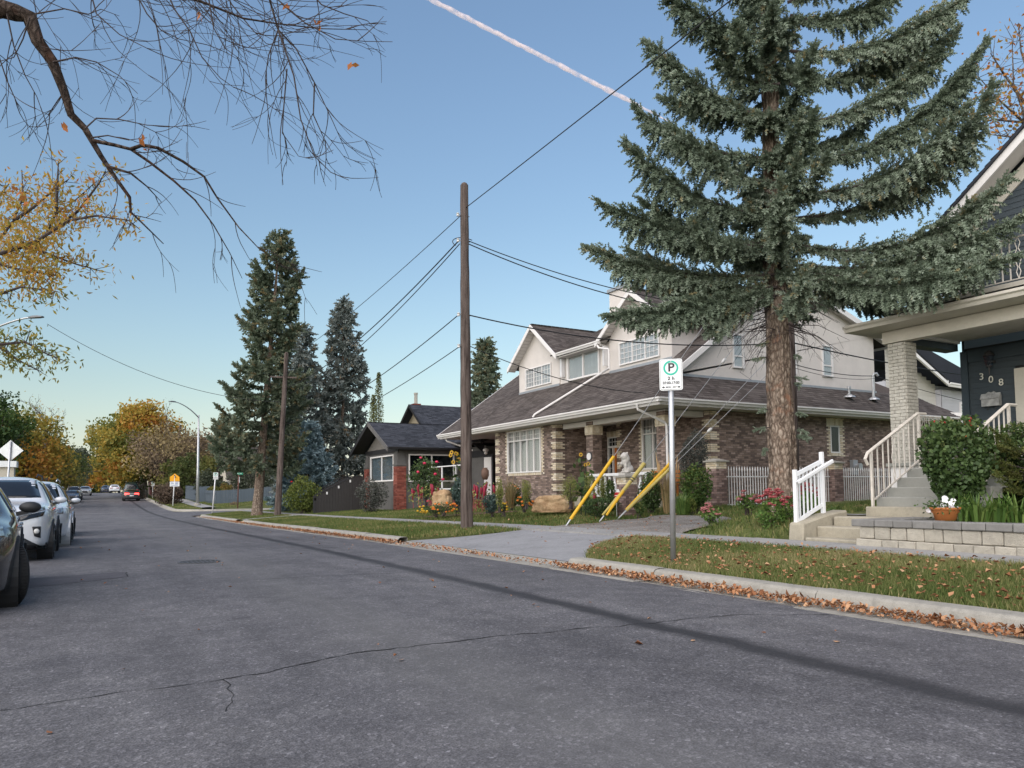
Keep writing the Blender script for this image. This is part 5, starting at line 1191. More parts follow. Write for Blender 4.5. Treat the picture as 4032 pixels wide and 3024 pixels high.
# ---- the large spruce in front of the brick house
random.seed(11)
SB = dep(3082, 1960, 15.0); SB.z = Tz(SB.x, SB.y)-.1
SPR = thing('spruce_tree', 'huge spruce with bare lower trunk in front of the brick house', 'spruce tree', SB)
trunk_mesh(SPR, SB, 16.5, .275, .03, MAT['bark_spruce'], 150, 72, .045, 3., flare=.10)
con = Con(); DS = 15.0
def sp(px, py, dd=0.): return np.array(dep(px, py, DS+dd))
KB = [((3080, 130), (2850, 170), (2622, -20)), ((3070, 330), (2950, 345), (2835, 250)), ((3062, 470), (2800, 430), (2548, 165)), ((3060, 620), (2760, 640), (2502, 425)),
      ((3060, 720), (2850, 720), (2640, 500)), ((3060, 850), (2700, 830), (2470, 565)), ((3060, 960), (2720, 960), (2530, 790)), ((3060, 980), (2660, 940), (2365, 800)), ((3060, 1080), (2650, 1120), (2308, 972)),
      ((3060, 1130), (2760, 1160), (2480, 985)), ((3060, 1150), (2760, 1230), (2390, 1242)), ((3060, 1160), (2800, 1180), (2620, 1200)), ((3050, 1170), (2900, 1200), (2790, 1310)),
      ((3110, 60), (3280, 120), (3540, -30)), ((3110, 200), (3430, 260), (3800, -10)), ((3110, 330), (3480, 320), (3700, 60)), ((3112, 480), (3420, 500), (3760, 120)), ((3112, 640), (3560, 640), (3880, 165)),
      ((3115, 760), (3520, 790), (3800, 420)), ((3115, 860), (3680, 850), (3905, 340)), ((3118, 960), (3600, 1080), (3955, 712)), ((3118, 1040), (3600, 1120), (4025, 850)), ((3118, 1080), (3500, 1180), (3830, 1060)), ((3118, 1060), (3560, 1150), (3990, 1010)),
      ((3120, 1120), (3400, 1100), (3540, 1240)), ((3115, 1110), (3330, 1130), (3480, 1150)), ((3100, 10), (3300, -60), (3500, -200)), ((3070, 0), (2900, -30), (2700, -160))]
for i, (a, b, c) in enumerate(KB):
    dd = random.uniform(-.9, .5) if not (c[0] > 3780 and c[1] > 300) else random.uniform(-3.1, -2.6); L = abs(c[0]-a[0])/FPX*DS
    con.branch([sp(*a), sp(b[0], b[1], dd*.6), sp(c[0], c[1], dd)], .052, .36+.14*min(1, L/2.5), .135, .046, .035, 1.35, .04, k=7, spread=.7)
for i in range(27):      # branches towards and away from the street
    z = 4.9+i/27*8.8+random.uniform(-.2, .2); zz = 1-(z-4.9)/11.5; az = random.uniform(0, 2*math.pi) if i % 3 else math.atan2(-_f[1], -_f[0])+random.gauss(0, .55)
    L = (2.7*zz+.5)*random.uniform(.7, 1.1); o = np.array([SB.x, SB.y, z]); h = np.array([math.cos(az), math.sin(az), 0])
    tow = -(h@_f0)
    if tow > .2: L *= .85
    con.branch([o, o+h*L*.6+np.array([0, 0, -.25*L*(.4+.6*zz)]), o+h*L+np.array([0, 0, random.uniform(.0, .28)*L])], .06, .36, .135, .05, .03, .9, .10, k=6, spread=.85)
for i in range(95):
    z = U(4.9, 15.5); az = U(0, 6.28); h = np.array([math.cos(az), math.sin(az), -.1]); o = np.array([SB.x, SB.y, z]); con.branch([o+h*.1, o+h*.3, o+h*U(.5, .9)+np.array([0, 0, -.1])], .06, .34, .135, .05, .012, 1., .1, k=5)
con.finish(SPR, MAT['needle'], 13, .045)
dead = MB()
for i in range(70):      # bare dead twigs under the crown
    az = U(0, 6.28); z = U(4.3, 5.3); o = Vector((SB.x+math.cos(az)*.22, SB.y+math.sin(az)*.22, z)); L = U(.3, 1.3); d = Vector((math.cos(az), math.sin(az), U(-.5, .1)))
    p1 = o+d*L*.5; p2 = o+d*L+Vector((0, 0, -.25*L)); dead.tube([o, p1, p2], [.012, .007, .003], 4)
    for j in range(4): q = o.lerp(p2, U(.3, 1)); dead.tube([q, q+Vector((U(-.2, .2), U(-.2, .2), U(-.35, 0)))], [.004, .002], 3)
dead.build('dead_twigs', MAT['twig'], SPR)['kind'] = 'stuff'
con = Con()
for i in range(12):     # small epicormic sprays on the trunk
    z = U(1.9, 4.4); az = math.atan2(-_f[1], -_f[0])+random.choice((-1, 1))*U(.7, 1.6); h = np.array([math.cos(az), math.sin(az), 0]); o = np.array([SB.x, SB.y, z])+h*.25
    con.branch([o, o+h*.12, o+h*U(.12, .3)+np.array([0, 0, -.05])], .05, .12, .10, .032, .01, .5, .2, k=2)
con.finish(SPR, MAT['needle'], 14, .03)
# ---- generic conifers
def conifer(name, label, base, H, prof, nb, sl, mat, r0=.25, droop=.7, tw=.6, N=9, step=.28, up=.12, seed=0, group=None, k=3, bark='bark_spruce', lean=(0, 0), start=None, flat=-.2):
    k += 2
    random.seed(seed); base = Vector(base); t = thing(name, label, 'spruce tree', base, group)
    trunk_mesh(t, base-Vector((0, 0, .2)), H+.2, r0, .02, MAT[bark], 40, 20, .03, seed, lean=lean, flare=.25); c = Con(); z0 = prof[0][0]
    for i in range(nb):
        z = z0+(H-z0)*((i+random.random())/nb)**1.0; r = np.interp(z, [p[0] for p in prof], [p[1] for p in prof])*random.uniform(.7, 1.12); az = i*2.399+random.gauss(0, .4)
        h = np.array([math.cos(az), math.sin(az), 0]); o = np.array([base.x+lean[0]*z/H, base.y+lean[1]*z/H, base.z+z]); u_ = up+.25*(z/H)
        c.branch([o, o+h*r*.55+np.array([0, 0, flat*r]), o+h*r+np.array([0, 0, u_*r])], step*.8, tw, sl*1.15, sl*.42, .03, droop, .12, k=k)
    for i in range(3): o = np.array([base.x+lean[0], base.y+lean[1], base.z+H-.6+.2*i]); c.P.append(o); c.D.append(np.array([0, 0, 1.])); c.L.append(.5); c.R.append(.1); c.V.append(.6)
    c.finish(t, MAT[mat], N, .075); return t
b = onz(1010, 2030, -.05); b.z = Tz(b.x, b.y)
conifer('spruce_tree', 'tallest spruce on the corner with two-tiered crown and bare trunk', b, 16.3, [(2.6, 2.3), (3.5, 2.7), (6, 2.7), (7.6, 2.2), (8.8, 1.0), (9.6, 1.5), (11, 2.0), (12.4, 1.1), (13.5, 1.5), (15, .9), (16.3, .3)], 108, .25, 'needle_far', .29, .7, .55, 10, .2, seed=21, lean=(1.1, -.3))
b = dep(1175, 1990, 50); b.z = 0.; conifer('spruce_tree', 'grey drooping spruce just right of the tallest spruce', b, 12.6, [(1.2, 1.5), (3, 2.2), (7, 1.9), (9, 1.7), (11, 1.1), (12.6, .2)], 62, .30, 'needle_grey', .2, 1.1, .75, 9, .26, .02, 22, flat=-.3)
b = dep(1350, 1990, 52); b.z = 0.; conifer('spruce_tree', 'tall narrow grey-green spruce left of the dark bungalow', b, 14.9, [(.6, 2.1), (3, 2.1), (6, 2.0), (9, 1.6), (12, 1.1), (14, .6), (14.9, .2)], 84, .30, 'needle_grey', .2, 1.1, .75, 9, .26, .02, 23, flat=-.32)
b = dep(1210, 2010, 47); b.z = 0.; conifer('blue_spruce', 'small bright blue spruce below the tall spruces', b, 5.6, [(.1, 2.3), (1, 2.2), (2.5, 1.6), (4, .95), (5.6, .1)], 95, .26, 'needle_blue', .1, .25, .55, 10, .22, .05, 24, flat=.0)
b = dep(1912, 1850, 62); b.z = 0.; conifer('spruce_tree', 'distant cone-laden spruce behind the brick house roof', b, 14.0, [(3, 1.7), (8, 1.5), (11, 1.1), (13, .6), (14., .2)], 90, .34, 'needle_far', .2, 1.0, .7, 8, .3, .02, 25)
b = dep(880, 1900, 96); b.z = 0.; conifer('spruce_tree', 'far dark spruce behind the cream cottage', b, 11., [(1, 2.4), (6, 1.8), (9, .9), (11., .2)], 50, .5, 'needle_far', .2, .4, .7, 7, .45, .02, 26)
# ---- broadleaf trees
MAT['leaf_autumn'] = Mleaf('autumn_leaves', [(0, (.055, .085, .024)), (.3, (.19, .20, .05)), (.55, (.44, .32, .06)), (.8, (.46, .22, .045)), (1, (.44, .15, .05))], .65, .45)
MAT['leaf_olive'] = Mleaf('olive_leaves', [(0, (.04, .062, .022)), (.5, (.105, .125, .035)), (.85, (.22, .19, .05)), (1, (.32, .15, .045))], .65, .4)
MAT['leaf_green'] = Mleaf('green_leaves', [(0, (.018, .036, .012)), (.5, (.045, .085, .022)), (.85, (.085, .14, .035)), (1, (.15, .16, .04))], .55, .25)
MAT['leaf_dark'] = Mleaf('dark_leaves', [(0, (.024, .036, .024)), (.5, (.06, .075, .046)), (1, (.12, .135, .09))], .6, .2)
MAT['leaf_brown'] = Mleaf('brown_leaves', [(0, (.08, .056, .044)), (.5, (.18, .13, .09)), (1, (.32, .25, .12))], .7, .25)
def leaf_quads(C, size, val, mat, name, parent, asp=.55, up=.0):
    n = len(C); d = unit(rng.normal(0, 1, (n, 3))+np.array([0, 0, -up])); a = unit(rng.normal(0, 1, (n, 3))); e = unit(np.cross(d, a)); s = (size*rng.uniform(.6, 1.3, n))[:, None]
    v = np.stack([C-d*s*.5, C+e*s*asp*.5, C+d*s*.5, C-e*s*asp*.5], 1).reshape(-1, 3); f = np.arange(4*n).reshape(n, 4)
    return npmesh(name, v, f, mat, parent, np.clip(val, 0, 1))
def grow(mb, p, d, L, r, lev, tips, maxlev, spread=.6, upb=.15, n=(2, 4), seg=3, ratio=.72):
    pts = [p.copy()]; q = p.copy(); dd = d.copy()
    for i in range(seg):
        dd = (dd+Vector((random.gauss(0, .13), random.gauss(0, .13), random.gauss(0, .10)+upb*.3))).normalized(); q = q+dd*L/seg; pts.append(q.copy())
    mb.tube(pts, list(np.linspace(r, r*.6, len(pts))), 7 if lev == 0 else (5 if lev < 3 else 3), cap=False)
    if lev >= maxlev: tips.append((q, dd)); return
    for i in range(random.randint(*n)):
        t = random.uniform(.45, 1.) if i else 1.; o = pts[0].lerp(pts[-1], 1) if t == 1. else pts[int(t*seg)]
        nd = (dd+Vector((random.gauss(0, spread), random.gauss(0, spread), random.gauss(0, spread*.6)+upb))).normalized()
        grow(mb, o, nd, L*ratio*random.uniform(.8, 1.15), r*.6, lev+1, tips, maxlev, spread, upb, n, seg, ratio)
def crown_tree(name, label, base, H, cr, czf, mat, nleaf, size, vals, trunk_r=.25, seed=0, clumps=70, group=None, cat='tree', fill=.55, bark='bark', limb=True, mlev=3):
    """trunk and limbs, leaves in uneven clumps through the crown volume; vals(point)->colour value"""
    random.seed(seed); base = Vector(base); t = thing(name, label, cat, base, group); mb = MB(); tips = []
    h0 = H*czf*.55; mb.tube([base-Vector((0, 0, .3)), base+Vector((0, 0, h0*.5)), base+Vector((U(-.2, .2), U(-.2, .2), h0))], [trunk_r*1.25, trunk_r, trunk_r*.85], 10)
    cc = base+Vector((0, 0, H-cr[2])); top = base+Vector((0, 0, h0)); CL = []
    clumps = int(clumps*1.6)
    for i in range(clumps):
        while True:
            q = Vector((U(-1, 1), U(-1, 1), U(-1, 1)))
            if .25 < q.length < 1 and (q.length > fill or random.random() < .5): break
        q = Vector((q.x*cr[0], q.y*cr[1], q.z*cr[2])); CL.append(cc+q)
        if limb and i % 2 == 0:
            m = top.lerp(cc+q, .5)+Vector((0, 0, .15*cr[2])); mb.tube([top, m, cc+q], [trunk_r*.3, trunk_r*.16, .02], 5, cap=False)
    mb.build('trunk', MAT[bark], t)
    CL = np.array([tuple(c) for c in CL]); k = int(nleaf*1.3)//clumps; sc = min(cr)*.21
    C = np.repeat(CL, k, 0)+np.clip(rng.normal(0, 1, (clumps*k, 3)), -1.7, 1.7)*sc*np.repeat(rng.uniform(.6, 1.15, clumps), k)[:, None]*np.array([1, 1, .75])
    cv = np.array([vals((c-np.array(cc))/np.array(cr)) for c in CL]); V_ = np.repeat(cv, k)+rng.normal(0, .09, clumps*k)
    leaf_quads(C, size*1.45, V_, mat, 'crown', t, .7)['kind'] = 'stuff'; return t
def bare_tree(name, label, base, H, r, seed, lev=5, mat='bark', leafmat=None, nleaf=0, size=.2, spread=.55, group=None, d0=(0, 0, 1), vfn=None):
    random.seed(seed); base = Vector(base); t = thing(name, label, 'tree', base, group); mb = MB(); tips = []
    grow(mb, base-Vector((0, 0, .2)), Vector(d0).normalized(), H*.32, r, 0, tips, lev, spread, .22, (2, 4), 3, .72); mb.build('trunk', MAT[mat], t)
    if nleaf:
        T_ = np.array([tuple(p) for p, _ in tips]); i = rng.integers(0, len(T_), nleaf); C = T_[i]+rng.normal(0, H*.03, (nleaf, 3)); leaf_quads(C, size, rng.uniform(.2, 1, nleaf), leafmat, 'crown', t)['kind'] = 'stuff'
    return t
def gb(px, D, dz=0.): p = dep(px, 1900, D); p.z = Tz(p.x, p.y)+dz; return p
AG = 'autumn street trees in the distance'
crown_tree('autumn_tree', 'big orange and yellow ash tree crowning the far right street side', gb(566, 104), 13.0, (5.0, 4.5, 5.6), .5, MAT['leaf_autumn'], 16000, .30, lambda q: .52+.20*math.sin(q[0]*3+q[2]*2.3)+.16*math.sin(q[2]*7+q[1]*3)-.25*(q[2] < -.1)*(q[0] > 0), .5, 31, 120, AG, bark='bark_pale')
crown_tree('autumn_tree', 'green-edged tree left of the big orange ash, overhanging the street', gb(532, 112), 12.2, (6.2, 5, 4.6), .55, MAT['leaf_autumn'], 11000, .32, lambda q: .28+.3*max(0, q[0]+.1)+.15*math.sin(q[2]*5), .38, 32, 90, AG, bark='bark_pale')
crown_tree('autumn_tree', 'lower yellow-orange tree beside grey trunks past parked dark sedan', gb(548, 108), 8.5, (4.2, 4., 3.0), .6, MAT['leaf_autumn'], 8000, .28, lambda q: .66+.2*math.sin(q[0]*4+q[2]*3), .36, 33, 60, AG, bark='bark_pale')
crown_tree('autumn_tree', 'sparse tan-leaved tree behind the school-zone sign', gb(640, 96), 9.6, (4.2, 4, 3.8), .5, MAT['leaf_brown'], 3000, .22, lambda q: .78+.2*math.sin(q[0]*4+q[2]*3), .22, 34, 80, AG)
crown_tree('autumn_tree', 'brown-olive tree right of the lamp post arm', gb(755, 100), 9.0, (4.6, 4, 4.0), .5, MAT['leaf_brown'], 3400, .24, lambda q: .8+.25*math.sin(q[0]*3-q[2]*4), .22, 35, 80, AG)
crown_tree('autumn_tree', 'olive shrubby tree low behind the grey fence', gb(770, 93), 5.2, (4.2, 3, 2.6), .5, MAT['leaf_olive'], 5200, .24, lambda q: .45+.2*math.sin(q[0]*5), .15, 36, 60, AG)
bare_tree('bare_tree', 'leafless grey tree above the brown house roof', gb(700, 102), 12.5, .28, 37, 6, 'bark', MAT['leaf_brown'], 700, .2, .5)
bare_tree('bare_tree', 'leafless pale tree right of the lamp post', gb(800, 106), 11., .22, 38, 5, 'bark', MAT['leaf_brown'], 500, .2, .5)
for i, (px, D) in enumerate(((470, 190), (420, 210), (370, 230))):
    crown_tree('autumn_tree', ['orange tree far down the street beyond the crest', 'yellow-orange tree at the far end of the street', 'small olive tree at the vanishing point of the street'][i], gb(px, D), [11, 11.5, 9][i], (7, 6, 4.6), .5, MAT['leaf_autumn' if i < 2 else 'leaf_olive'], 4000, .5, lambda q: .6+.25*math.sin(q[0]*4+q[2]*3), .3, 40+i, 50, AG)
crown_tree('dark_tree', 'dark green tree on the far left side of the street', gb(318, 230), 14.5, (4.2, 4, 6.2), .5, MAT['leaf_dark'], 6000, .4, lambda q: .5+.25*math.sin(q[0]*4+q[2]*3), .3, 44, 70)
crown_tree('dark_tree', 'grey-green round tree on the left side of the street', gb(258, 170), 10.5, (4.6, 4, 5.0), .5, MAT['leaf_dark'], 5000, .34, lambda q: .68+.25*math.sin(q[0]*4+q[2]*3), .25, 45, 60)
crown_tree('olive_tree', 'yellow-green trees massed behind the parked white cars', gb(150, 98), 8.6, (4.6, 4, 4.6), .5, MAT['leaf_olive'], 9000, .22, lambda q: .55+.3*math.sin(q[0]*4+q[2]*3), .25, 46, 110)
crown_tree('olive_tree', 'olive bushy tree low behind the second white car', gb(215, 140), 8.6, (5.2, 4, 4.6), .5, MAT['leaf_olive'], 6000, .22, lambda q: .58+.3*math.sin(q[0]*5+q[2]*3), .2, 47, 80)
crown_tree('autumn_tree', 'rusty orange tree behind the diamond sign at left edge', gb(65, 74), 9.2, (4.4, 4, 4.2), .5, MAT['leaf_autumn'], 6500, .24, lambda q: .55-.25*(q[2] > .35)+.2*math.sin(q[0]*4), .25, 48, 80, AG)
crown_tree('autumn_tree', 'green leafy tree cut by the left edge beside the bare tree', gb(-25, 66), 10.4, (2.6, 3, 3.8), .5, MAT['leaf_green'], 4500, .22, lambda q: .5+.3*math.sin(q[2]*5), .22, 49, 60, AG)
bare_tree('bare_tree', 'spreading leafless tree above the parked white cars', gb(158, 84), 12.2, .32, 51, 6, 'bark', MAT['leaf_autumn'], 500, .2, .62)
for i, px in enumerate((1470, 1492)):
    b = gb(px, 78); t = thing('poplar_tree', ['narrow columnar poplar left of the bungalow chimney', 'taller columnar poplar left of the bungalow chimney'][i], 'poplar', b, 'columnar poplars'); H = [11.0, 13.4][i]
    MB().tube([b, b+Vector((0, 0, H))], [.12, .02], 6).build('trunk', MAT['bark'], t); n = 3200; zz = rng.uniform(1.5, H, n); rr = .62*(1-((zz-H*.4)/(H*.65))**2).clip(.05, 1)**.7*rng.uniform(0, 1, n)**.5; aa = rng.uniform(0, 6.28, n)
    leaf_quads(np.stack([b.x+rr*np.cos(aa), b.y+rr*np.sin(aa), b.z+zz], -1), .17, .55+.3*rng.normal(0, .6, n)*.5, MAT['leaf_olive'], 'crown', t)['kind'] = 'stuff'
# ---- overhanging bare boughs, upper left
random.seed(5)
BT = thing('overhanging_tree', 'bare twiggy boughs drooping in from the upper left', 'tree', (-4.4, 11.6, .2)); mb = MB(); tw = MB(); DB = 8.0
def zb_(x, y, D=DB): return dep(x/1.1063, y/1.1063, D)
mb.tube([(-4.4, 11.6, -.1), (-4.4, 11.5, 2.2), (-4.2, 11.2, 4.2), (-3.8, 10.6, 5.6)], [.34, .27, .24, .2], 12)
L0 = [(-300, 60), (0, 35), (70, 55), (130, 75), (165, 180), (230, 270), (280, 400), (310, 500), (370, 560), (440, 680), (500, 770), (565, 860), (570, 925), (610, 962), (712, 1062)]
mb.tube([Vector((-3.8, 10.6, 5.6))]+[zb_(*p, 8.0+.0006*i*60) for i, p in enumerate(L0)], [.2, .14, .10, .09, .08, .068, .058, .047, .042, .036, .028, .022, .018, .014, .010, .005], 9)
LB = [[(402, 612), (500, 632), (570, 650), (650, 705), (760, 790), (850, 872), (930, 980), (1000, 1100), (1055, 1213)], [(570, 650), (620, 632), (690, 645), (800, 705), (890, 770), (945, 860), (1040, 990), (1130, 1085), (1235, 1158)],
      [(468, 724), (570, 755), (640, 812), (705, 882)], [(145, 62), (280, 38), (385, 62), (440, 40), (520, 70)], [(370, 560), (420, 515), (520, 520), (640, 545), (740, 550)], [(395, 600), (470, 590), (560, 610), (640, 600)],
      [(1150, -120), (1175, 0), (1212, 130), (1290, 212), (1370, 360), (1450, 530), (1520, 688)], [(1212, 130), (1280, 330), (1310, 520), (1370, 680), (1440, 750), (1520, 785)], [(600, -80), (860, 0), (1060, 80), (1200, 102), (1400, 125), (1600, 130)],
      [(1100, -100), (1200, -10), (1330, 100), (1460, 170), (1590, 180), (1710, 182)], [(700, -100), (760, 40), (830, 140), (880, 250), (960, 340), (1020, 382)], [(380, -90), (420, 60), (520, 150), (640, 210), (700, 222)], [(560, -90), (640, 60), (700, 130), (780, 170), (860, 186)],
      [(230, 270), (330, 250), (420, 270), (520, 330), (600, 408)], [(280, 400), (250, 440), (210, 500), (150, 470)], [(130, 75), (100, 170), (60, 250), (-20, 272)], [(30, 60), (60, 200), (110, 330), (160, 420), (205, 545)], [(-60, 40), (-20, 200), (30, 350), (70, 440), (90, 485)],
      [(1212, 130), (1170, 240), (1155, 340), (1185, 425)], [(1250, 300), (1235, 480), (1230, 580), (1300, 680), (1365, 695)], [(1370, 360), (1365, 500), (1410, 600), (1450, 670)], [(945, -100), (1010, 20), (1100, 130), (1160, 190), (1280, 215)], [(900, -60), (930, 120), (980, 210), (1080, 282)], [(1300, -100), (1400, 20), (1500, 60), (1600, 90), (1632, 122)]]
random.seed(9)
for i, L in enumerate(LB):
    d0 = 8.0+random.uniform(-.5, .9); pts = [zb_(x, y, d0+.08*j) for j, (x, y) in enumerate(L)]; r0 = .022 if i in (0, 1) else (.016 if i in (6, 8, 2) else .009)
    (mb if r0 > .012 else tw).tube(pts, list(np.linspace(r0, .003, len(pts))), 6)
def twig(x, y, ang, L, D, r, lev):
    pts = [(x, y)]; a = ang; n = 7; cv = random.choice((-1, 1))*random.uniform(.03, .16)
    for i in range(n):
        a += cv*(1 if i < 4 else .35)+random.gauss(0, .022); x += math.cos(a)*L/n; y += math.sin(a)*L/n
        if x > 1690 or (x > 1250 and y < -200): break
        pts.append((x, y))
    n = len(pts)-1
    if n < 3: return
    tw.tube([zb_(p, q, D+.05*i) for i, (p, q) in enumerate(pts)], list(np.linspace(r, .0022, n+1)), 4)
    if lev < 2:
        for k in range(random.randint(0, 2)): i = random.randint(2, n-1); twig(*pts[i], a+random.choice((-1, 1))*random.uniform(.2, .6), L*random.uniform(.45, .8), D, r*.7, lev+1)
for L in [L0[2:]]+LB:
    for (x0, y0), (x1, y1) in zip(L[:-1], L[1:]):
        m = max(1, int(math.hypot(x1-x0, y1-y0)/85))
        for k in range(m):
            t = random.random(); x, y = x0+(x1-x0)*t, y0+(y1-y0)*t; ba = math.atan2(y1-y0, x1-x0)
            if y > 520 and x < 420: continue
            twig(x, y, ba+random.choice((-1, 1))*random.uniform(.1, .65), random.uniform(150, 400)*(1 if y < 500 else .6), 8+random.uniform(-.6, 1.2), .0055, 0)
for k in range(40): twig(random.uniform(-40, 1250), random.uniform(-160, -20), random.uniform(.3, 1.1), random.uniform(260, 560), 8+random.uniform(-.6, 1.4), .006, 0)
mb.build('trunk', _bark('dark_limb_bark', (.022, .016, .013), (.062, .046, .038), (.11, .085, .07)), BT, True); tw.build('twigs', MAT['twig'], BT)['kind'] = 'stuff'
lc = []
for x, y in ((880, 75), (1390, 118), (1520, 278), (640, 640), (270, 545), (1235, 20), (345, 790), (395, 792), (370, 880), (625, 595), (75, 830), (110, 880), (140, 870), (95, 850)):
    for j in range(3): lc.append(np.array(zb_(x+random.gauss(0, 12), y+random.gauss(0, 12), 8+random.uniform(-.3, .3))))
leaf_quads(np.array(lc), .085, np.full(len(lc), 1.)-rng.uniform(0, .1, len(lc)), MAT['leaf_autumn'], 'last_leaves', BT)['kind'] = 'stuff'
# ---- golden ash at left edge
random.seed(15); AT = thing('ash_tree', 'golden-leaved ash boughs reaching in from the left edge', 'ash tree', (-4.5, 19.5, .2)); mb = MB(); C = []
mb.tube([(-4.5, 19.5, -.1), (-4.5, 19.4, 3), (-4.4, 19.2, 6)], [.26, .22, .16], 10)
def za(x, y, D=14.5): return dep(x/1.1063, y/1.1063, D)
AL = [[(-150, 1180), (0, 1105), (120, 1070), (200, 1020), (245, 930), (330, 870), (420, 790)], [(-150, 1150), (0, 1040), (60, 960), (100, 860), (95, 740)], [(0, 1105), (160, 1050), (300, 960), (420, 940), (560, 960), (610, 1000)], [(120, 1070), (220, 1110), (330, 1150), (440, 1180)], [(-100, 1300), (0, 1280), (90, 1250), (180, 1260), (250, 1270)],
      [(200, 1020), (340, 920), (430, 800), (460, 745)], [(-150, 1470), (0, 1500), (110, 1490), (200, 1540), (290, 1575)], [(0, 1510), (80, 1570), (180, 1620)], [(245, 930), (250, 800), (255, 700)], [(0, 1150), (100, 1180), (190, 1190), (250, 1200)], [(60, 960), (150, 900), (230, 830), (300, 780)], [(-60, 900), (0, 850), (40, 800)]]
for L in AL:
    d0 = 14.5+random.uniform(-.9, .9); pts = [za(x, y, d0) for x, y in L]; mb.tube(pts, list(np.linspace(.035, .008, len(pts))), 6)
    for (x0, y0), (x1, y1) in zip(L[:-1], L[1:]):
        for k in range(9):
            t = random.random(); x, y = x0+(x1-x0)*t, y0+(y1-y0)*t; a = random.uniform(0, 6.28); ln = random.uniform(20, 75)
            q = za(x+math.cos(a)*ln, y+math.sin(a)*ln, d0+random.uniform(-.4, .4)); mb.tube([za(x, y, d0), q], [.008, .004], 3, cap=False); dense = 1.0 if (x < 330 and 880 < y < 1260) else .5
            for j in range(int(13*dense)+2): C.append(np.array(q)+np.array([random.gauss(0, .13), random.gauss(0, .13), random.gauss(0, .11)]))
mb.build('trunk', MAT['twig'], AT); C = np.array(C)
for k in range(1): 
    ex = [np.array(za(random.uniform(-80, 260), random.gauss(1090, 85), 14.5+random.uniform(-1, 1))) for i in range(800)]+[np.array(za(random.uniform(-60, 200), random.gauss(1540, 40), 14.5)) for i in range(220)]
    C = np.concatenate([C, np.array(ex)])
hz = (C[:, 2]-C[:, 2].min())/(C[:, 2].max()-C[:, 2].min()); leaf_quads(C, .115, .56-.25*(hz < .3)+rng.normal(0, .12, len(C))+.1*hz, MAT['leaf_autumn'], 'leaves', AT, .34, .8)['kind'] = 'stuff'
# ---- thin orange maple behind the blue-grey house
random.seed(19); mp = thing('maple_tree', 'thin orange-leaved tree above the right-hand roof', 'tree', (24, 10.5, .8)); mb = MB(); C = []; D2 = 25.
mb.tube([(23.5, 10.4, .5), (23.4, 10.3, 5), tuple(dep(4140, 560, D2))], [.2, .16, .09], 8)
for L in [[(4140, 560), (4030, 480), (3930, 390), (3850, 300)], [(4140, 560), (4040, 470), (3990, 330), (3985, 150)], [(4140, 560), (4030, 482), (3910, 470), (3850, 490)], [(4120, 480), (4060, 330), (4020, 200), (4010, 90)], [(4060, 440), (3960, 300), (3900, 210)], [(4140, 600), (3990, 540), (3900, 530)]]:
    pts = [dep(x, y, D2+random.uniform(-.3, .3)) for x, y in L]; mb.tube(pts, list(np.linspace(.06, .012, len(pts))), 5)
    for a, b_ in zip(pts[:-1], pts[1:]):
        for k in range(10):
            o = a.lerp(b_, random.random()); q = o+Vector((random.gauss(0, .4), random.gauss(0, .4), random.gauss(.15, .4))); mb.tube([o, q], [.014, .006], 3, cap=False)
            for j in range(4): C.append(np.array(q)+np.array([random.gauss(0, .2) for _ in range(3)]))
mb.build('trunk', MAT['bark'], mp); leaf_quads(np.array(C), .17, .82+rng.normal(0, .12, len(C)), MAT['leaf_autumn'], 'leaves', mp)['kind'] = 'stuff'
# ================================================================ cars
MAT['tyre'] = M('tyre', (.018, .018, .019), .85, .2, 12, 90, .3); MAT['rim'] = M('alloy', (.38, .39, .40), .3, .1, metal=.8); MAT['blackplastic'] = M('black_plastic', (.022, .023, .025), .55, .15); MAT['carglass'] = Mcar('car_glass', (.012, .014, .018), 0, .05, .3)
MAT['sign_white'] = M('sign_white', (.72, .74, .74), .35, .04, 4, 50, .02); MAT['sign_black'] = M('sign_black', (.015, .014, .02), .4, .1); MAT['sign_green'] = M('sign_green', (.02, .42, .30), .4, .05); MAT['sign_back'] = M('sign_back', (.46, .48, .50), .4, .1, 5, 50, .03, metal=.6)
MAT['porcelain'] = M('porcelain', (.55, .55, .53), .3, .08)
MAT['lampglass'] = Mcar('headlamp', (.20, .21, .23), .3, .12); MAT['chrome'] = M('chrome', (.6, .6, .62), .15, .05, metal=1.)
def _tail():
    t = NT('lit_tail_lamp'); return t.done(t.bsdf((.5, .01, .01), .3, **{'Emission Color': (1, .035, .03, 1), 'Emission Strength': 2.2}))
MAT['tail'] = _tail(); MAT['taildull'] = Mcar('tail_lamp', (.25, .012, .012))
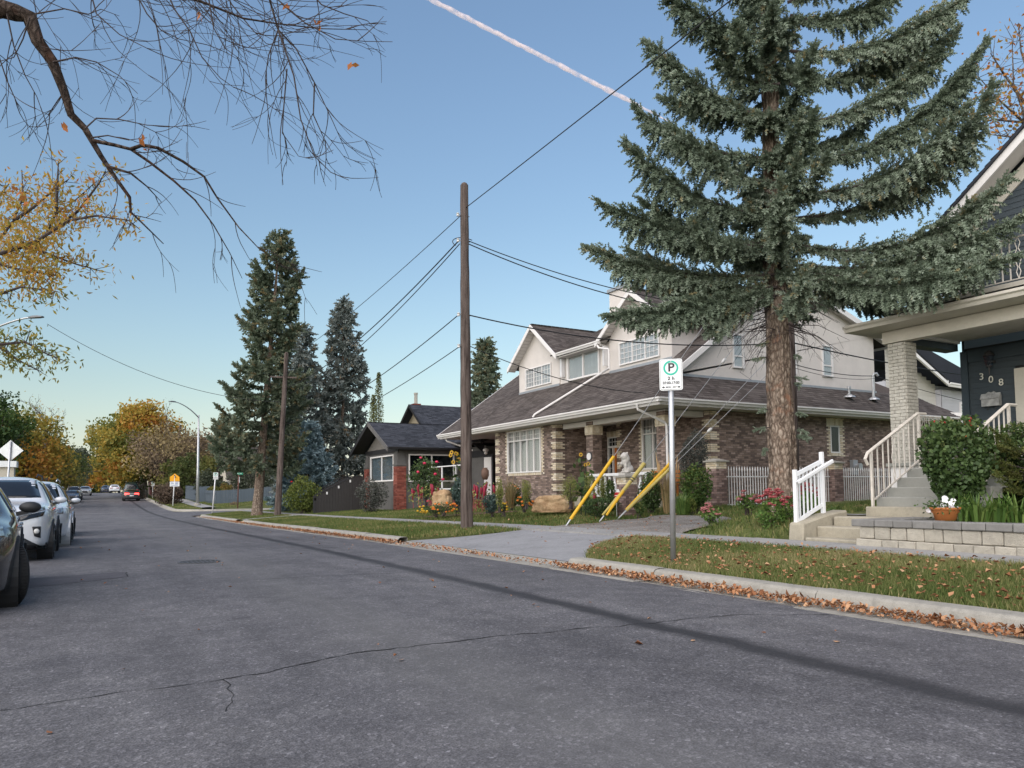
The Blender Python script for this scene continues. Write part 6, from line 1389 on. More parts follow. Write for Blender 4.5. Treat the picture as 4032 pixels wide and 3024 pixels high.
def car(label, loc, rz, paint, L, W, H, hood, belt, roof0, roof1, suv=True, wheel=.36, wb=2.7, group='cars parked along the street', detail='', clad=None, cat='car', name='parked_car'):
    """x forward, y left. Body is lofted through stations, then windows, lamps and trim are laid on its surface."""
    t = thing(name, label, cat, loc, group, rz); hw = W/2; gc = .22 if suv else .15
    cab0, cab1 = L/2-roof0, L/2-roof1     # cowl x, and roof front offset
    xs = L/2
    S = []   # x, halfwidth, z bottom, z belt(edge), roof halfwidth, roof z
    tailz = belt+.02
    S.append((xs, hw*.70, gc+.10, hood-.30, hw*.55, hood-.24)); S.append((xs-.10, hw*.86, gc+.02, hood-.14, hw*.68, hood-.06)); S.append((xs-.45, hw*.975, gc, hood-.04, hw*.75, hood+.02)); S.append((xs-.85, hw, gc, belt-.06, hw*.78, hood+.06))
    xc = xs-roof0; S.append((xc+.08, hw, gc, belt-.01, hw*.80, hood+.10)); S.append((xc-.06, hw, gc, belt, hw*.80, hood+.17)); xr = xc-roof1
    S.append((xr, hw, gc, belt+.02, hw*.68, H-.05)); S.append((xr-.5, hw, gc, belt+.03, hw*.69, H)); xe = -xs+(.55 if suv else 1.15)
    S.append((xe, hw*.99, gc, belt+.05, hw*.67, H-.05))
    if suv: S.append((-xs+.22, hw*.97, gc+.02, belt+.06, hw*.70, belt+.42)); S.append((-xs+.05, hw*.93, gc+.08, belt, hw*.78, belt+.04)); S.append((-xs, hw*.85, gc+.15, belt-.2, hw*.7, belt-.12))
    else: S.append((-xs+.5, hw*.97, gc, belt+.03, hw*.74, belt+.12)); S.append((-xs+.12, hw*.93, gc+.05, belt-.02, hw*.78, belt+.06)); S.append((-xs, hw*.85, gc+.12, belt-.2, hw*.7, belt-.1))
    def ring(x, w, zb, zs, wr, zr):
        zm = zb+(zs-zb)*.55; h_ = [(0, zb), (w*.8, zb), (w*.96, zb+.08), (w, zm), (w*.985, zs-.05), (w*.93, zs+.01), (wr+(w-wr)*.18, zs+(zr-zs)*.75), (wr*.86, zr), (0, zr+.02)]
        return [(x, y, z) for y, z in h_]+[(x, -y, z) for y, z in h_[-2:0:-1]]
    vs = []; 
    for s in S: vs += ring(*s)
    k = 16; fs = [(i*k+j, i*k+(j+1) % k, (i+1)*k+(j+1) % k, (i+1)*k+j) for i in range(len(S)-1) for j in range(k)]+[tuple(reversed(range(k))), tuple((len(S)-1)*k+j for j in range(k))]
    me = bpy.data.meshes.new('body'); me.from_pydata(vs, [], fs); tmp = bpy.data.objects.new('body', me); COL.objects.link(tmp); md = tmp.modifiers.new('s', 'SUBSURF'); md.levels = 2; md.render_levels = 2
    bm = bmesh.new(); bm.from_mesh(me); bmesh.ops.recalc_face_normals(bm, faces=bm.faces)
    cr = bm.edges.layers.float.get('crease_edge') or bm.edges.layers.float.new('crease_edge')
    for e in bm.edges:
        a, b = [v.index for v in e.verts]
        if a//k != b//k and a % k in (2, 5, 11, 14): e[cr] = .45
    bm.to_mesh(me); bm.free(); bpy.context.view_layer.update()
    ev = tmp.evaluated_get(bpy.context.evaluated_depsgraph_get()); me2 = bpy.data.meshes.new_from_object(ev); bpy.data.objects.remove(tmp)
    me2.name = 'body'; me2.materials.clear(); me2.materials.append(paint); me2.polygons.foreach_set('use_smooth', [True]*len(me2.polygons))
    body = bpy.data.objects.new('body', me2); COL.objects.link(body); body.parent = t
    bv = BVHTree.FromPolygons([v.co.copy() for v in me2.vertices], [tuple(p.vertices) for p in me2.polygons])
    def patch(q, axis, mat, nm, off=.008, n=6, par=None, th=.012):
        """q: 4 corners; axis 'f' front (y,z), 'b' back, 'l' left side (x,z), 'r', 't' top (x,y)"""
        d = {'f': Vector((-1, 0, 0)), 'b': Vector((1, 0, 0)), 'l': Vector((0, -1, 0)), 'r': Vector((0, 1, 0)), 't': Vector((0, 0, -1))}[axis]; vs = []; hit_all = True
        for i in range(n+1):
            for j in range(n+1):
                u, v = i/n, j/n; a = [(1-u)*(1-v)*q[0][c]+u*(1-v)*q[1][c]+u*v*q[2][c]+(1-u)*v*q[3][c] for c in (0, 1)]
                o = {'f': Vector((9, a[0], a[1])), 'b': Vector((-9, a[0], a[1])), 'l': Vector((a[0], 9, a[1])), 'r': Vector((a[0], -9, a[1])), 't': Vector((a[0], a[1], 9))}[axis]
                h = bv.ray_cast(o, d)
                if h[0] is None: hit_all = False; p = o+d*(9-(L/2 if axis in 'fb' else hw)); nn = -d
                else: p, nn = h[0], h[1]; nn = nn if nn.dot(-d) > 0 else -nn
                vs.append((p+nn*off, p-nn*th))
        m = (n+1)*(n+1); P = [a for a, _ in vs]+[b for _, b in vs]; F = [(i*(n+1)+j, (i+1)*(n+1)+j, (i+1)*(n+1)+j+1, i*(n+1)+j+1) for i in range(n) for j in range(n)]
        ed = [i*(n+1) for i in range(n+1)]+[n*(n+1)+j for j in range(1, n+1)]+[i*(n+1)+n for i in range(n-1, -1, -1)]+[j for j in range(n-1, 0, -1)]
        F += [(a, b, b+m, a+m) for a, b in zip(ed, ed[1:]+ed[:1])]
        mb = MB(); mb.add(P, F); bm = bmesh.new(); o = mb.build(nm, mat, par or t, True, world=False); bm.from_mesh(o.data); bmesh.ops.recalc_face_normals(bm, faces=bm.faces); bm.to_mesh(o.data); bm.free(); return o
    zw0 = hood+.16; zw1 = H-.09
    patch([(-hw*.74, zw0), (hw*.74, zw0), (hw*.60, zw1), (-hw*.60, zw1)], 'f', MAT['carglass'], 'windshield', n=8)
    for sd in 'lr':
        z0, z1 = belt+.06, H-.13; xa, xm, xb = xc-.28, (xr+xe)/2-.05, xe-.0
        patch([(xa, z0), (xm+.04, z0), (xm+.04, z1), (xr-.12, z1)], sd, MAT['carglass'], 'side_window'); patch([(xm-.04, z0), (xb+.05, z0), (xb+.22, z1), (xm-.04, z1)], sd, MAT['carglass'], 'side_window')
        patch([(xc-.1, gc+.02), (-xs+1.2, gc+.02), (-xs+1.2, gc+.16), (xc-.1, gc+.16)], sd, clad or MAT['blackplastic'], 'sill_trim', n=4)
        sgn = 1 if sd == 'l' else -1
        for q, dx in enumerate((xc-.55, xm-.25)): patch([(dx, belt-.13), (dx-.16, belt-.13), (dx-.16, belt-.10), (dx, belt-.10)], sd, MAT['chrome'] if 'chrome' in detail else paint, 'door_handle', .03, 2)
        mr = MB(); c = Vector((xc-.42, sgn*(hw+.09), belt+.12)); mr.ell(c, (.075, .115, .068), 12, 8); mo = mr.build('mirror', paint if 'mirrordark' not in detail else MAT['blackplastic'], t, True, world=False); MB().bar((xc-.42, sgn*(hw-.05), belt+.04), c+Vector((0, -.02*sgn, -.05)), .05).build('mirror_arm', MAT['blackplastic'], mo, world=False)
    if suv: patch([(-hw*.6, belt+.1), (hw*.6, belt+.1), (hw*.56, H-.2), (-hw*.56, H-.2)], 'b', MAT['carglass'], 'rear_window')
    else: patch([(-hw*.62, belt+.14), (hw*.62, belt+.14), (hw*.56, H-.14), (-hw*.56, H-.14)], 'b', MAT['carglass'], 'rear_window')
    for s in (-1, 1):      # roof rails
        if suv: MB().tube([(xr-.1, s*hw*.62, H-.02), (xr-.3, s*hw*.63, H+.035), (xe+.3, s*hw*.62, H+.03), (xe+.1, s*hw*.61, H-.04)], .018, 6).build('roof_rail', MAT['blackplastic'] if 'rav' in detail else MAT['chrome'], t, True, world=False)
    for wx in (xs-.92, xs-.92-wb):
        for s in (-1, 1):
            yo = s*(hw-.11); MB().tube([(wx, s*(hw-.26), wheel), (wx, s*(hw+.004), wheel)], wheel+.075, 26).build('wheel_arch', clad or MAT['blackplastic'], t, False, world=False)
            st = R(18) if ('steer' in detail and wx > 0) else 0; w = bpy.data.objects.new('wheel', None)
            ax = Vector((-math.sin(st), math.cos(st), 0)); c = Vector((wx, yo, wheel)); w = MB().tube([c-ax*.115, c-ax*.10, c+ax*.10, c+ax*.125], [wheel-.03, wheel, wheel, wheel-.03], 30).build('wheel', MAT['tyre'], t, False, world=False)
            rm = MB(); oa = ax*(.128*s); rm.tube([c+oa*.7, c+oa], wheel*.66, 20); rm.build('rim', MAT['rim'], w, world=False)
            sp_ = MB(); cr_ = Vector((math.cos(st), math.sin(st), 0))
            for q in range(5): a = 2*math.pi*q/5; sp_.bar(c+oa*1.06, c+oa*1.06+(cr_*math.cos(a)+Vector((0, 0, math.sin(a))))*wheel*.6, .05, .02)
            sp_.build('spoke', MAT['blackplastic'], w, world=False)['kind'] = 'stuff'
            tr = MB()
            if 'steer' in detail:
                for q in range(60):
                    a = 2*math.pi*q/60; r_ = (cr_*math.cos(a)+Vector((0, 0, math.sin(a)))); p = c+r_*(wheel+.002); 
                    for off in (-.07, 0, .07): tr.bar(p+ax*(off-.025), p+ax*(off+.025), .02, .008, up=r_)
                tr.build('tread', MAT['tyre'], w, world=False)['kind'] = 'stuff'
    F = lambda q, m, nm, off=.012, n=5: patch(q, 'f', m, nm, off, n)
    if 'rav' in detail:
        for s in (-1, 1):
            F([(s*.30, hood-.22), (s*hw*.86, hood-.08), (s*hw*.84, hood-.02), (s*.38, hood-.15)], MAT['lampglass'], 'headlight', .018); F([(s*.34, hood-.29), (s*hw*.83, hood-.19), (s*hw*.86, hood-.10), (s*.30, hood-.225)], MAT['carglass'], 'headlight_lens', .016)
            F([(s*(hw*.80), .46), (s*(hw*.70), .50), (s*(hw*.66), .68), (s*(hw*.80), .68)], MAT['blackplastic'], 'fog_pocket', .016); c = bv.ray_cast(Vector((9, s*hw*.74, .59)), Vector((-1, 0, 0)))[0]
            MB().ell(c+Vector((.02, 0, 0)), (.03, .05, .05)).build('fog_lamp', MAT['porcelain'], t, True, world=False)
        F([(-.42, .56), (.42, .56), (.30, hood-.20), (-.30, hood-.20)], MAT['blackplastic'], 'grille', .014, 8); F([(-hw*.82, .30), (hw*.82, .30), (hw*.45, .52), (-hw*.45, .52)], MAT['blackplastic'], 'lower_bumper', .014, 8); F([(-hw*.9, .24), (hw*.9, .24), (hw*.9, .36), (-hw*.9, .36)], MAT['blackplastic'], 'skid_panel', .022, 8)
        for i in range(4): F([(-.38, .60+.05*i), (.38, .60+.05*i), (.37, .612+.05*i), (-.37, .612+.05*i)], MAT['iron'], 'grille_bar', .026, 4)
        F([(-.10, hood-.30), (.10, hood-.30), (.10, hood-.22), (-.10, hood-.22)], MAT['chrome'], 'badge', .03, 2)
    elif 'q7' in detail:
        for s in (-1, 1):
            F([(s*.44, hood-.24), (s*hw*.84, hood-.20), (s*hw*.83, hood-.06), (s*.44, hood-.10)], MAT['lampglass'], 'headlight', .016); F([(s*.52, .40), (s*hw*.80, .40), (s*hw*.82, .62), (s*.50, .64)], MAT['blackplastic'], 'air_intake', .016)
            for i in range(3): F([(s*.54, .44+.06*i), (s*hw*.78, .44+.06*i), (s*hw*.78, .455+.06*i), (s*.54, .455+.06*i)], MAT['iron'], 'intake_bar', .03, 3)
        F([(-.38, .48), (.38, .48), (.40, hood-.08), (-.40, hood-.08)], MAT['blackplastic'], 'grille', .014, 8); F([(-hw*.8, .27), (hw*.8, .27), (hw*.8, .33), (-hw*.8, .33)], MAT['chrome'], 'chin_trim', .016, 6)
        for i in range(4): F([(-.36, .56+.1*i), (.36, .56+.1*i), (.36, .575+.1*i), (-.36, .575+.1*i)], MAT['chrome'], 'grille_bar', .026, 4)
    else:
        for s in (-1, 1): F([(s*.42, hood-.20), (s*hw*.86, hood-.14), (s*hw*.84, hood-.04), (s*.45, hood-.10)], MAT['lampglass'], 'headlight', .014)
        F([(-.40, .38), (.40, .38), (.34, hood-.16), (-.34, hood-.16)], MAT['blackplastic'], 'grille', .012, 6); F([(-.42, .37), (.42, .37), (.44, .40), (-.44, .40)], MAT['chrome'], 'grille_trim', .022, 5)
    Bk = lambda q, m, nm, off=.012, n=5: patch(q, 'b', m, nm, off, n)
    lit = 'lit' in detail
    for s in (-1, 1): Bk([(s*.28, belt-.12), (s*hw*.84, belt-.22), (s*hw*.84, belt-.0), (s*.30, belt-.02)], MAT['tail' if lit else 'taildull'], 'tail_light', .016); 
    Bk([(-.24, .62 if suv else .55), (.24, .62 if suv else .55), (.24, .76 if suv else .69), (-.24, .76 if suv else .69)], MAT['sign_white'], 'licence_plate', .016, 3); Bk([(-hw*.8, .30), (hw*.8, .30), (hw*.8, .44), (-hw*.8, .44)], MAT['blackplastic'], 'rear_bumper', .012, 6)
    return t
FACE_US = R(-90); AWAY = R(90)
white = Mcar('white_paint', (.62, .64, .67)); black = Mcar('black_paint', (.018, .022, .026)); navy = Mcar('navy_paint', (.018, .028, .06)); greyp = Mcar('dark_grey_paint', (.035, .038, .042)); silver = Mcar('silver_paint', (.40, .42, .44), .3); greenp = Mcar('dark_green_paint', (.02, .045, .045)); red = Mcar('red_paint', (.25, .02, .02))
def put(px, py, X, dz=0.):
    p = onx(px, py, X); return p
def at(x, y, dz=0.): return (x, y, float(road_z(x, y))+dz)
car('glossy black car cut off by the left edge, nearest of the parked row', at(-1.69, 11.2), FACE_US+R(3.2), black, 4.5, 1.85, 1.47, .92, .95, 1.15, .62, False, .345, 2.7, detail='steer chrome mirrordark')
car('white crossover with black lower bumper parked second in the row', at(-1.58, 18.85), FACE_US, white, 4.6, 1.86, 1.67, 1.06, 1.05, 1.12, .55, True, .365, 2.69, detail='rav')
car('white SUV with grey rectangular air intakes parked third in row', at(-1.44, 24.05), FACE_US, white, 5.05, 1.96, 1.72, 1.06, 1.06, 1.25, .6, True, .385, 2.99, detail='q7', clad=white)
car('tan pickup-sized car showing only a sliver beyond the third parked car', at(-1.50, 30.6), FACE_US, Mcar('tan_paint', (.23, .20, .15)), 4.8, 1.9, 1.65, 1.02, 1.04, 1.2, .6, True, .36, 2.8, detail='')
p = dep(286, 1984, 87); car('dark navy sedan parked far along the left side', at(p.x-.1, 103), FACE_US, navy, 4.6, 1.82, 1.45, .88, .92, 1.2, .65, False, .34, 2.7, detail='chrome')
p = dep(300, 1950, 100); car('dark SUV with pale roof parked behind the navy sedan', at(p.x-.2, 112), FACE_US, silver, 4.7, 1.9, 1.78, 1.08, 1.08, 1.2, .55, True, .37, 2.8, detail='')
p = dep(335, 1950, 120); car('silver car at the end of the left parked row', at(p.x, 136), FACE_US, silver, 4.5, 1.8, 1.5, .9, .94, 1.2, .6, False, .34, 2.7, detail='')
p = dep(518, 1968, 92); car('dark grey sedan with red tail lights lit, right side', at(p.x, 105.5), AWAY, greyp, 4.7, 1.86, 1.44, .9, .95, 1.2, .65, False, .34, 2.75, detail='lit')
p = dep(503, 1960, 105); car('dark green tall truck parked ahead of the tail-lit sedan', at(p.x+.2, 114), AWAY, greenp, 5.2, 2.0, 2.35, 1.2, 1.25, 1.0, .4, True, .40, 3.1, detail='')
p = dep(449, 1949, 142); car('white car driving away over the crest of the street', at(p.x, 161), AWAY, white, 4.6, 1.85, 1.62, 1.0, 1.02, 1.15, .6, True, .35, 2.7, detail='')
p = dep(425, 1949, 150); car('dark car beside the white one near the crest', at(p.x-.4, 170), FACE_US, navy, 4.5, 1.8, 1.5, .9, .94, 1.2, .6, False, .34, 2.7, detail='')
# ================================================================ poles, wires, lamps, signs
def _polewood():
    t = NT('weathered_pole'); a = t.noise(14, 5, .7, stretch=(1, 1, .06)); b_ = t.noise(3, 4, .6, stretch=(1, 1, .3))
    c = t.ramp(t.math('ADD', t.math('MULTIPLY', a, .7), t.math('MULTIPLY', b_, .3)), [(.36, (.022, .017, .015)), (.48, (.085, .066, .058)), (.66, (.165, .135, .12))])
    return t.done(t.bsdf(c, .95, 0, t.bump(a, .9, .02), .15))
MAT['pole'] = _polewood(); MAT['wire'] = M('black_wire', (.015, .015, .016), .6, .1); MAT['steelwire'] = M('guy_strand', (.30, .31, .32), .5, .1, metal=.5)
MAT['yellow'] = M('yellow_guard', (.62, .36, .015), .5, .12, 4, 40, .05); MAT['yellow_old'] = M('faded_guard', (.42, .34, .10), .6, .2, 3, 40, .05)
def upole(label, base, H, r0, r1, lean=(0, 0), seed=1., grp='wooden utility poles'):
    t = thing('utility_pole', label, 'utility pole', base, grp); trunk_mesh(t, Vector(base)-Vector((0, 0, .2)), H+.2, r0, r1, MAT['pole'], 70, 20, .012, seed, lean, .06, 'shaft')
    b = Vector(base)+Vector((lean[0], lean[1], H)); mb = MB(); mb.lathe([(r1, -.02), (r1*.7, .05), (r1*.2, .08)], b, 10); mb.build('weathered_top', MAT['pole'], t)
    return t
def catenary(a, b, sag, n=22):
    a, b = Vector(a), Vector(b); return [a.lerp(b, i/n)+Vector((0, 0, -sag*4*(i/n)*(1-i/n))) for i in range(n+1)]
def wire(label, a, b, sag, r=.012, mat='wire', group='overhead wires'):
    mb = MB(); mb.tube(catenary(a, b, sag), r, 5); o = mb.build('overhead_wire', MAT[mat]); return tag(o, label, 'wire', group)
PB = onz(1838, 2075, .25); PB.z = Tz(PB.x, PB.y); PH = 9.55-PB.z
PO = upole('weathered wooden utility pole standing on the near lawn strip', PB, PH, .165, .105, seed=4.)
def pp(py): return onx(1838, py, PB.x).z
for py, lb in ((843, 0), (945, 1), (1238, 2), (1362, 3)):
    z = pp(py); o = Vector((PB.x-.12, PB.y+.02, z)); MB().tube([(PB.x-.19, PB.y, z), (PB.x+.15, PB.y, z)], .012, 6).build('through_bolt', MAT['galv'], PO); MB().lathe([(.02, -.05), (.045, -.04), (.03, 0), (.045, .03), (.02, .05)], (PB.x-.2, PB.y, z), 8).build('insulator', MAT['porcelain'], PO)
lp = [Vector((PB.x-.2, PB.y+.15, pp(945)-.1)), Vector((PB.x-.35, PB.y+.4, pp(945)+.1)), Vector((PB.x-.1, PB.y+.2, pp(945)+.25)), Vector((PB.x+.2, PB.y-.05, pp(945)+.05))]
MB().tube([Vector(p) for p in bez([tuple(q) for q in lp], 10)], .012, 5).build('wire_loop', MAT['wire'], PO)
b2 = onz(1092, 2030, .0); b2.z = Tz(b2.x, b2.y)
upole('brown utility pole standing beside the corner spruce trunk', b2, 8.9, .18, .11, (.45, .1), 9.)
P2 = Vector((b2.x+.45, b2.y+.1, b2.z+8.6)); MB().bar(P2+Vector((-.8, .3, -1.0)), P2+Vector((.5, -.25, -1.05)), .06, .08).build('crossarm', MAT['pole'], bpy.data.objects['utility_pole.001'])
b3 = gb(682, 100); upole('leaning far utility pole behind the school-zone sign', b3, 9.8, .2, .14, (.8, 0), 13.)
Q = Vector((18.3, 15.0, Tz(18.3, 15.0))); upole('brown utility pole hidden behind the big spruce trunk', Q, 9.6, .15, .11, seed=17.)
wire('thin top wire running up-right from the near utility pole', (PB.x, PB.y, pp(815)), (8.6, -28, 9.9), .25)
wire('thin top wire from near pole to the corner spruces', (PB.x-.1, PB.y, pp(843)), P2+Vector((0, 0, -.1)), .25, .011)
wire('upper twisted cable from near pole down to second pole', (PB.x-.2, PB.y, pp(950)), P2+Vector((0, 0, -1.6)), .55, .018); wire('lower twisted cable from near pole down to second pole', (PB.x-.15, PB.y, pp(958)), P2+Vector((.2, 0, -1.9)), .6, .014)
wire('telephone wire from near pole past the bungalow chimney', (PB.x-.2, PB.y, pp(1240)), P2+Vector((0, 0, -3.6)), .5, .014); wire('lowest wire from near pole past the bungalow roof', (PB.x-.15, PB.y, pp(1362)), P2+Vector((0, 0, -4.2)), .45, .012)
wire('upper service wire from near pole into the big spruce', (PB.x+.1, PB.y, pp(940)), (Q.x, Q.y, 6.5), .45, .014); wire('lower service wire from near pole into the big spruce', (PB.x+.1, PB.y, pp(952)), (Q.x, Q.y, 6.25), .5, .016)
wire('black cable from near pole across the brick house dormers', (PB.x+.1, PB.y, pp(1236)), (Q.x, Q.y, 5.6), .38, .018); wire('drop wire from near pole to the brick house eave', (PB.x+.1, PB.y, pp(1358)), (14.75, 17.5, 4.15), .25, .012)
e_ = dep(4250, 1510, 33); wire('black cable continuing right past the porch column', (Q.x, Q.y, 5.6), e_, .3, .022)
wire('upper service drop to the roof mast', (Q.x, Q.y, 4.95), MASTTOP, .12, .014); wire('lower service drop to the roof mast', (Q.x, Q.y, 4.85), MASTTOP+Vector((0, 0, -.1)), .16, .009); wire('black wire from roof mast off to the right', MASTTOP, dep(4150, 1640, 33), .2, .012)
ll_ = dep(185, 1275, 37); wire('single wire from the left street lamp to the corner spruces', ll_, P2+Vector((-.3, 0, -2.4)), .9, .013)
wire('far wire across the end of the street', dep(310, 1838, 160), dep(560, 1800, 160), .2, .06); wire('lower far wire across the end of the street', dep(310, 1858, 160), dep(560, 1838, 160), .2, .06)
# guy strands with yellow guards
z2_ = lambda x, y: (2220+x/3.606, 1590+y/3.606)
GY = [((95, 1640), (700, 755), .45, 9.9, 0), ((570, 1590), (1140, 850), .50, 8.6, 1), ((800, 1600), (1530, 820), .46, 6.9, 0), ((800, 1602), (1525, 905), .46, 5.9, 1)]
GL = ['leftmost yellow guy-wire guard leaning over the lawn', 'faded split yellow guard crossing in front of the brick pillar', 'upper bright yellow guard of the right-hand pair', 'lower dull yellow guard of the right-hand pair']
for i, ((bx, by), (tx, ty), zb, h, old) in enumerate(GY):
    B = onz(*z2_(bx, by), zb); best = None
    top = Vector((Q.x, Q.y, 0))
    for hh in np.arange(3.5, 13, .1):
        d = (top+Vector((0, 0, hh))-B).normalized()
        for L in np.arange(1.7, 3.4, .05):
            v = np.array(B+d*L)-CAMP; D_ = v@_f; ex = PCX+FPX*(v@_r)/D_-z2_(tx, ty)[0]; ey = PCY-FPX*(v@_u)/D_-z2_(tx, ty)[1]; er = ex*ex+ey*ey
            if best is None or er < best[0]: best = (er, hh, L, d)
    _, hh, L, d = best; s0 = .25 if i > 1 else .0
    t = thing('guy_guard', GL[i], 'guy guard', B, 'yellow guy-wire guards'); m = MAT['yellow_old' if old else 'yellow']
    if i == 1:
        MB().tube([B+d*.9, B+d*L], [.05, .058], 10).build('sleeve', m, t)
        for s_ in (-1, 1): MB().tube([B+d*.9, B+d*.02+Vector((.03*s_, -.05*s_, 0))], [.05, .03], 8).build('split_end', MAT['yellow_old' if s_ < 0 else 'yellow'], t)
        for q in (.66, .70): MB().tube([B+d*L*q, B+d*(L*q+.03)], .058, 10).build('black_band', MAT['iron'], t)
    else: MB().tube([B+d*s0, B+d*L], [.042, .045], 10).build('sleeve', m, t)
    MB().tube([B-d*.25, B+d*s0], .02, 6).build('anchor_rod', MAT['galv'], t)
    MB().tube([B+d*L, Vector((Q.x, Q.y, Q.z+hh-Q.z))], .009, 5).build('strand', MAT['steelwire'], t)
    if i in (0, 1, 3): c = B.lerp(Vector((Q.x, Q.y, hh)), .62 if i < 2 else .5); MB().tube([c-d*.1, c-d*.06, c+d*.06, c+d*.1], [.015, .045, .045, .015], 8).build('strain_insulator', MAT['porcelain'], t)
# street lamps
def lamp(label, base, H, tip, headlen=.7, fat=.11):
    base, tip = Vector(base), Vector(tip); t = thing('street_lamp', label, 'street lamp', base, 'galvanised street lamps'); top = base+Vector((0, 0, H))
    MB().lathe([(.30, 0), (.30, .16), (.24, .22)], base, 12).build('concrete_foot', MAT['curb'], t); MB().tube([base+Vector((0, 0, .2)), base+Vector((0, 0, H*.38)), base+Vector((0, 0, H*.4)), top], [fat*1.35, fat*1.15, fat, fat*.7], 10).build('post', MAT['galv'], t, True)
    d = tip-top; arm = bez([tuple(top-Vector((0, 0, .25))), tuple(top+d*.45+Vector((0, 0, d.z*.35))), tuple(tip-d.normalized()*.3+Vector((0, 0, .12))), tuple(tip)], 12); MB().tube(arm, list(np.linspace(.06, .04, 12)), 8).build('arm', MAT['galv'], t, True)
    h = Vector((d.x, d.y, 0)).normalized(); s = Vector((-h.y, h.x, 0)); hd = MB(); up = Vector((0, 0, 1))
    pr = [(-.1, .06, .05), (.15, .12, .08), (headlen*.6, .15, .07), (headlen, .10, .03)]; vs = []
    for x, w, z in pr: c = tip+h*x; vs += [c-s*w+up*-.03, c+s*w+up*-.03, c+s*w*.6+up*z, c-s*w*.6+up*z]
    fs = [(4*i+j, 4*i+(j+1) % 4, 4*i+4+(j+1) % 4, 4*i+4+j) for i in range(3) for j in range(4)]+[(3, 2, 1, 0), (12, 13, 14, 15)]
    hd.add(vs, fs); ho = hd.build('lamp_head', M('lamp_grey', (.12, .125, .13), .5, .1) if 'lamp_grey' not in bpy.data.materials else bpy.data.materials['lamp_grey'], t); MB().lathe([(.09, -.035), (.09, -.045)], tip+h*headlen*.45, 10).build('lens', MAT['porcelain'], ho); return t
lb_ = dep(777, 2007, 72); lb_.z = Tz(lb_.x, lb_.y)+.02; tipn = dep(690, 1583, 70); lamp('galvanised street lamp on the far corner by the grey fence', lb_, dep(787, 1632, 72).z-lb_.z, tipn)
l2 = dep(-170, 2000, 37); l2.z = Tz(l2.x, l2.y); lamp('street lamp whose arm and head reach in from left edge', l2, dep(-150, 1340, 37).z-l2.z, dep(120, 1251, 36.5), .75)
# signs
MAT['street_green'] = M('street_green', (.005, .23, .12), .4, .05); MAT['school_yellow'] = M('school_yellow', (.80, .36, .01), .45, .04); MAT['sign_blue'] = M('sign_blue', (.06, .10, .28), .4, .05)
def rrect(w, h, r, n=5):
    P = []
    for cx, cz, a0 in ((w/2-r, -h/2+r, -90), (w/2-r, h/2-r, 0), (-w/2+r, h/2-r, 90), (-w/2+r, -h/2+r, 180)):
        for i in range(n+1): a = R(a0+90*i/n); P.append((cx+r*math.cos(a), cz+r*math.sin(a)))
    return P
def plate(parent, poly, y, th, mat, name, zc=0., xc=0.): mb = MB(); mb.prism([Vector((xc+x, y, zc+z)) for x, z in poly], (0, th, 0)); return mb.build(name, mat, parent, world=False)
def circ(r, n=28): return [(r*math.cos(2*math.pi*i/n), r*math.sin(2*math.pi*i/n)) for i in range(n)]
def psign(label, base, H, w, h, rz, lean=(0, 0), full=True, rp=.03, group='two-hour parking signs', post='galv'):
    t = thing('parking_sign', label, 'sign', base, group, rz); zc = H-h/2
    MB().tube([(0, .04, -.1), (lean[0], .04, H-.04)], rp, 10).build('post', MAT[post], t, True, world=False); x0 = lean[0]
    pl = plate(t, rrect(w, h, w*.11), 0, .004, MAT['sign_black'], 'plate', zc, x0); plate(pl, rrect(w*.985, h*.99, w*.10), -.003, .003, MAT['sign_white'], 'margin', zc, x0); plate(pl, rrect(w*.91, h*.94, w*.085), -.0045, .0015, MAT['sign_black'], 'border', zc, x0); plate(pl, rrect(w*.885, h*.923, w*.075), -.006, .0015, MAT['sign_white'], 'face', zc, x0)
    zP = zc+h*.21; k = h/.45
    mb = MB(); n = 32; ro, ri = .105*k, .078*k
    vs = []; 
    for r_, yy in ((ro, -.0075), (ri, -.0075), (ri, -.006), (ro, -.006)):
        vs += [(x0+r_*math.cos(2*math.pi*i/n), yy, zP+r_*math.sin(2*math.pi*i/n)) for i in range(n)]
    mb.add(vs, [(a*n+i, a*n+(i+1) % n, ((a+1) % 4)*n+(i+1) % n, ((a+1) % 4)*n+i) for a in range(4) for i in range(n)]).build('green_ring', MAT['sign_green'], pl, world=False)
    rot = (R(90), 0, 0)
    txt('P', .165*k, MAT['sign_black'], pl, (x0+.003, -.0085, zP+.002), rot, ext=.001, local=True, bold=.022, sx=1.1)
    txt('2 h', .066*k, MAT['sign_black'], pl, (x0, -.0085, zc-.055*k), rot, ext=.001, local=True, bold=.022, sx=1.15)
    if full:
        txt('07:00-17:00', .052*k, MAT['sign_black'], pl, (x0, -.0085, zc-.118*k), rot, ext=.001, local=True, bold=.022, sx=.93)
        txt('MON - SAT', .030*k, MAT['sign_black'], pl, (x0, -.0085, zc-.178*k), rot, ext=.001, local=True, bold=.022)
        for s in (-1, 1): mb = MB(); mb.prism([Vector((x0+s*.128*k, -.007, zc-.178*k)), Vector((x0+s*.105*k, -.007, zc-.162*k)), Vector((x0+s*.105*k, -.007, zc-.171*k)), Vector((x0+s*.088*k, -.007, zc-.171*k)), Vector((x0+s*.088*k, -.007, zc-.185*k)), Vector((x0+s*.105*k, -.007, zc-.185*k)), Vector((x0+s*.105*k, -.007, zc-.194*k))], (0, -.002, 0)); mb.build('arrow', MAT['sign_black'], pl, world=False)
        for dz in (.19, -.205):
            mb = MB(); mb.tube([(x0, -.006, zc+dz*k), (x0, -.012, zc+dz*k)], .009, 8); mb.build('bolt', MAT['galv'], pl, world=False)
    return t
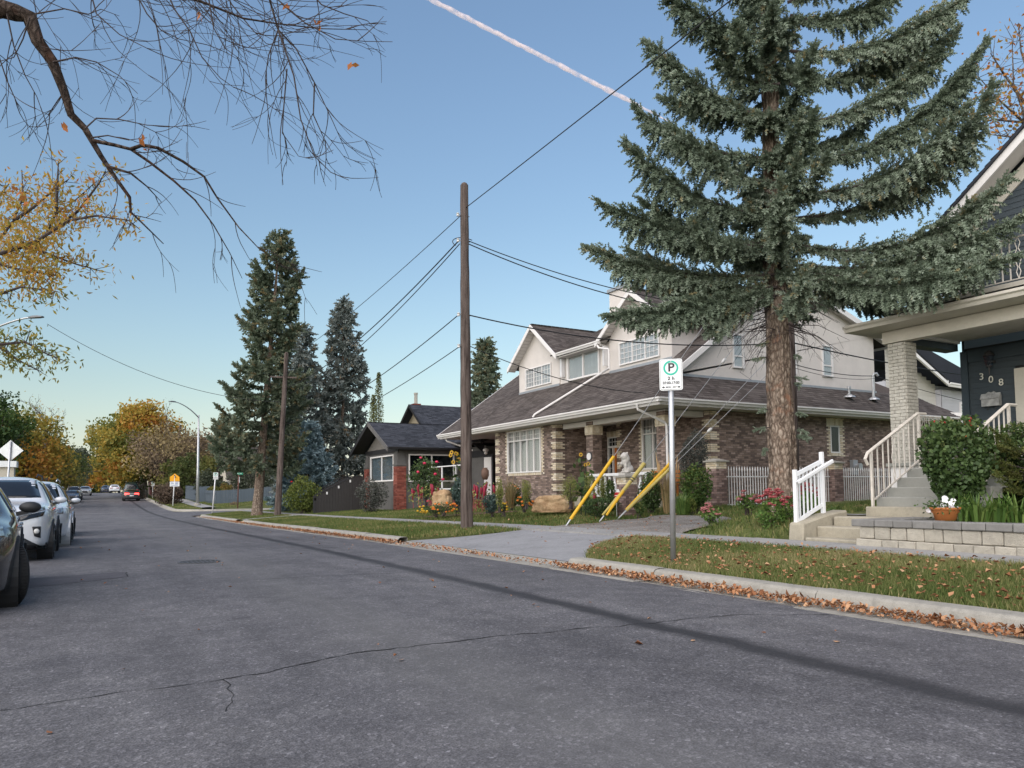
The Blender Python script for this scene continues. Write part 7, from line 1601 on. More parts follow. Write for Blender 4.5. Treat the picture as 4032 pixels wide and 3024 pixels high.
b = dep(2650, 2187, 10.3); b.z = Tz(b.x, b.y)-.02; psign('two-hour parking sign on steel post in the near lawn', b, dep(2660, 1405, 10.3).z-b.z, .325, .452, R(-42), (.03, 0), rp=.040)
b = dep(836, 2023, 55); b.z = Tz(b.x, b.y); psign('two-hour parking sign on the corner near tallest spruce', b, dep(845, 1862, 55).z-b.z+.05, .36, .54, R(-8), (.2, 0), True, .045, post='white_metal')
for px, pyb, pyt, D, lb in ((601, 1967, 1897, 98, 'small parking sign before the far bush'), (528, 1930, 1897, 122, 'far parking sign beside the grey tree trunks')):
    b = dep(px, pyb, D); psign(lb, b, dep(px, pyt, D).z-b.z, .45, .6, R(-4), (0, 0), False, .05, post='white_metal')
# street name sign
b = dep(936, 2000, 64); b.z = Tz(b.x, b.y); H = dep(940, 1864, 64).z-b.z; t = thing('street_sign', 'green street-name sign reading 3 AV NE on brown post', 'street sign', b, None, R(-6))
MB().tube([(0, 0, -.1), (.05, 0, H+.12)], .05, 8).build('post', M('rusty_post', (.12, .05, .035), .8, .3), t, True, world=False); pl = plate(t, rrect(.68, .19, .02), -.06, .02, MAT['street_green'], 'name_plate', H-.02, .05); txt('3 AV NE', .15, MAT['sign_white'], pl, (.05, -.064, H-.02), (R(90), 0, 0), ext=.002, local=True, sx=.95)
plate(t, rrect(.06, .5, .02), -.03, .02, MAT['white_metal'], 'edge_plate', H-.55, .1)
# school zone sign
b = dep(680, 1988, 74); b.z = Tz(b.x, b.y)-.05; t = thing('school_sign', 'yellow school-zone sign with 30 tab before the dark bush', 'sign', b, None, R(-6)); H = dep(686, 1864, 74).z-b.z
MB().tube([(0, .04, -.1), (.15, .04, H-.1)], .05, 8).build('post', MAT['white_metal'], t, True, world=False)
W_ = .44; pe = [(-W_, -.38), (W_, -.38), (W_, .05), (0, .40), (-W_, .05)]; pl = plate(t, pe, 0, .006, MAT['school_yellow'], 'pentagon_plate', H-.4, .15)
mb = MB(); zc = H-.36; x0 = .15
for a, c, w in (((-.02, .17), (.03, .10), .07), ((.03, .10), (.06, -.02), .05), ((.06, -.02), (.16, -.1), .04), ((.06, -.02), (-.1, -.14), .04), ((-.1, .13), (.1, .06), .035)): mb.bar((x0+a[0], -.006, zc+a[1]), (x0+c[0], -.006, zc+c[1]), .006, w, up=(1, 0, 0))
mb.prism([Vector((x0-.03+.045*math.cos(R(q)), -.004, zc+.2+.045*math.sin(R(q)))) for q in range(0, 360, 30)], (0, -.004, 0)); mb.build('running_figure', MAT['sign_black'], pl, world=False)
p2 = plate(t, rrect(.88, .48, .03), -.002, .006, MAT['sign_white'], 'speed_tab', H-1.06, .15); txt('30', .26, MAT['sign_blue'], p2, (-.08, -.006, H-1.0), (R(90), 0, 0), ext=.002, local=True)
for i, (w_, z_) in enumerate(((.3, -.92), (.26, -1.0), (.3, -1.08), (.6, -1.2))): plate(p2, [(-w_/2, -.02), (w_/2, -.02), (w_/2, .02), (-w_/2, .02)], -.005, .003, MAT['sign_blue'], 'small_print', H+z_, .33 if i < 3 else .15)
# back of a diamond sign and white box beyond the parked cars
b = dep(20, 1990, 24); b.z = Tz(b.x, b.y); t = thing('diamond_sign', 'grey back of a diamond sign on a thin post', 'sign', b, None, R(-30)); zt = dep(35, 1732, 24).z-b.z; zb_2 = dep(30, 1815, 24).z-b.z; hs = (zt-zb_2)/2
MB().tube([(0, 0, 0), (.12, 0, zt-.05)], .03, 8).build('post', MAT['galv'], t, True, world=False); plate(t, [(-hs*1.25, 0), (0, -hs), (hs*1.25, 0), (0, hs)], .035, .004, MAT['sign_back'], 'diamond_plate', zt-hs, .1); plate(t, [(-.03, -hs*.9), (.03, -hs*.9), (.03, hs*.9), (-.03, hs*.9)], .0, .03, MAT['galv'], 'bracket', zt-hs, .1)
b = dep(15, 1990, 27); b.z = Tz(b.x, b.y); t = thing('gate_pillar', 'pale square gate pillar with flat cap behind the diamond sign', 'pillar', b); zt = dep(25, 1816, 27).z-b.z
MB().box(-.42, -.3, -.1, .30, .3, zt-.22).build('shaft', MAT['cream_wall'], t, world=False); MB().box(-.5, -.4, zt-.22, .38, .4, zt).build('cap', MAT['sign_white'], t, world=False)
# picket fence with brick piers
def fpier(label, cx, cy, zt):
    z0 = Tz(cx, cy)-.05; t = thing('brick_pillar', label, 'pillar', (cx, cy, z0), 'brick fence pillars'); s = .42
    n = int(round((zt-.07-z0)/CRS)); z1 = z0+n*CRS
    MB().box(cx-s/2+.006, cy-s/2+.006, z0-.2, cx+s/2-.006, cy+s/2-.006, z1).build('core', MAT['mortar'], t); pier(t, cx, cy, s, s, z0, z1, creamrows=2)
    mb = MB(); mb.lathe([(s*.5*1.414+.09, 0), (s*.5*1.414+.09, .04), (.05, .10)], (cx, cy, z1), 4, sq=True); mb.build('cap_stone', MAT['curb'], t); return z1
zf = onx(2824, 1812, 16.03).z
fpier('brick fence pillar at left end of the picket fence', 16.24, 16.14, zf); fpier('brick fence pillar behind the white aluminium handrail', 21.6, 16.14, zf); fpier('brick fence pillar behind the iron step railing', 25.6, 16.14, zf)
pz1 = ony(2900, 1836, 16.1).z; pz0 = ony(2900, 1994, 16.1).z
for lb, x0, x1 in (('white picket fence section beside the big spruce trunk', 16.5, 21.3), ('white picket fence gate section right of the handrail', 21.9, 25.3)):
    t = thing('picket_fence', lb, 'fence', ((x0+x1)/2, 16.12, pz0), 'white picket fence sections'); n = int((x1-x0)/.112); mb = MB(); H = pz1-pz0
    mb.lathe([(.013, 0), (.013, H-.14), (.019, H-.13), (.019, H-.08), (.003, H)], (0, 0, 0), 6); me = mb.build('picket', MAT['white_metal'], t, world=False); me.location = (x0-(x0+x1)/2, 0, 0)
    for i in range(1, n+1): inst('picket', me.data, t, (x0+(x1-x0)*i/n-(x0+x1)/2, 0, 0))
    for zz in (H*.74, .06): MB().box(x0-.08, 16.10, pz0+zz-.015, x1+.08, 16.14, pz0+zz+.015).build('rail', MAT['white_metal'], t)
# contrail
a_, b_ = dep(1640, -30, 900), dep(2640, 480, 900); mb = MB(); pts = [a_.lerp(b_, i/60)+Vector((U(-1, 1), U(-1, 1), U(-1, 1)))*.35 for i in range(61)]
mb.tube(pts, [(3.0+.3*math.sin(i*1.7)+U(-.35, .35))*(1 if i < 45 else (61-i)/16+.15) for i in range(61)], 10)
t = NT('contrail_vapour'); nz = t.noise(.12, 4, .6); lw = t.n('LayerWeight'); lw.inputs[0].default_value = .5
df = t.n('BsdfDiffuse'); df.inputs[0].default_value = (.95, .82, .84, 1); tl = t.n('BsdfTranslucent'); tl.inputs[0].default_value = (.95, .86, .88, 1); ad = t.n('MixShader'); ad.inputs[0].default_value = .5; t.l(df.outputs[0], ad.inputs[1]); t.l(tl.outputs[0], ad.inputs[2])
tp = t.n('BsdfTransparent'); mx = t.n('MixShader'); t.l(t.math('MULTIPLY', t.math('SUBTRACT', 1., lw.outputs['Facing']), t.ramp(nz, [(.35, (.2,)*3), (.62, (.9,)*3)]), clamp=True), mx.inputs[0]); t.l(tp.outputs[0], mx.inputs[1]); t.l(ad.outputs[0], mx.inputs[2]); t.done(mx.outputs[0])
tag(mb.build('contrail', t.m, smooth=True), 'pinkish white contrail streaking across the blue sky', 'contrail')
# ================================================================ garden: statue, boulders, shrubs, flowers
def blob(name, balls, mat, parent, vox=.02, noise=0., rough=0.):
    """union of ellipsoids fused into one continuous skin"""
    mb = MB()
    for c, r in balls: mb.ell(c, r, 14, 9)
    o = mb.build(name, mat, parent); md = o.modifiers.new('r', 'REMESH'); md.mode = 'VOXEL'; md.voxel_size = vox; sm = o.modifiers.new('s', 'SMOOTH'); sm.factor = .5; sm.iterations = 3
    bpy.context.view_layer.update(); me = bpy.data.meshes.new_from_object(o.evaluated_get(bpy.context.evaluated_depsgraph_get())); o.modifiers.clear(); o.data = me; me.materials.clear(); me.materials.append(mat)
    if rough:
        for v in me.vertices: n = mnoise.noise(v.co*9)+.5*mnoise.noise(v.co*22); v.co += v.normal*n*rough
    me.polygons.foreach_set('use_smooth', [True]*len(me.polygons)); return o
MAT['statue'] = M('weathered_cast_stone', (.44, .42, .39), .9, .2, 14, 70, .4, .01)
LPx, LPy = 13.62, 17.1; lz = onx(2471, 1871, LPx-.2).z
ltop = fpier('brick pillar carrying the lion statue at the porch corner', LPx, LPy, lz)
LI = thing('lion_statue', 'grey stone seated lion with raised paw on brick pillar', 'statue', (LPx, LPy, ltop+.10)); zz = ltop+.09
MB().box(LPx-.2, LPy-.15, zz-.03, LPx+.22, LPy+.15, zz+.05).build('plinth', MAT['statue'], LI, bevel=.01)
def lp_(x, y, z): return (LPx-x, LPy+y, zz+.05+z)      # x towards the street
blob('body', [(lp_(-.10, 0, .12), (.13, .12, .12)), (lp_(-.02, 0, .22), (.12, .11, .17)), (lp_(.05, 0, .33), (.11, .12, .14)), (lp_(.07, 0, .47), (.12, .125, .13)), (lp_(.08, 0, .50), (.10, .095, .095)), (lp_(.165, 0, .475), (.06, .055, .045)), (lp_(.19, 0, .45), (.035, .045, .02)),
              (lp_(.03, .08, .58), (.025, .03, .03)), (lp_(.03, -.08, .58), (.025, .03, .03)), (lp_(.09, -.07, .16), (.045, .045, .17)), (lp_(.13, -.07, .025), (.065, .045, .03)), (lp_(.12, .08, .27), (.05, .045, .06)), (lp_(.18, .085, .25), (.06, .038, .035)), (lp_(.235, .085, .275), (.04, .04, .035)),
              (lp_(-.03, .11, .08), (.12, .05, .08)), (lp_(-.03, -.11, .08), (.12, .05, .08)), (lp_(.07, .12, .02), (.07, .04, .025)), (lp_(.07, -.13, .02), (.07, .04, .025)), (lp_(-.2, .05, .05), (.08, .03, .03)), (lp_(.02, 0, .40), (.10, .135, .15))], MAT['statue'], LI, .014, rough=.004)
# boulders
def _rock():
    t = NT('sandstone_boulder'); a = t.noise(2.3, 5, .65); b_ = t.noise(14, 5, .7)
    c = t.ramp(t.math('ADD', t.math('MULTIPLY', a, .65), t.math('MULTIPLY', b_, .35)), [(.3, (.16, .10, .06)), (.48, (.36, .24, .135)), (.6, (.44, .32, .19)), (.72, (.42, .37, .31))])
    return t.done(t.bsdf(c, .95, 0, t.bump(b_, .7, .04), .15))
MAT['rock'] = _rock()
def boulder(label, c, s, seed, layers=True):
    bm = bmesh.new(); bmesh.ops.create_icosphere(bm, subdivisions=5, radius=1.)
    for v in bm.verts:
        p = v.co.copy(); q = Vector([math.copysign(abs(x)**.62, x) for x in p]); n = mnoise.noise(p*1.3+Vector((seed, 0, 0)))*.22+mnoise.noise(p*3.1+Vector((0, seed, 0)))*.10+mnoise.noise(p*8)*.03
        k = 0
        if layers: k = -.10*math.exp(-((q.z-.05+.12*q.x)/.06)**2)-.06*math.exp(-((q.x-.25+.2*q.z)/.05)**2)*(q.z > 0)
        q = q*(1+n+k); v.co = Vector((q.x*s[0], q.y*s[1], max(q.z, -.6)*s[2]))
    me = bpy.data.meshes.new('boulder'); bm.to_mesh(me); bm.free(); me.materials.append(MAT['rock']); me.polygons.foreach_set('use_smooth', [True]*len(me.polygons)); o = bpy.data.objects.new('boulder', me); COL.objects.link(o); o.location = c; o.rotation_euler = (0, 0, R(-55)); return tag(o, label, 'boulder', 'garden boulders')
c = onz(2178, 2018, .47); c.z = .70; boulder('big tan sandstone boulder with cracks in front of brick house', c, (.66, .42, .36), 2.)
c = dep(1742, 1972, 26.5); boulder('pale upright boulder left of the near utility pole', c, (.36, .28, .36), 7., False)
# foliage helpers
FL = {}
for nm, col in dict(red=(.45, .015, .02), pink=(.55, .03, .09), crimson=(.20, .006, .025), yellow=(.50, .30, .02), orange=(.60, .17, .02), white=(.78, .78, .80), dusty=(.30, .115, .11), rose=(.27, .055, .06), tan=(.42, .28, .14), brown=(.10, .05, .02)).items(): FL[nm] = M('petal_'+nm, col, .6, .25, 20, 50, .1)
MAT['leaf_yellowgreen'] = Mleaf('yellowgreen_leaves', [(0, (.06, .09, .018)), (.5, (.17, .21, .05)), (1, (.38, .36, .13))], .6, .35)
MAT['leaf_lime'] = Mleaf('iris_leaves', [(0, (.04, .085, .02)), (.5, (.11, .20, .045)), (1, (.23, .30, .09))], .5, .3)
MAT['leaf_silver'] = Mleaf('silver_leaves', [(0, (.03, .034, .03)), (.5, (.085, .092, .08)), (1, (.19, .19, .165))], .65, .2)
MAT['leaf_blue'] = Mleaf('blue_green_leaves', [(0, (.02, .035, .032)), (.5, (.05, .085, .075)), (1, (.11, .16, .14))], .6, .2)
MAT['leaf_bush'] = Mleaf('bush_leaves', [(0, (.018, .034, .014)), (.5, (.055, .095, .030)), (.85, (.11, .165, .055)), (1, (.20, .21, .07))], .5, .25)
def ell_pts(n, c, r, shell=.5, lump=9):
    p = unit(rng.normal(0, 1, (n, 3))); rad = rng.uniform(shell, 1, n)**.6
    L = unit(rng.normal(0, 1, (lump, 3))); k = 1+.42*np.max(np.maximum(0, p@L.T-.75)/.25, axis=1)-.12
    return np.array(c)+p*(rad*k)[:, None]*np.array(r)
def bush(label, px0, px1, py0, py1, D, mat, n, size, name='shrub', cat='shrub', val=.5, depth=.8, flowers=None, group='garden shrubs and flowers', stems=True, asp=.6, shell=.35, zmin=None):
    """leafy mass; extents read off the photograph, placed at distance D"""
    c = dep((px0+px1)/2, (py0+py1)/2, D); rx = (px1-px0)/2/FPX*D; rz = (py1-py0)/2/FPX*D; base = Vector((c.x, c.y, c.z-rz))
    t = thing(name, label, cat, base, group); ax = _r0*rx; P = ell_pts(n, (0, 0, 0), (1, 1, 1), shell); low = P[:, 2] < -.15; P[low, :2] *= .9
    C = np.array(c)+P[:, :1]*ax+P[:, 1:2]*_f0*rx*depth+P[:, 2:3]*np.array([0, 0, rz]); C[:, 2] = np.maximum(C[:, 2], c.z-rz*1.02)
    leaf_quads(C, size, val+rng.normal(0, .16, len(C))+.12*P[:, 2], mat, 'foliage', t, asp)['kind'] = 'stuff'
    if stems:
        mb = MB()
        for i in range(9): e = Vector(C[rng.integers(0, len(C))]); mb.tube([base+Vector((U(-.06, .06), U(-.06, .06), -.15)), base.lerp(e, .5)+Vector((0, 0, .1*rz)), e], [.014, .01, .004], 4)
        mb.build('stems', MAT['twig'], t)['kind'] = 'stuff'
    if flowers:
        col, m, fr = flowers
        for i in range(m):
            q = unit(rng.normal(0, 1, (1, 3)))[0]; q[1] = -abs(q[1]); q[2] = q[2] if fr != 'top' else abs(q[2]); rr = .03 if not isinstance(fr, float) else fr
            p = np.array(c)+q[0]*ax+q[1]*_f0*rx*depth+q[2]*np.array([0, 0, rz*1.02]); mb = MB(); mb.ell(p, (rr, rr, rr*.7), 8, 5, jit=.15); mb.build('flower', FL[col], t)
    return t
GB = 'front garden shrubs'
# ---- plants by the bungalow, left of the near pole
bush('rose bush with pink blooms against the bungalow window', 1610, 1745, 1800, 1975, 29, MAT['leaf_bush'], 2600, .09, 'rose_bush', val=.5, flowers=('pink', 8, .07), shell=.2)
bush('yellow and orange marigold bed below the pale boulder', 1635, 1800, 1988, 2020, 26, MAT['leaf_bush'], 900, .05, 'marigold_bed', 'flowers', .5, .35, ('yellow', 26, .05)); bush('orange marigolds at the foot of the pale boulder', 1690, 1800, 1975, 2015, 25.6, MAT['leaf_bush'], 500, .05, 'marigold_bed', 'flowers', .5, .35, ('orange', 18, .045))
bush('dark conifer shrub just right of the near utility pole', 1905, 1968, 1945, 2018, 24.5, MAT['leaf_blue'], 1800, .06, 'shrub', val=.5)
bush('grey-leaved climbing shrub beside the bungalow stairs', 1405, 1520, 1890, 2010, 37, MAT['leaf_silver'], 2600, .1, val=.45)
bush('leafy patch with dark green leaves between pole and bungalow', 1780, 1830, 1880, 2000, 26.5, MAT['leaf_blue'], 1100, .09, val=.6)
bush('yellow-green peony bush before the blue spruce', 1120, 1252, 1885, 2020, 41.5, MAT['leaf_yellowgreen'], 3600, .12, val=.35, flowers=('red', 2, .07))
def amaranth(label, px, py0, py1, D, n, spread):
    b = dep(px, py1, D); t = thing('amaranth_plant', label, 'flowers', b, 'crimson amaranth plants'); H = (py1-py0)/FPX*D; mb = MB(); C = []
    for i in range(n):
        o = b+Vector((U(-spread, spread), U(-spread, spread), 0)); tp = o+Vector((U(-.08, .08), U(-.08, .08), H*U(.7, 1))); MB().tube([o, tp], [.012, .006], 5).build('stem', MAT['leaf_green'] if False else FL['rose'], t)
        q = tp.copy(); pts = [q]
        for k in range(5): q = q+Vector((U(-.03, .03), U(-.03, .03), -.07-.01*k)); pts.append(q)
        mb = MB(); mb.tube(pts, [.02, .045, .05, .045, .035, .015], 7); o_ = mb.build('tassel', FL['crimson'], t, True)
        C += [np.array(o.lerp(tp, U(.2, .95)))+rng.normal(0, .1, 3) for k in range(26)]
    leaf_quads(np.array(C), .12, .6+rng.normal(0, .25, len(C)), MAT['leaf_yellowgreen'], 'leaves', t, .45)['kind'] = 'stuff'
amaranth('crimson amaranth left of the pale boulder', 1680, 1905, 2000, 26.5, 7, .45); amaranth('tall crimson amaranth right of the near utility pole', 1898, 1895, 2012, 25, 8, .4); amaranth('single crimson amaranth before the porch balustrade', 2342, 1935, 2010, 21.5, 2, .08)
def sunflower(label, px, py0, py1, D, heads, hr=.08):
    b = dep(px, py1, D); b.z = Tz(b.x, b.y); t = thing('sunflower', label, 'sunflower', b, 'sunflowers'); top = dep(px, py0, D); MB().tube([b, b.lerp(top, .5)+Vector((.05, 0, 0)), top], [.018, .014, .01], 6).build('stem', FL['tan'] if False else MAT['leaf_dark'], t)
    for i in range(heads):
        c = top+Vector((U(-.22, .22), U(-.22, .22), U(-.35, .05))) if i else top; d = Vector((-.75, -.6, U(-.3, .2))).normalized(); e = d.cross(Vector((0, 0, 1))).normalized(); f = d.cross(e); mb = MB()
        for k in range(14): a = 2*math.pi*k/14; r_ = e*math.cos(a)+f*math.sin(a); s_ = e*-math.sin(a)+f*math.cos(a); mb.add([c+r_*hr*.35, c+r_*hr*.75+s_*hr*.2, c+r_*hr*1.15+d*.01, c+r_*hr*.75-s_*hr*.2], [(0, 1, 2, 3)])
        hd = mb.build('petals', FL['yellow'], t); MB().ell(c, (hr*.45,)*3, 8, 5).build('disc', FL['brown'], hd)
    C = np.array([np.array(b.lerp(top, U(.25, .95)))+rng.normal(0, .12, 3) for k in range(26)]); leaf_quads(C, .26, .6+rng.normal(0, .2, len(C)), MAT['leaf_green'], 'leaves', t, .7)['kind'] = 'stuff'
sunflower('cluster of small sunflowers left of the near utility pole', 1795, 1785, 2000, 27.5, 8, .075); sunflower('tall sunflower in front of the recessed brick wall', 2287, 1790, 1995, 22.8, 1, .06); sunflower('shorter sunflower beside the porch column', 2305, 1830, 1995, 22.6, 3, .055)
# ---- bed in front of the bay and porch
for i, (a, b_, c_, d_, lb) in enumerate(((2052, 2090, 1885, 1985, 'feathery yellow-green plant under the bay window'), (2205, 2282, 1868, 1985, 'feathery cosmos clump right of the big boulder'), (2296, 2345, 1865, 1990, 'second feathery cosmos clump before the porch'), (2352, 2392, 1870, 1985, 'feathery cosmos before the balustrade'), (1950, 1985, 1890, 2000, 'feathery yellow plant at left end of the bay'))):
    bush(lb, a, b_, c_, d_, 22.4, MAT['leaf_yellowgreen'], 1500, .06, 'cosmos_plant', 'flowers', .6, .8, None, asp=.25, shell=.1)
bush('bronze dahlia clump under the bay window', 1985, 2050, 1910, 1990, 23.5, MAT['leaf_bush'], 900, .08, 'dahlia', 'flowers', .4, .8, ('orange', 9, .045)); bush('orange dahlias beside the big boulder', 2028, 2098, 1955, 1998, 23, MAT['leaf_bush'], 700, .06, 'dahlia', 'flowers', .5, .6, ('orange', 12, .05)); bush('small yellow marigolds left of the boulder', 1965, 2000, 1980, 2015, 23, MAT['leaf_bush'], 400, .05, 'marigold_bed', 'flowers', .5, .6, ('yellow', 7, .045))
bush('low dark green shrubs at the foot of the balustrade', 2285, 2440, 1955, 2030, 21.2, MAT['leaf_bush'], 3200, .05, val=.4); bush('bean vine climbing beside the balustrade', 2383, 2418, 1880, 1985, 21.0, MAT['leaf_bush'], 700, .07, 'vine', 'vine', .6, .5)
bush('green hosta and phlox right of the lion pillar', 2520, 2605, 1868, 2020, 21.4, MAT['leaf_bush'], 2600, .075, val=.55); bush('big-leaved squash plant at the pillar foot', 2500, 2535, 1975, 2025, 20.4, MAT['leaf_bush'], 160, .16, 'squash_plant', 'plant', .8, .6)
bush('tall silvery dark shrub at the brick house corner', 2672, 2790, 1705, 1880, 22.6, MAT['leaf_silver'], 4800, .055, val=.42); bush('bright green currant bush before the fence pillar', 2680, 2800, 1835, 2010, 20.6, MAT['leaf_green'], 2600, .085, val=.72); bush('yellow-leaved low plant at the fence pillar foot', 2695, 2745, 1960, 2015, 20, MAT['leaf_yellowgreen'], 700, .06, val=.5)
# ornamental grasses
def blades(label, px, pyb, D, n, h, spread, mat, w=.012, plume=None, name='ornamental_grass', lean=.45):
    b = dep(px, pyb, D); t = thing(name, label, 'grass clump', b, 'grass clumps'); vs = []; k = 0; V_ = []
    for i in range(n):
        a = U(0, 6.28); o = np.array(b)+np.array([math.cos(a), math.sin(a), 0])*spread*U(0, .5); d = np.array([math.cos(a), math.sin(a), 0])*h*lean*U(.1, 1.2); s = np.array([-math.sin(a), math.cos(a), 0])*w*.5; hh = h*U(.6, 1.1)
        p1 = o+d*.25+np.array([0, 0, hh*.6]); p2 = o+d*.9+np.array([0, 0, hh*(.95 if U(0, 1) < .6 else .7)]); vs += [o-s, o+s, p1+s, p1-s, p1-s, p1+s, p2+s*.15, p2-s*.15]; V_ += [U(.1, .95)]*2
    v = np.array(vs); npmesh('blades', v, np.arange(len(v)).reshape(-1, 4), mat, t, np.array(V_))['kind'] = 'stuff'
    if plume:
        for i in range(plume): a = U(0, 6.28); o = b+Vector((math.cos(a)*spread*.4, math.sin(a)*spread*.4, 0)); tp = o+Vector((math.cos(a)*.2, math.sin(a)*.2, h*U(1., 1.3))); MB().tube([o, o.lerp(tp, .75), tp.lerp(o, .12), tp], [.003, .003, .018, .004], 5).build('plume', FL['tan'], t)
    return t
MAT['straw'] = Mleaf('straw_blades', [(0, (.10, .10, .04)), (.5, (.26, .20, .09)), (1, (.42, .31, .16))], .7, .3)
blades('tall tan ornamental grass left of the currant bush', 2632, 2022, 20.8, 240, 1.35, .3, MAT['straw'], .012, 16, lean=.3); blades('low green grass mound behind the parking sign post', 2690, 2025, 20, 260, .65, .4, MAT['leaf_lime'], .012, None, lean=.9); blades('dry tan grass under the bay window', 2010, 2000, 23, 160, 1.0, .25, MAT['straw'], .012, None, lean=.5)
# ---- sedums on the bank
def sedum(label, px0, px1, py0, py1, D, nh, col, hr=.07):
    t = bush(label, px0, px1, py0+(py1-py0)*.15, py1, D, MAT['leaf_lime'], int(26*nh), .065, 'sedum', 'flowers', .55, .8, None, 'sedum clumps'); c = dep((px0+px1)/2, (py0+py1)/2, D); rx = (px1-px0)/2/FPX*D; rz = (py1-py0)/2/FPX*D
    for i in range(nh):
        a = U(0, 6.28); r_ = math.sqrt(U(0, 1)); p = np.array(c)+_r0*rx*r_*math.cos(a)+_f0*rx*.8*r_*math.sin(a)+np.array([0, 0, rz*(.95-.75*r_*r_)+U(-.05, .05)]); mb = MB(); s = hr*U(.6, 1.2)
        for k in range(9): b_ = U(0, 6.28); q = U(0, .8)*s; mb.ell((p[0]+math.cos(b_)*q, p[1]+math.sin(b_)*q, p[2]+U(-.01, .015)), (s*.33, s*.33, s*.22), 6, 4, jit=.2)
        mb.build('flower_head', FL[col], t)
sedum('dusty pink sedum at the gravel drive edge', 2760, 2835, 1985, 2065, 15.2, 16, 'dusty'); sedum('pink sedum against the picket fence', 2900, 2985, 1935, 2005, 16.5, 14, 'dusty'); sedum('large crimson sedum mound at the big spruce foot', 2975, 3125, 1925, 2080, 13.6, 44, 'rose', .075); sedum('crimson sedum seen through the white aluminium handrail', 3115, 3225, 1905, 2030, 13.6, 30, 'rose', .065)
bush('small green strawberry clump at the handrail foot', 3255, 3310, 1995, 2035, 13.4, MAT['leaf_green'], 160, .09, 'plant', 'plant', .75, .8); bush('dry brown grass tuft beside the porch steps', 3360, 3420, 1990, 2020, 14.5, MAT['leaf_brown'], 300, .06, 'plant', 'plant', .7, .6)
# ---- foundation planting of the blue-grey house
bush('dense leafy rose bush hiding the porch steps on the right', 3620, 3915, 1665, 2015, 11.4, MAT['leaf_bush'], 5200, .075, 'rose_bush', val=.5, depth=.55, shell=.25, asp=.75); bush('upper leafy rose shoots beside the porch railing', 3640, 3790, 1660, 1800, 11.9, MAT['leaf_bush'], 900, .07, 'rose_bush', val=.6, depth=.5, shell=.1, asp=.75)
bush('loose leafy shrub mass between rose bush and juniper', 3860, 4060, 1700, 1990, 12.0, MAT['leaf_bush'], 2600, .07, 'rose_bush', val=.5, depth=.6, shell=.2, asp=.75)
JU = thing('juniper', 'feathery olive juniper cut by the right edge', 'juniper', dep(4010, 1990, 11.3), 'garden shrubs and flowers'); cj = Con(); random.seed(77)
for i in range(40): a = U(0, 6.28); o = np.array(dep(4060, 1940, 11.5))+np.array([0, 0, U(-.1, .6)]); h = np.array([math.cos(a), math.sin(a), 0]); L = U(.5, 1.0); cj.branch([o, o+h*L*.5+np.array([0, 0, .15]), o+h*L+np.array([0, 0, U(.1, .45)])], .05, .16, .10, .022, .01, .1, .2, k=5, voff=.1)
cj.finish(JU, Mleaf('juniper_needles', [(0, (.03, .05, .014)), (.5, (.085, .115, .03)), (1, (.20, .20, .06))], .6, .2), 10, .03)
bush('small-leaved hedge top below the right-hand railing', 3900, 4060, 1660, 1760, 12.2, MAT['leaf_bush'], 2200, .05, val=.65, depth=.6)
for i, (px, py, D, n) in enumerate(((3850, 2068, 10.9, 60), (3930, 2072, 10.8, 60), (4010, 2080, 10.7, 60), (3780, 2062, 11.0, 30))): blades(['iris leaves right of the flower pot', 'middle clump of iris leaves above the wall', 'iris leaves at the right edge above the wall', 'thin iris leaves behind the flower pot'][i], px, py, D, n, .52, .35, MAT['leaf_lime'], .034, None, 'iris_clump', .75)
pt = onx(3300+740/1.746, 1300+1328/1.746, 10.55); pt.z = .712; PT = thing('flower_pot', 'terracotta bowl of white petunias on the retaining wall', 'flower pot', pt)
MB().lathe([(.13, 0), (.155, .10), (.175, .115), (.18, .15), (.195, .155), (.20, .185), (.18, .185), (.17, .14)], pt, 24).build('bowl', M('terracotta', (.42, .15, .045), .8, .12, 5, 60, .1), PT, True)
for i in range(26):
    a = U(0, 6.28); r_ = U(0, .22); c = pt+Vector((math.cos(a)*r_, math.sin(a)*r_, .26+U(-.05, .06)-r_*.4)); mb = MB(); d = Vector((-.7, -.5, .5)); e = d.cross(Vector((0, 0, 1))).normalized(); f = d.cross(e).normalized(); d.normalize(); n = 8
    vs = [c-d*.03]+[c+(e*math.cos(2*math.pi*k/n)+f*math.sin(2*math.pi*k/n))*.04+d*U(0, .01) for k in range(n)]; mb.add(vs, [(0, 1+k, 1+(k+1) % n) for k in range(n)]); mb.build('petunia', FL['white' if i < 22 else 'rose'], PT)
leaf_quads(np.array(pt)+np.array([0, 0, .2])+rng.normal(0, 1, (420, 3))*np.array([.12, .12, .05]), .05, .55+rng.normal(0, .2, 420), MAT['leaf_green'], 'leaves', PT)['kind'] = 'stuff'
for i, (px, py) in enumerate(((3690, 1680), (3815, 1662))):
    c = onx(px, py, 14.0); t = thing('geranium_pot', ['red geranium basket on the porch beside brick column', 'red geranium against the dark corner board'][i], 'flowers', c, 'red geraniums')
    for k in range(12): mb = MB(); mb.ell(c+Vector((U(-.1, .1), U(-.12, .12), U(-.08, .1))), .035, 6, 4, jit=.25); mb.build('bloom', FL['red'], t)
    leaf_quads(np.array(c)+rng.normal(0, 1, (150, 3))*np.array([.1, .12, .1])-np.array([0, 0, .15]), .07, .5+rng.normal(0, .2, 150), MAT['leaf_green'], 'leaves', t, .8)['kind'] = 'stuff'; MB().lathe([(.09, -.45), (.13, -.25)], c, 10).build('pot', bpy.data.materials['terracotta'], t)
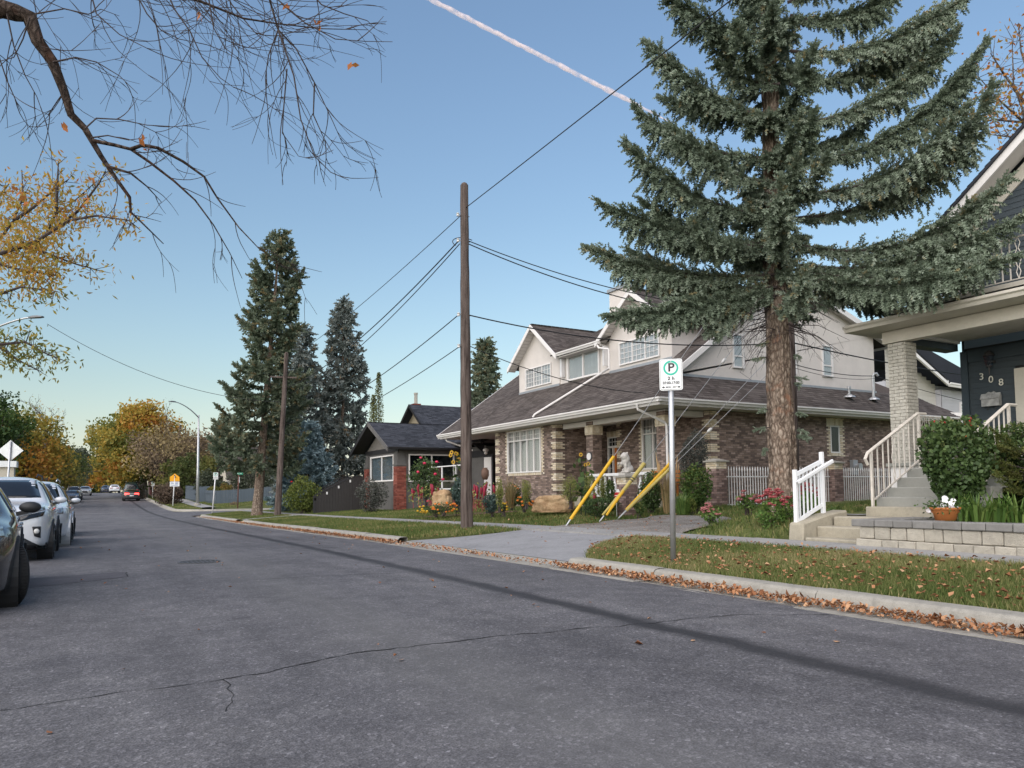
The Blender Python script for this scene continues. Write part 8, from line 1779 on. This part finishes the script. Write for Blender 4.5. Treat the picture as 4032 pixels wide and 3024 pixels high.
# ---- hedges beyond the cross street
bush('dark rounded brown bush under the school-zone sign', 615, 728, 1905, 1990, 79, MAT['leaf_brown'], 3600, .2, 'shrub', 'shrub', .18, .8); bush('tall dark green hedge beside the lamp post', 775, 850, 1860, 1975, 83, MAT['leaf_dark'], 4200, .2, 'hedge', 'hedge', .5, 1.); bush('dark hedge below the cottage windows', 835, 910, 1890, 1955, 84, MAT['leaf_dark'], 3200, .2, 'hedge', 'hedge', .55, 1.); bush('yellow-green globe shrub behind the low fence', 808, 875, 1910, 1965, 81.5, MAT['leaf_olive'], 2600, .16, 'shrub', 'shrub', .55, 1.)
bush('orange-tipped shrub behind the low fence', 868, 915, 1905, 1965, 81.5, MAT['leaf_olive'], 1800, .16, 'shrub', 'shrub', .75, 1.); bush('large dull brown-green shrub right of the cottage', 915, 1075, 1820, 1960, 85, MAT['leaf_dark'], 7000, .2, 'shrub', 'shrub', .6, .8); bush('dark bush low behind the low fence', 940, 1060, 1925, 1975, 82, MAT['leaf_dark'], 2600, .18, 'shrub', 'shrub', .3, .8); bush('red-leaved creeper by the street sign post', 905, 935, 1975, 2003, 70, MAT['leaf_brown'], 500, .1, 'shrub', 'shrub', .5, .8)
blades('tan grass plumes above the low fence', 885, 1958, 80.5, 60, .9, .5, MAT['straw'], .06, None, lean=.3); bush('brown brush pile right of the lamp post', 880, 990, 1760, 1880, 104, MAT['leaf_brown'], 3000, .26, 'shrub', 'shrub', .45, .8)
def _glow():
    t = NT('lit_orange_lamp'); return t.done(t.bsdf((.8, .2, .05), .4, **{'Emission Color': (1, .30, .06, 1), 'Emission Strength': 3.}))
c = dep(1032, 1868, 75); t = thing('lit_lantern', 'small glowing orange lantern behind the corner spruce trunk', 'lantern', Vector((c.x, c.y, Tz(c.x, c.y)))); MB().ell(c, (.13, .13, .17), 10, 7).build('globe', _glow(), t, True); MB().tube([Vector((c.x, c.y, Tz(c.x, c.y)-.1)), c-Vector((0, 0, .15))], .04, 6).build('post', MAT['iron'], t)
bk = MB(); c = dep(1910, 1860, 29.8); bk.lathe([(.09, -.3), (.16, -.12), (.15, .08), (.09, .15), (.11, .19)], c, 14); tag(bk.build('deck_urn', M('brown_clay', (.12, .07, .05), .8), smooth=True), 'brown clay urn on the deck behind the glass rail', 'urn')
# red mulch edging by the bed
poly_sheet('mulch_path', [((11.0, 27.3), (11.0, 25.9)), ((12.6, 26.4), (12.6, 24.6)), ((14.0, 25.6), (14.0, 23.9))], M('red_mulch', (.13, .055, .06), .95, .3, 20, 60, .5), 6, .02)
sg = dep(2427, 1944, 21.0); t = thing('yard_sign', 'small red and white yard sign before the balustrade', 'sign', Vector((sg.x, sg.y, Tz(sg.x, sg.y))), None, R(-38)); H = sg.z-Tz(sg.x, sg.y)
MB().tube([(0, .01, 0), (0, .01, H)], .008, 5).build('stake', MAT['galv'], t, world=False); plate(t, [(-.09, -.12), (.09, -.12), (.11, .0), (.07, .13), (-.07, .13), (-.11, .0)], 0, .006, MAT['sign_white'], 'plate', H); plate(t, [(-.085, -.04), (.085, -.04), (.095, .04), (-.095, .04)], -.004, .003, FL['red'], 'red_band', H); plate(t, [(-.06, -.10), (.06, -.10), (.07, -.06), (-.07, -.06)], -.004, .003, FL['red'], 'red_band', H)
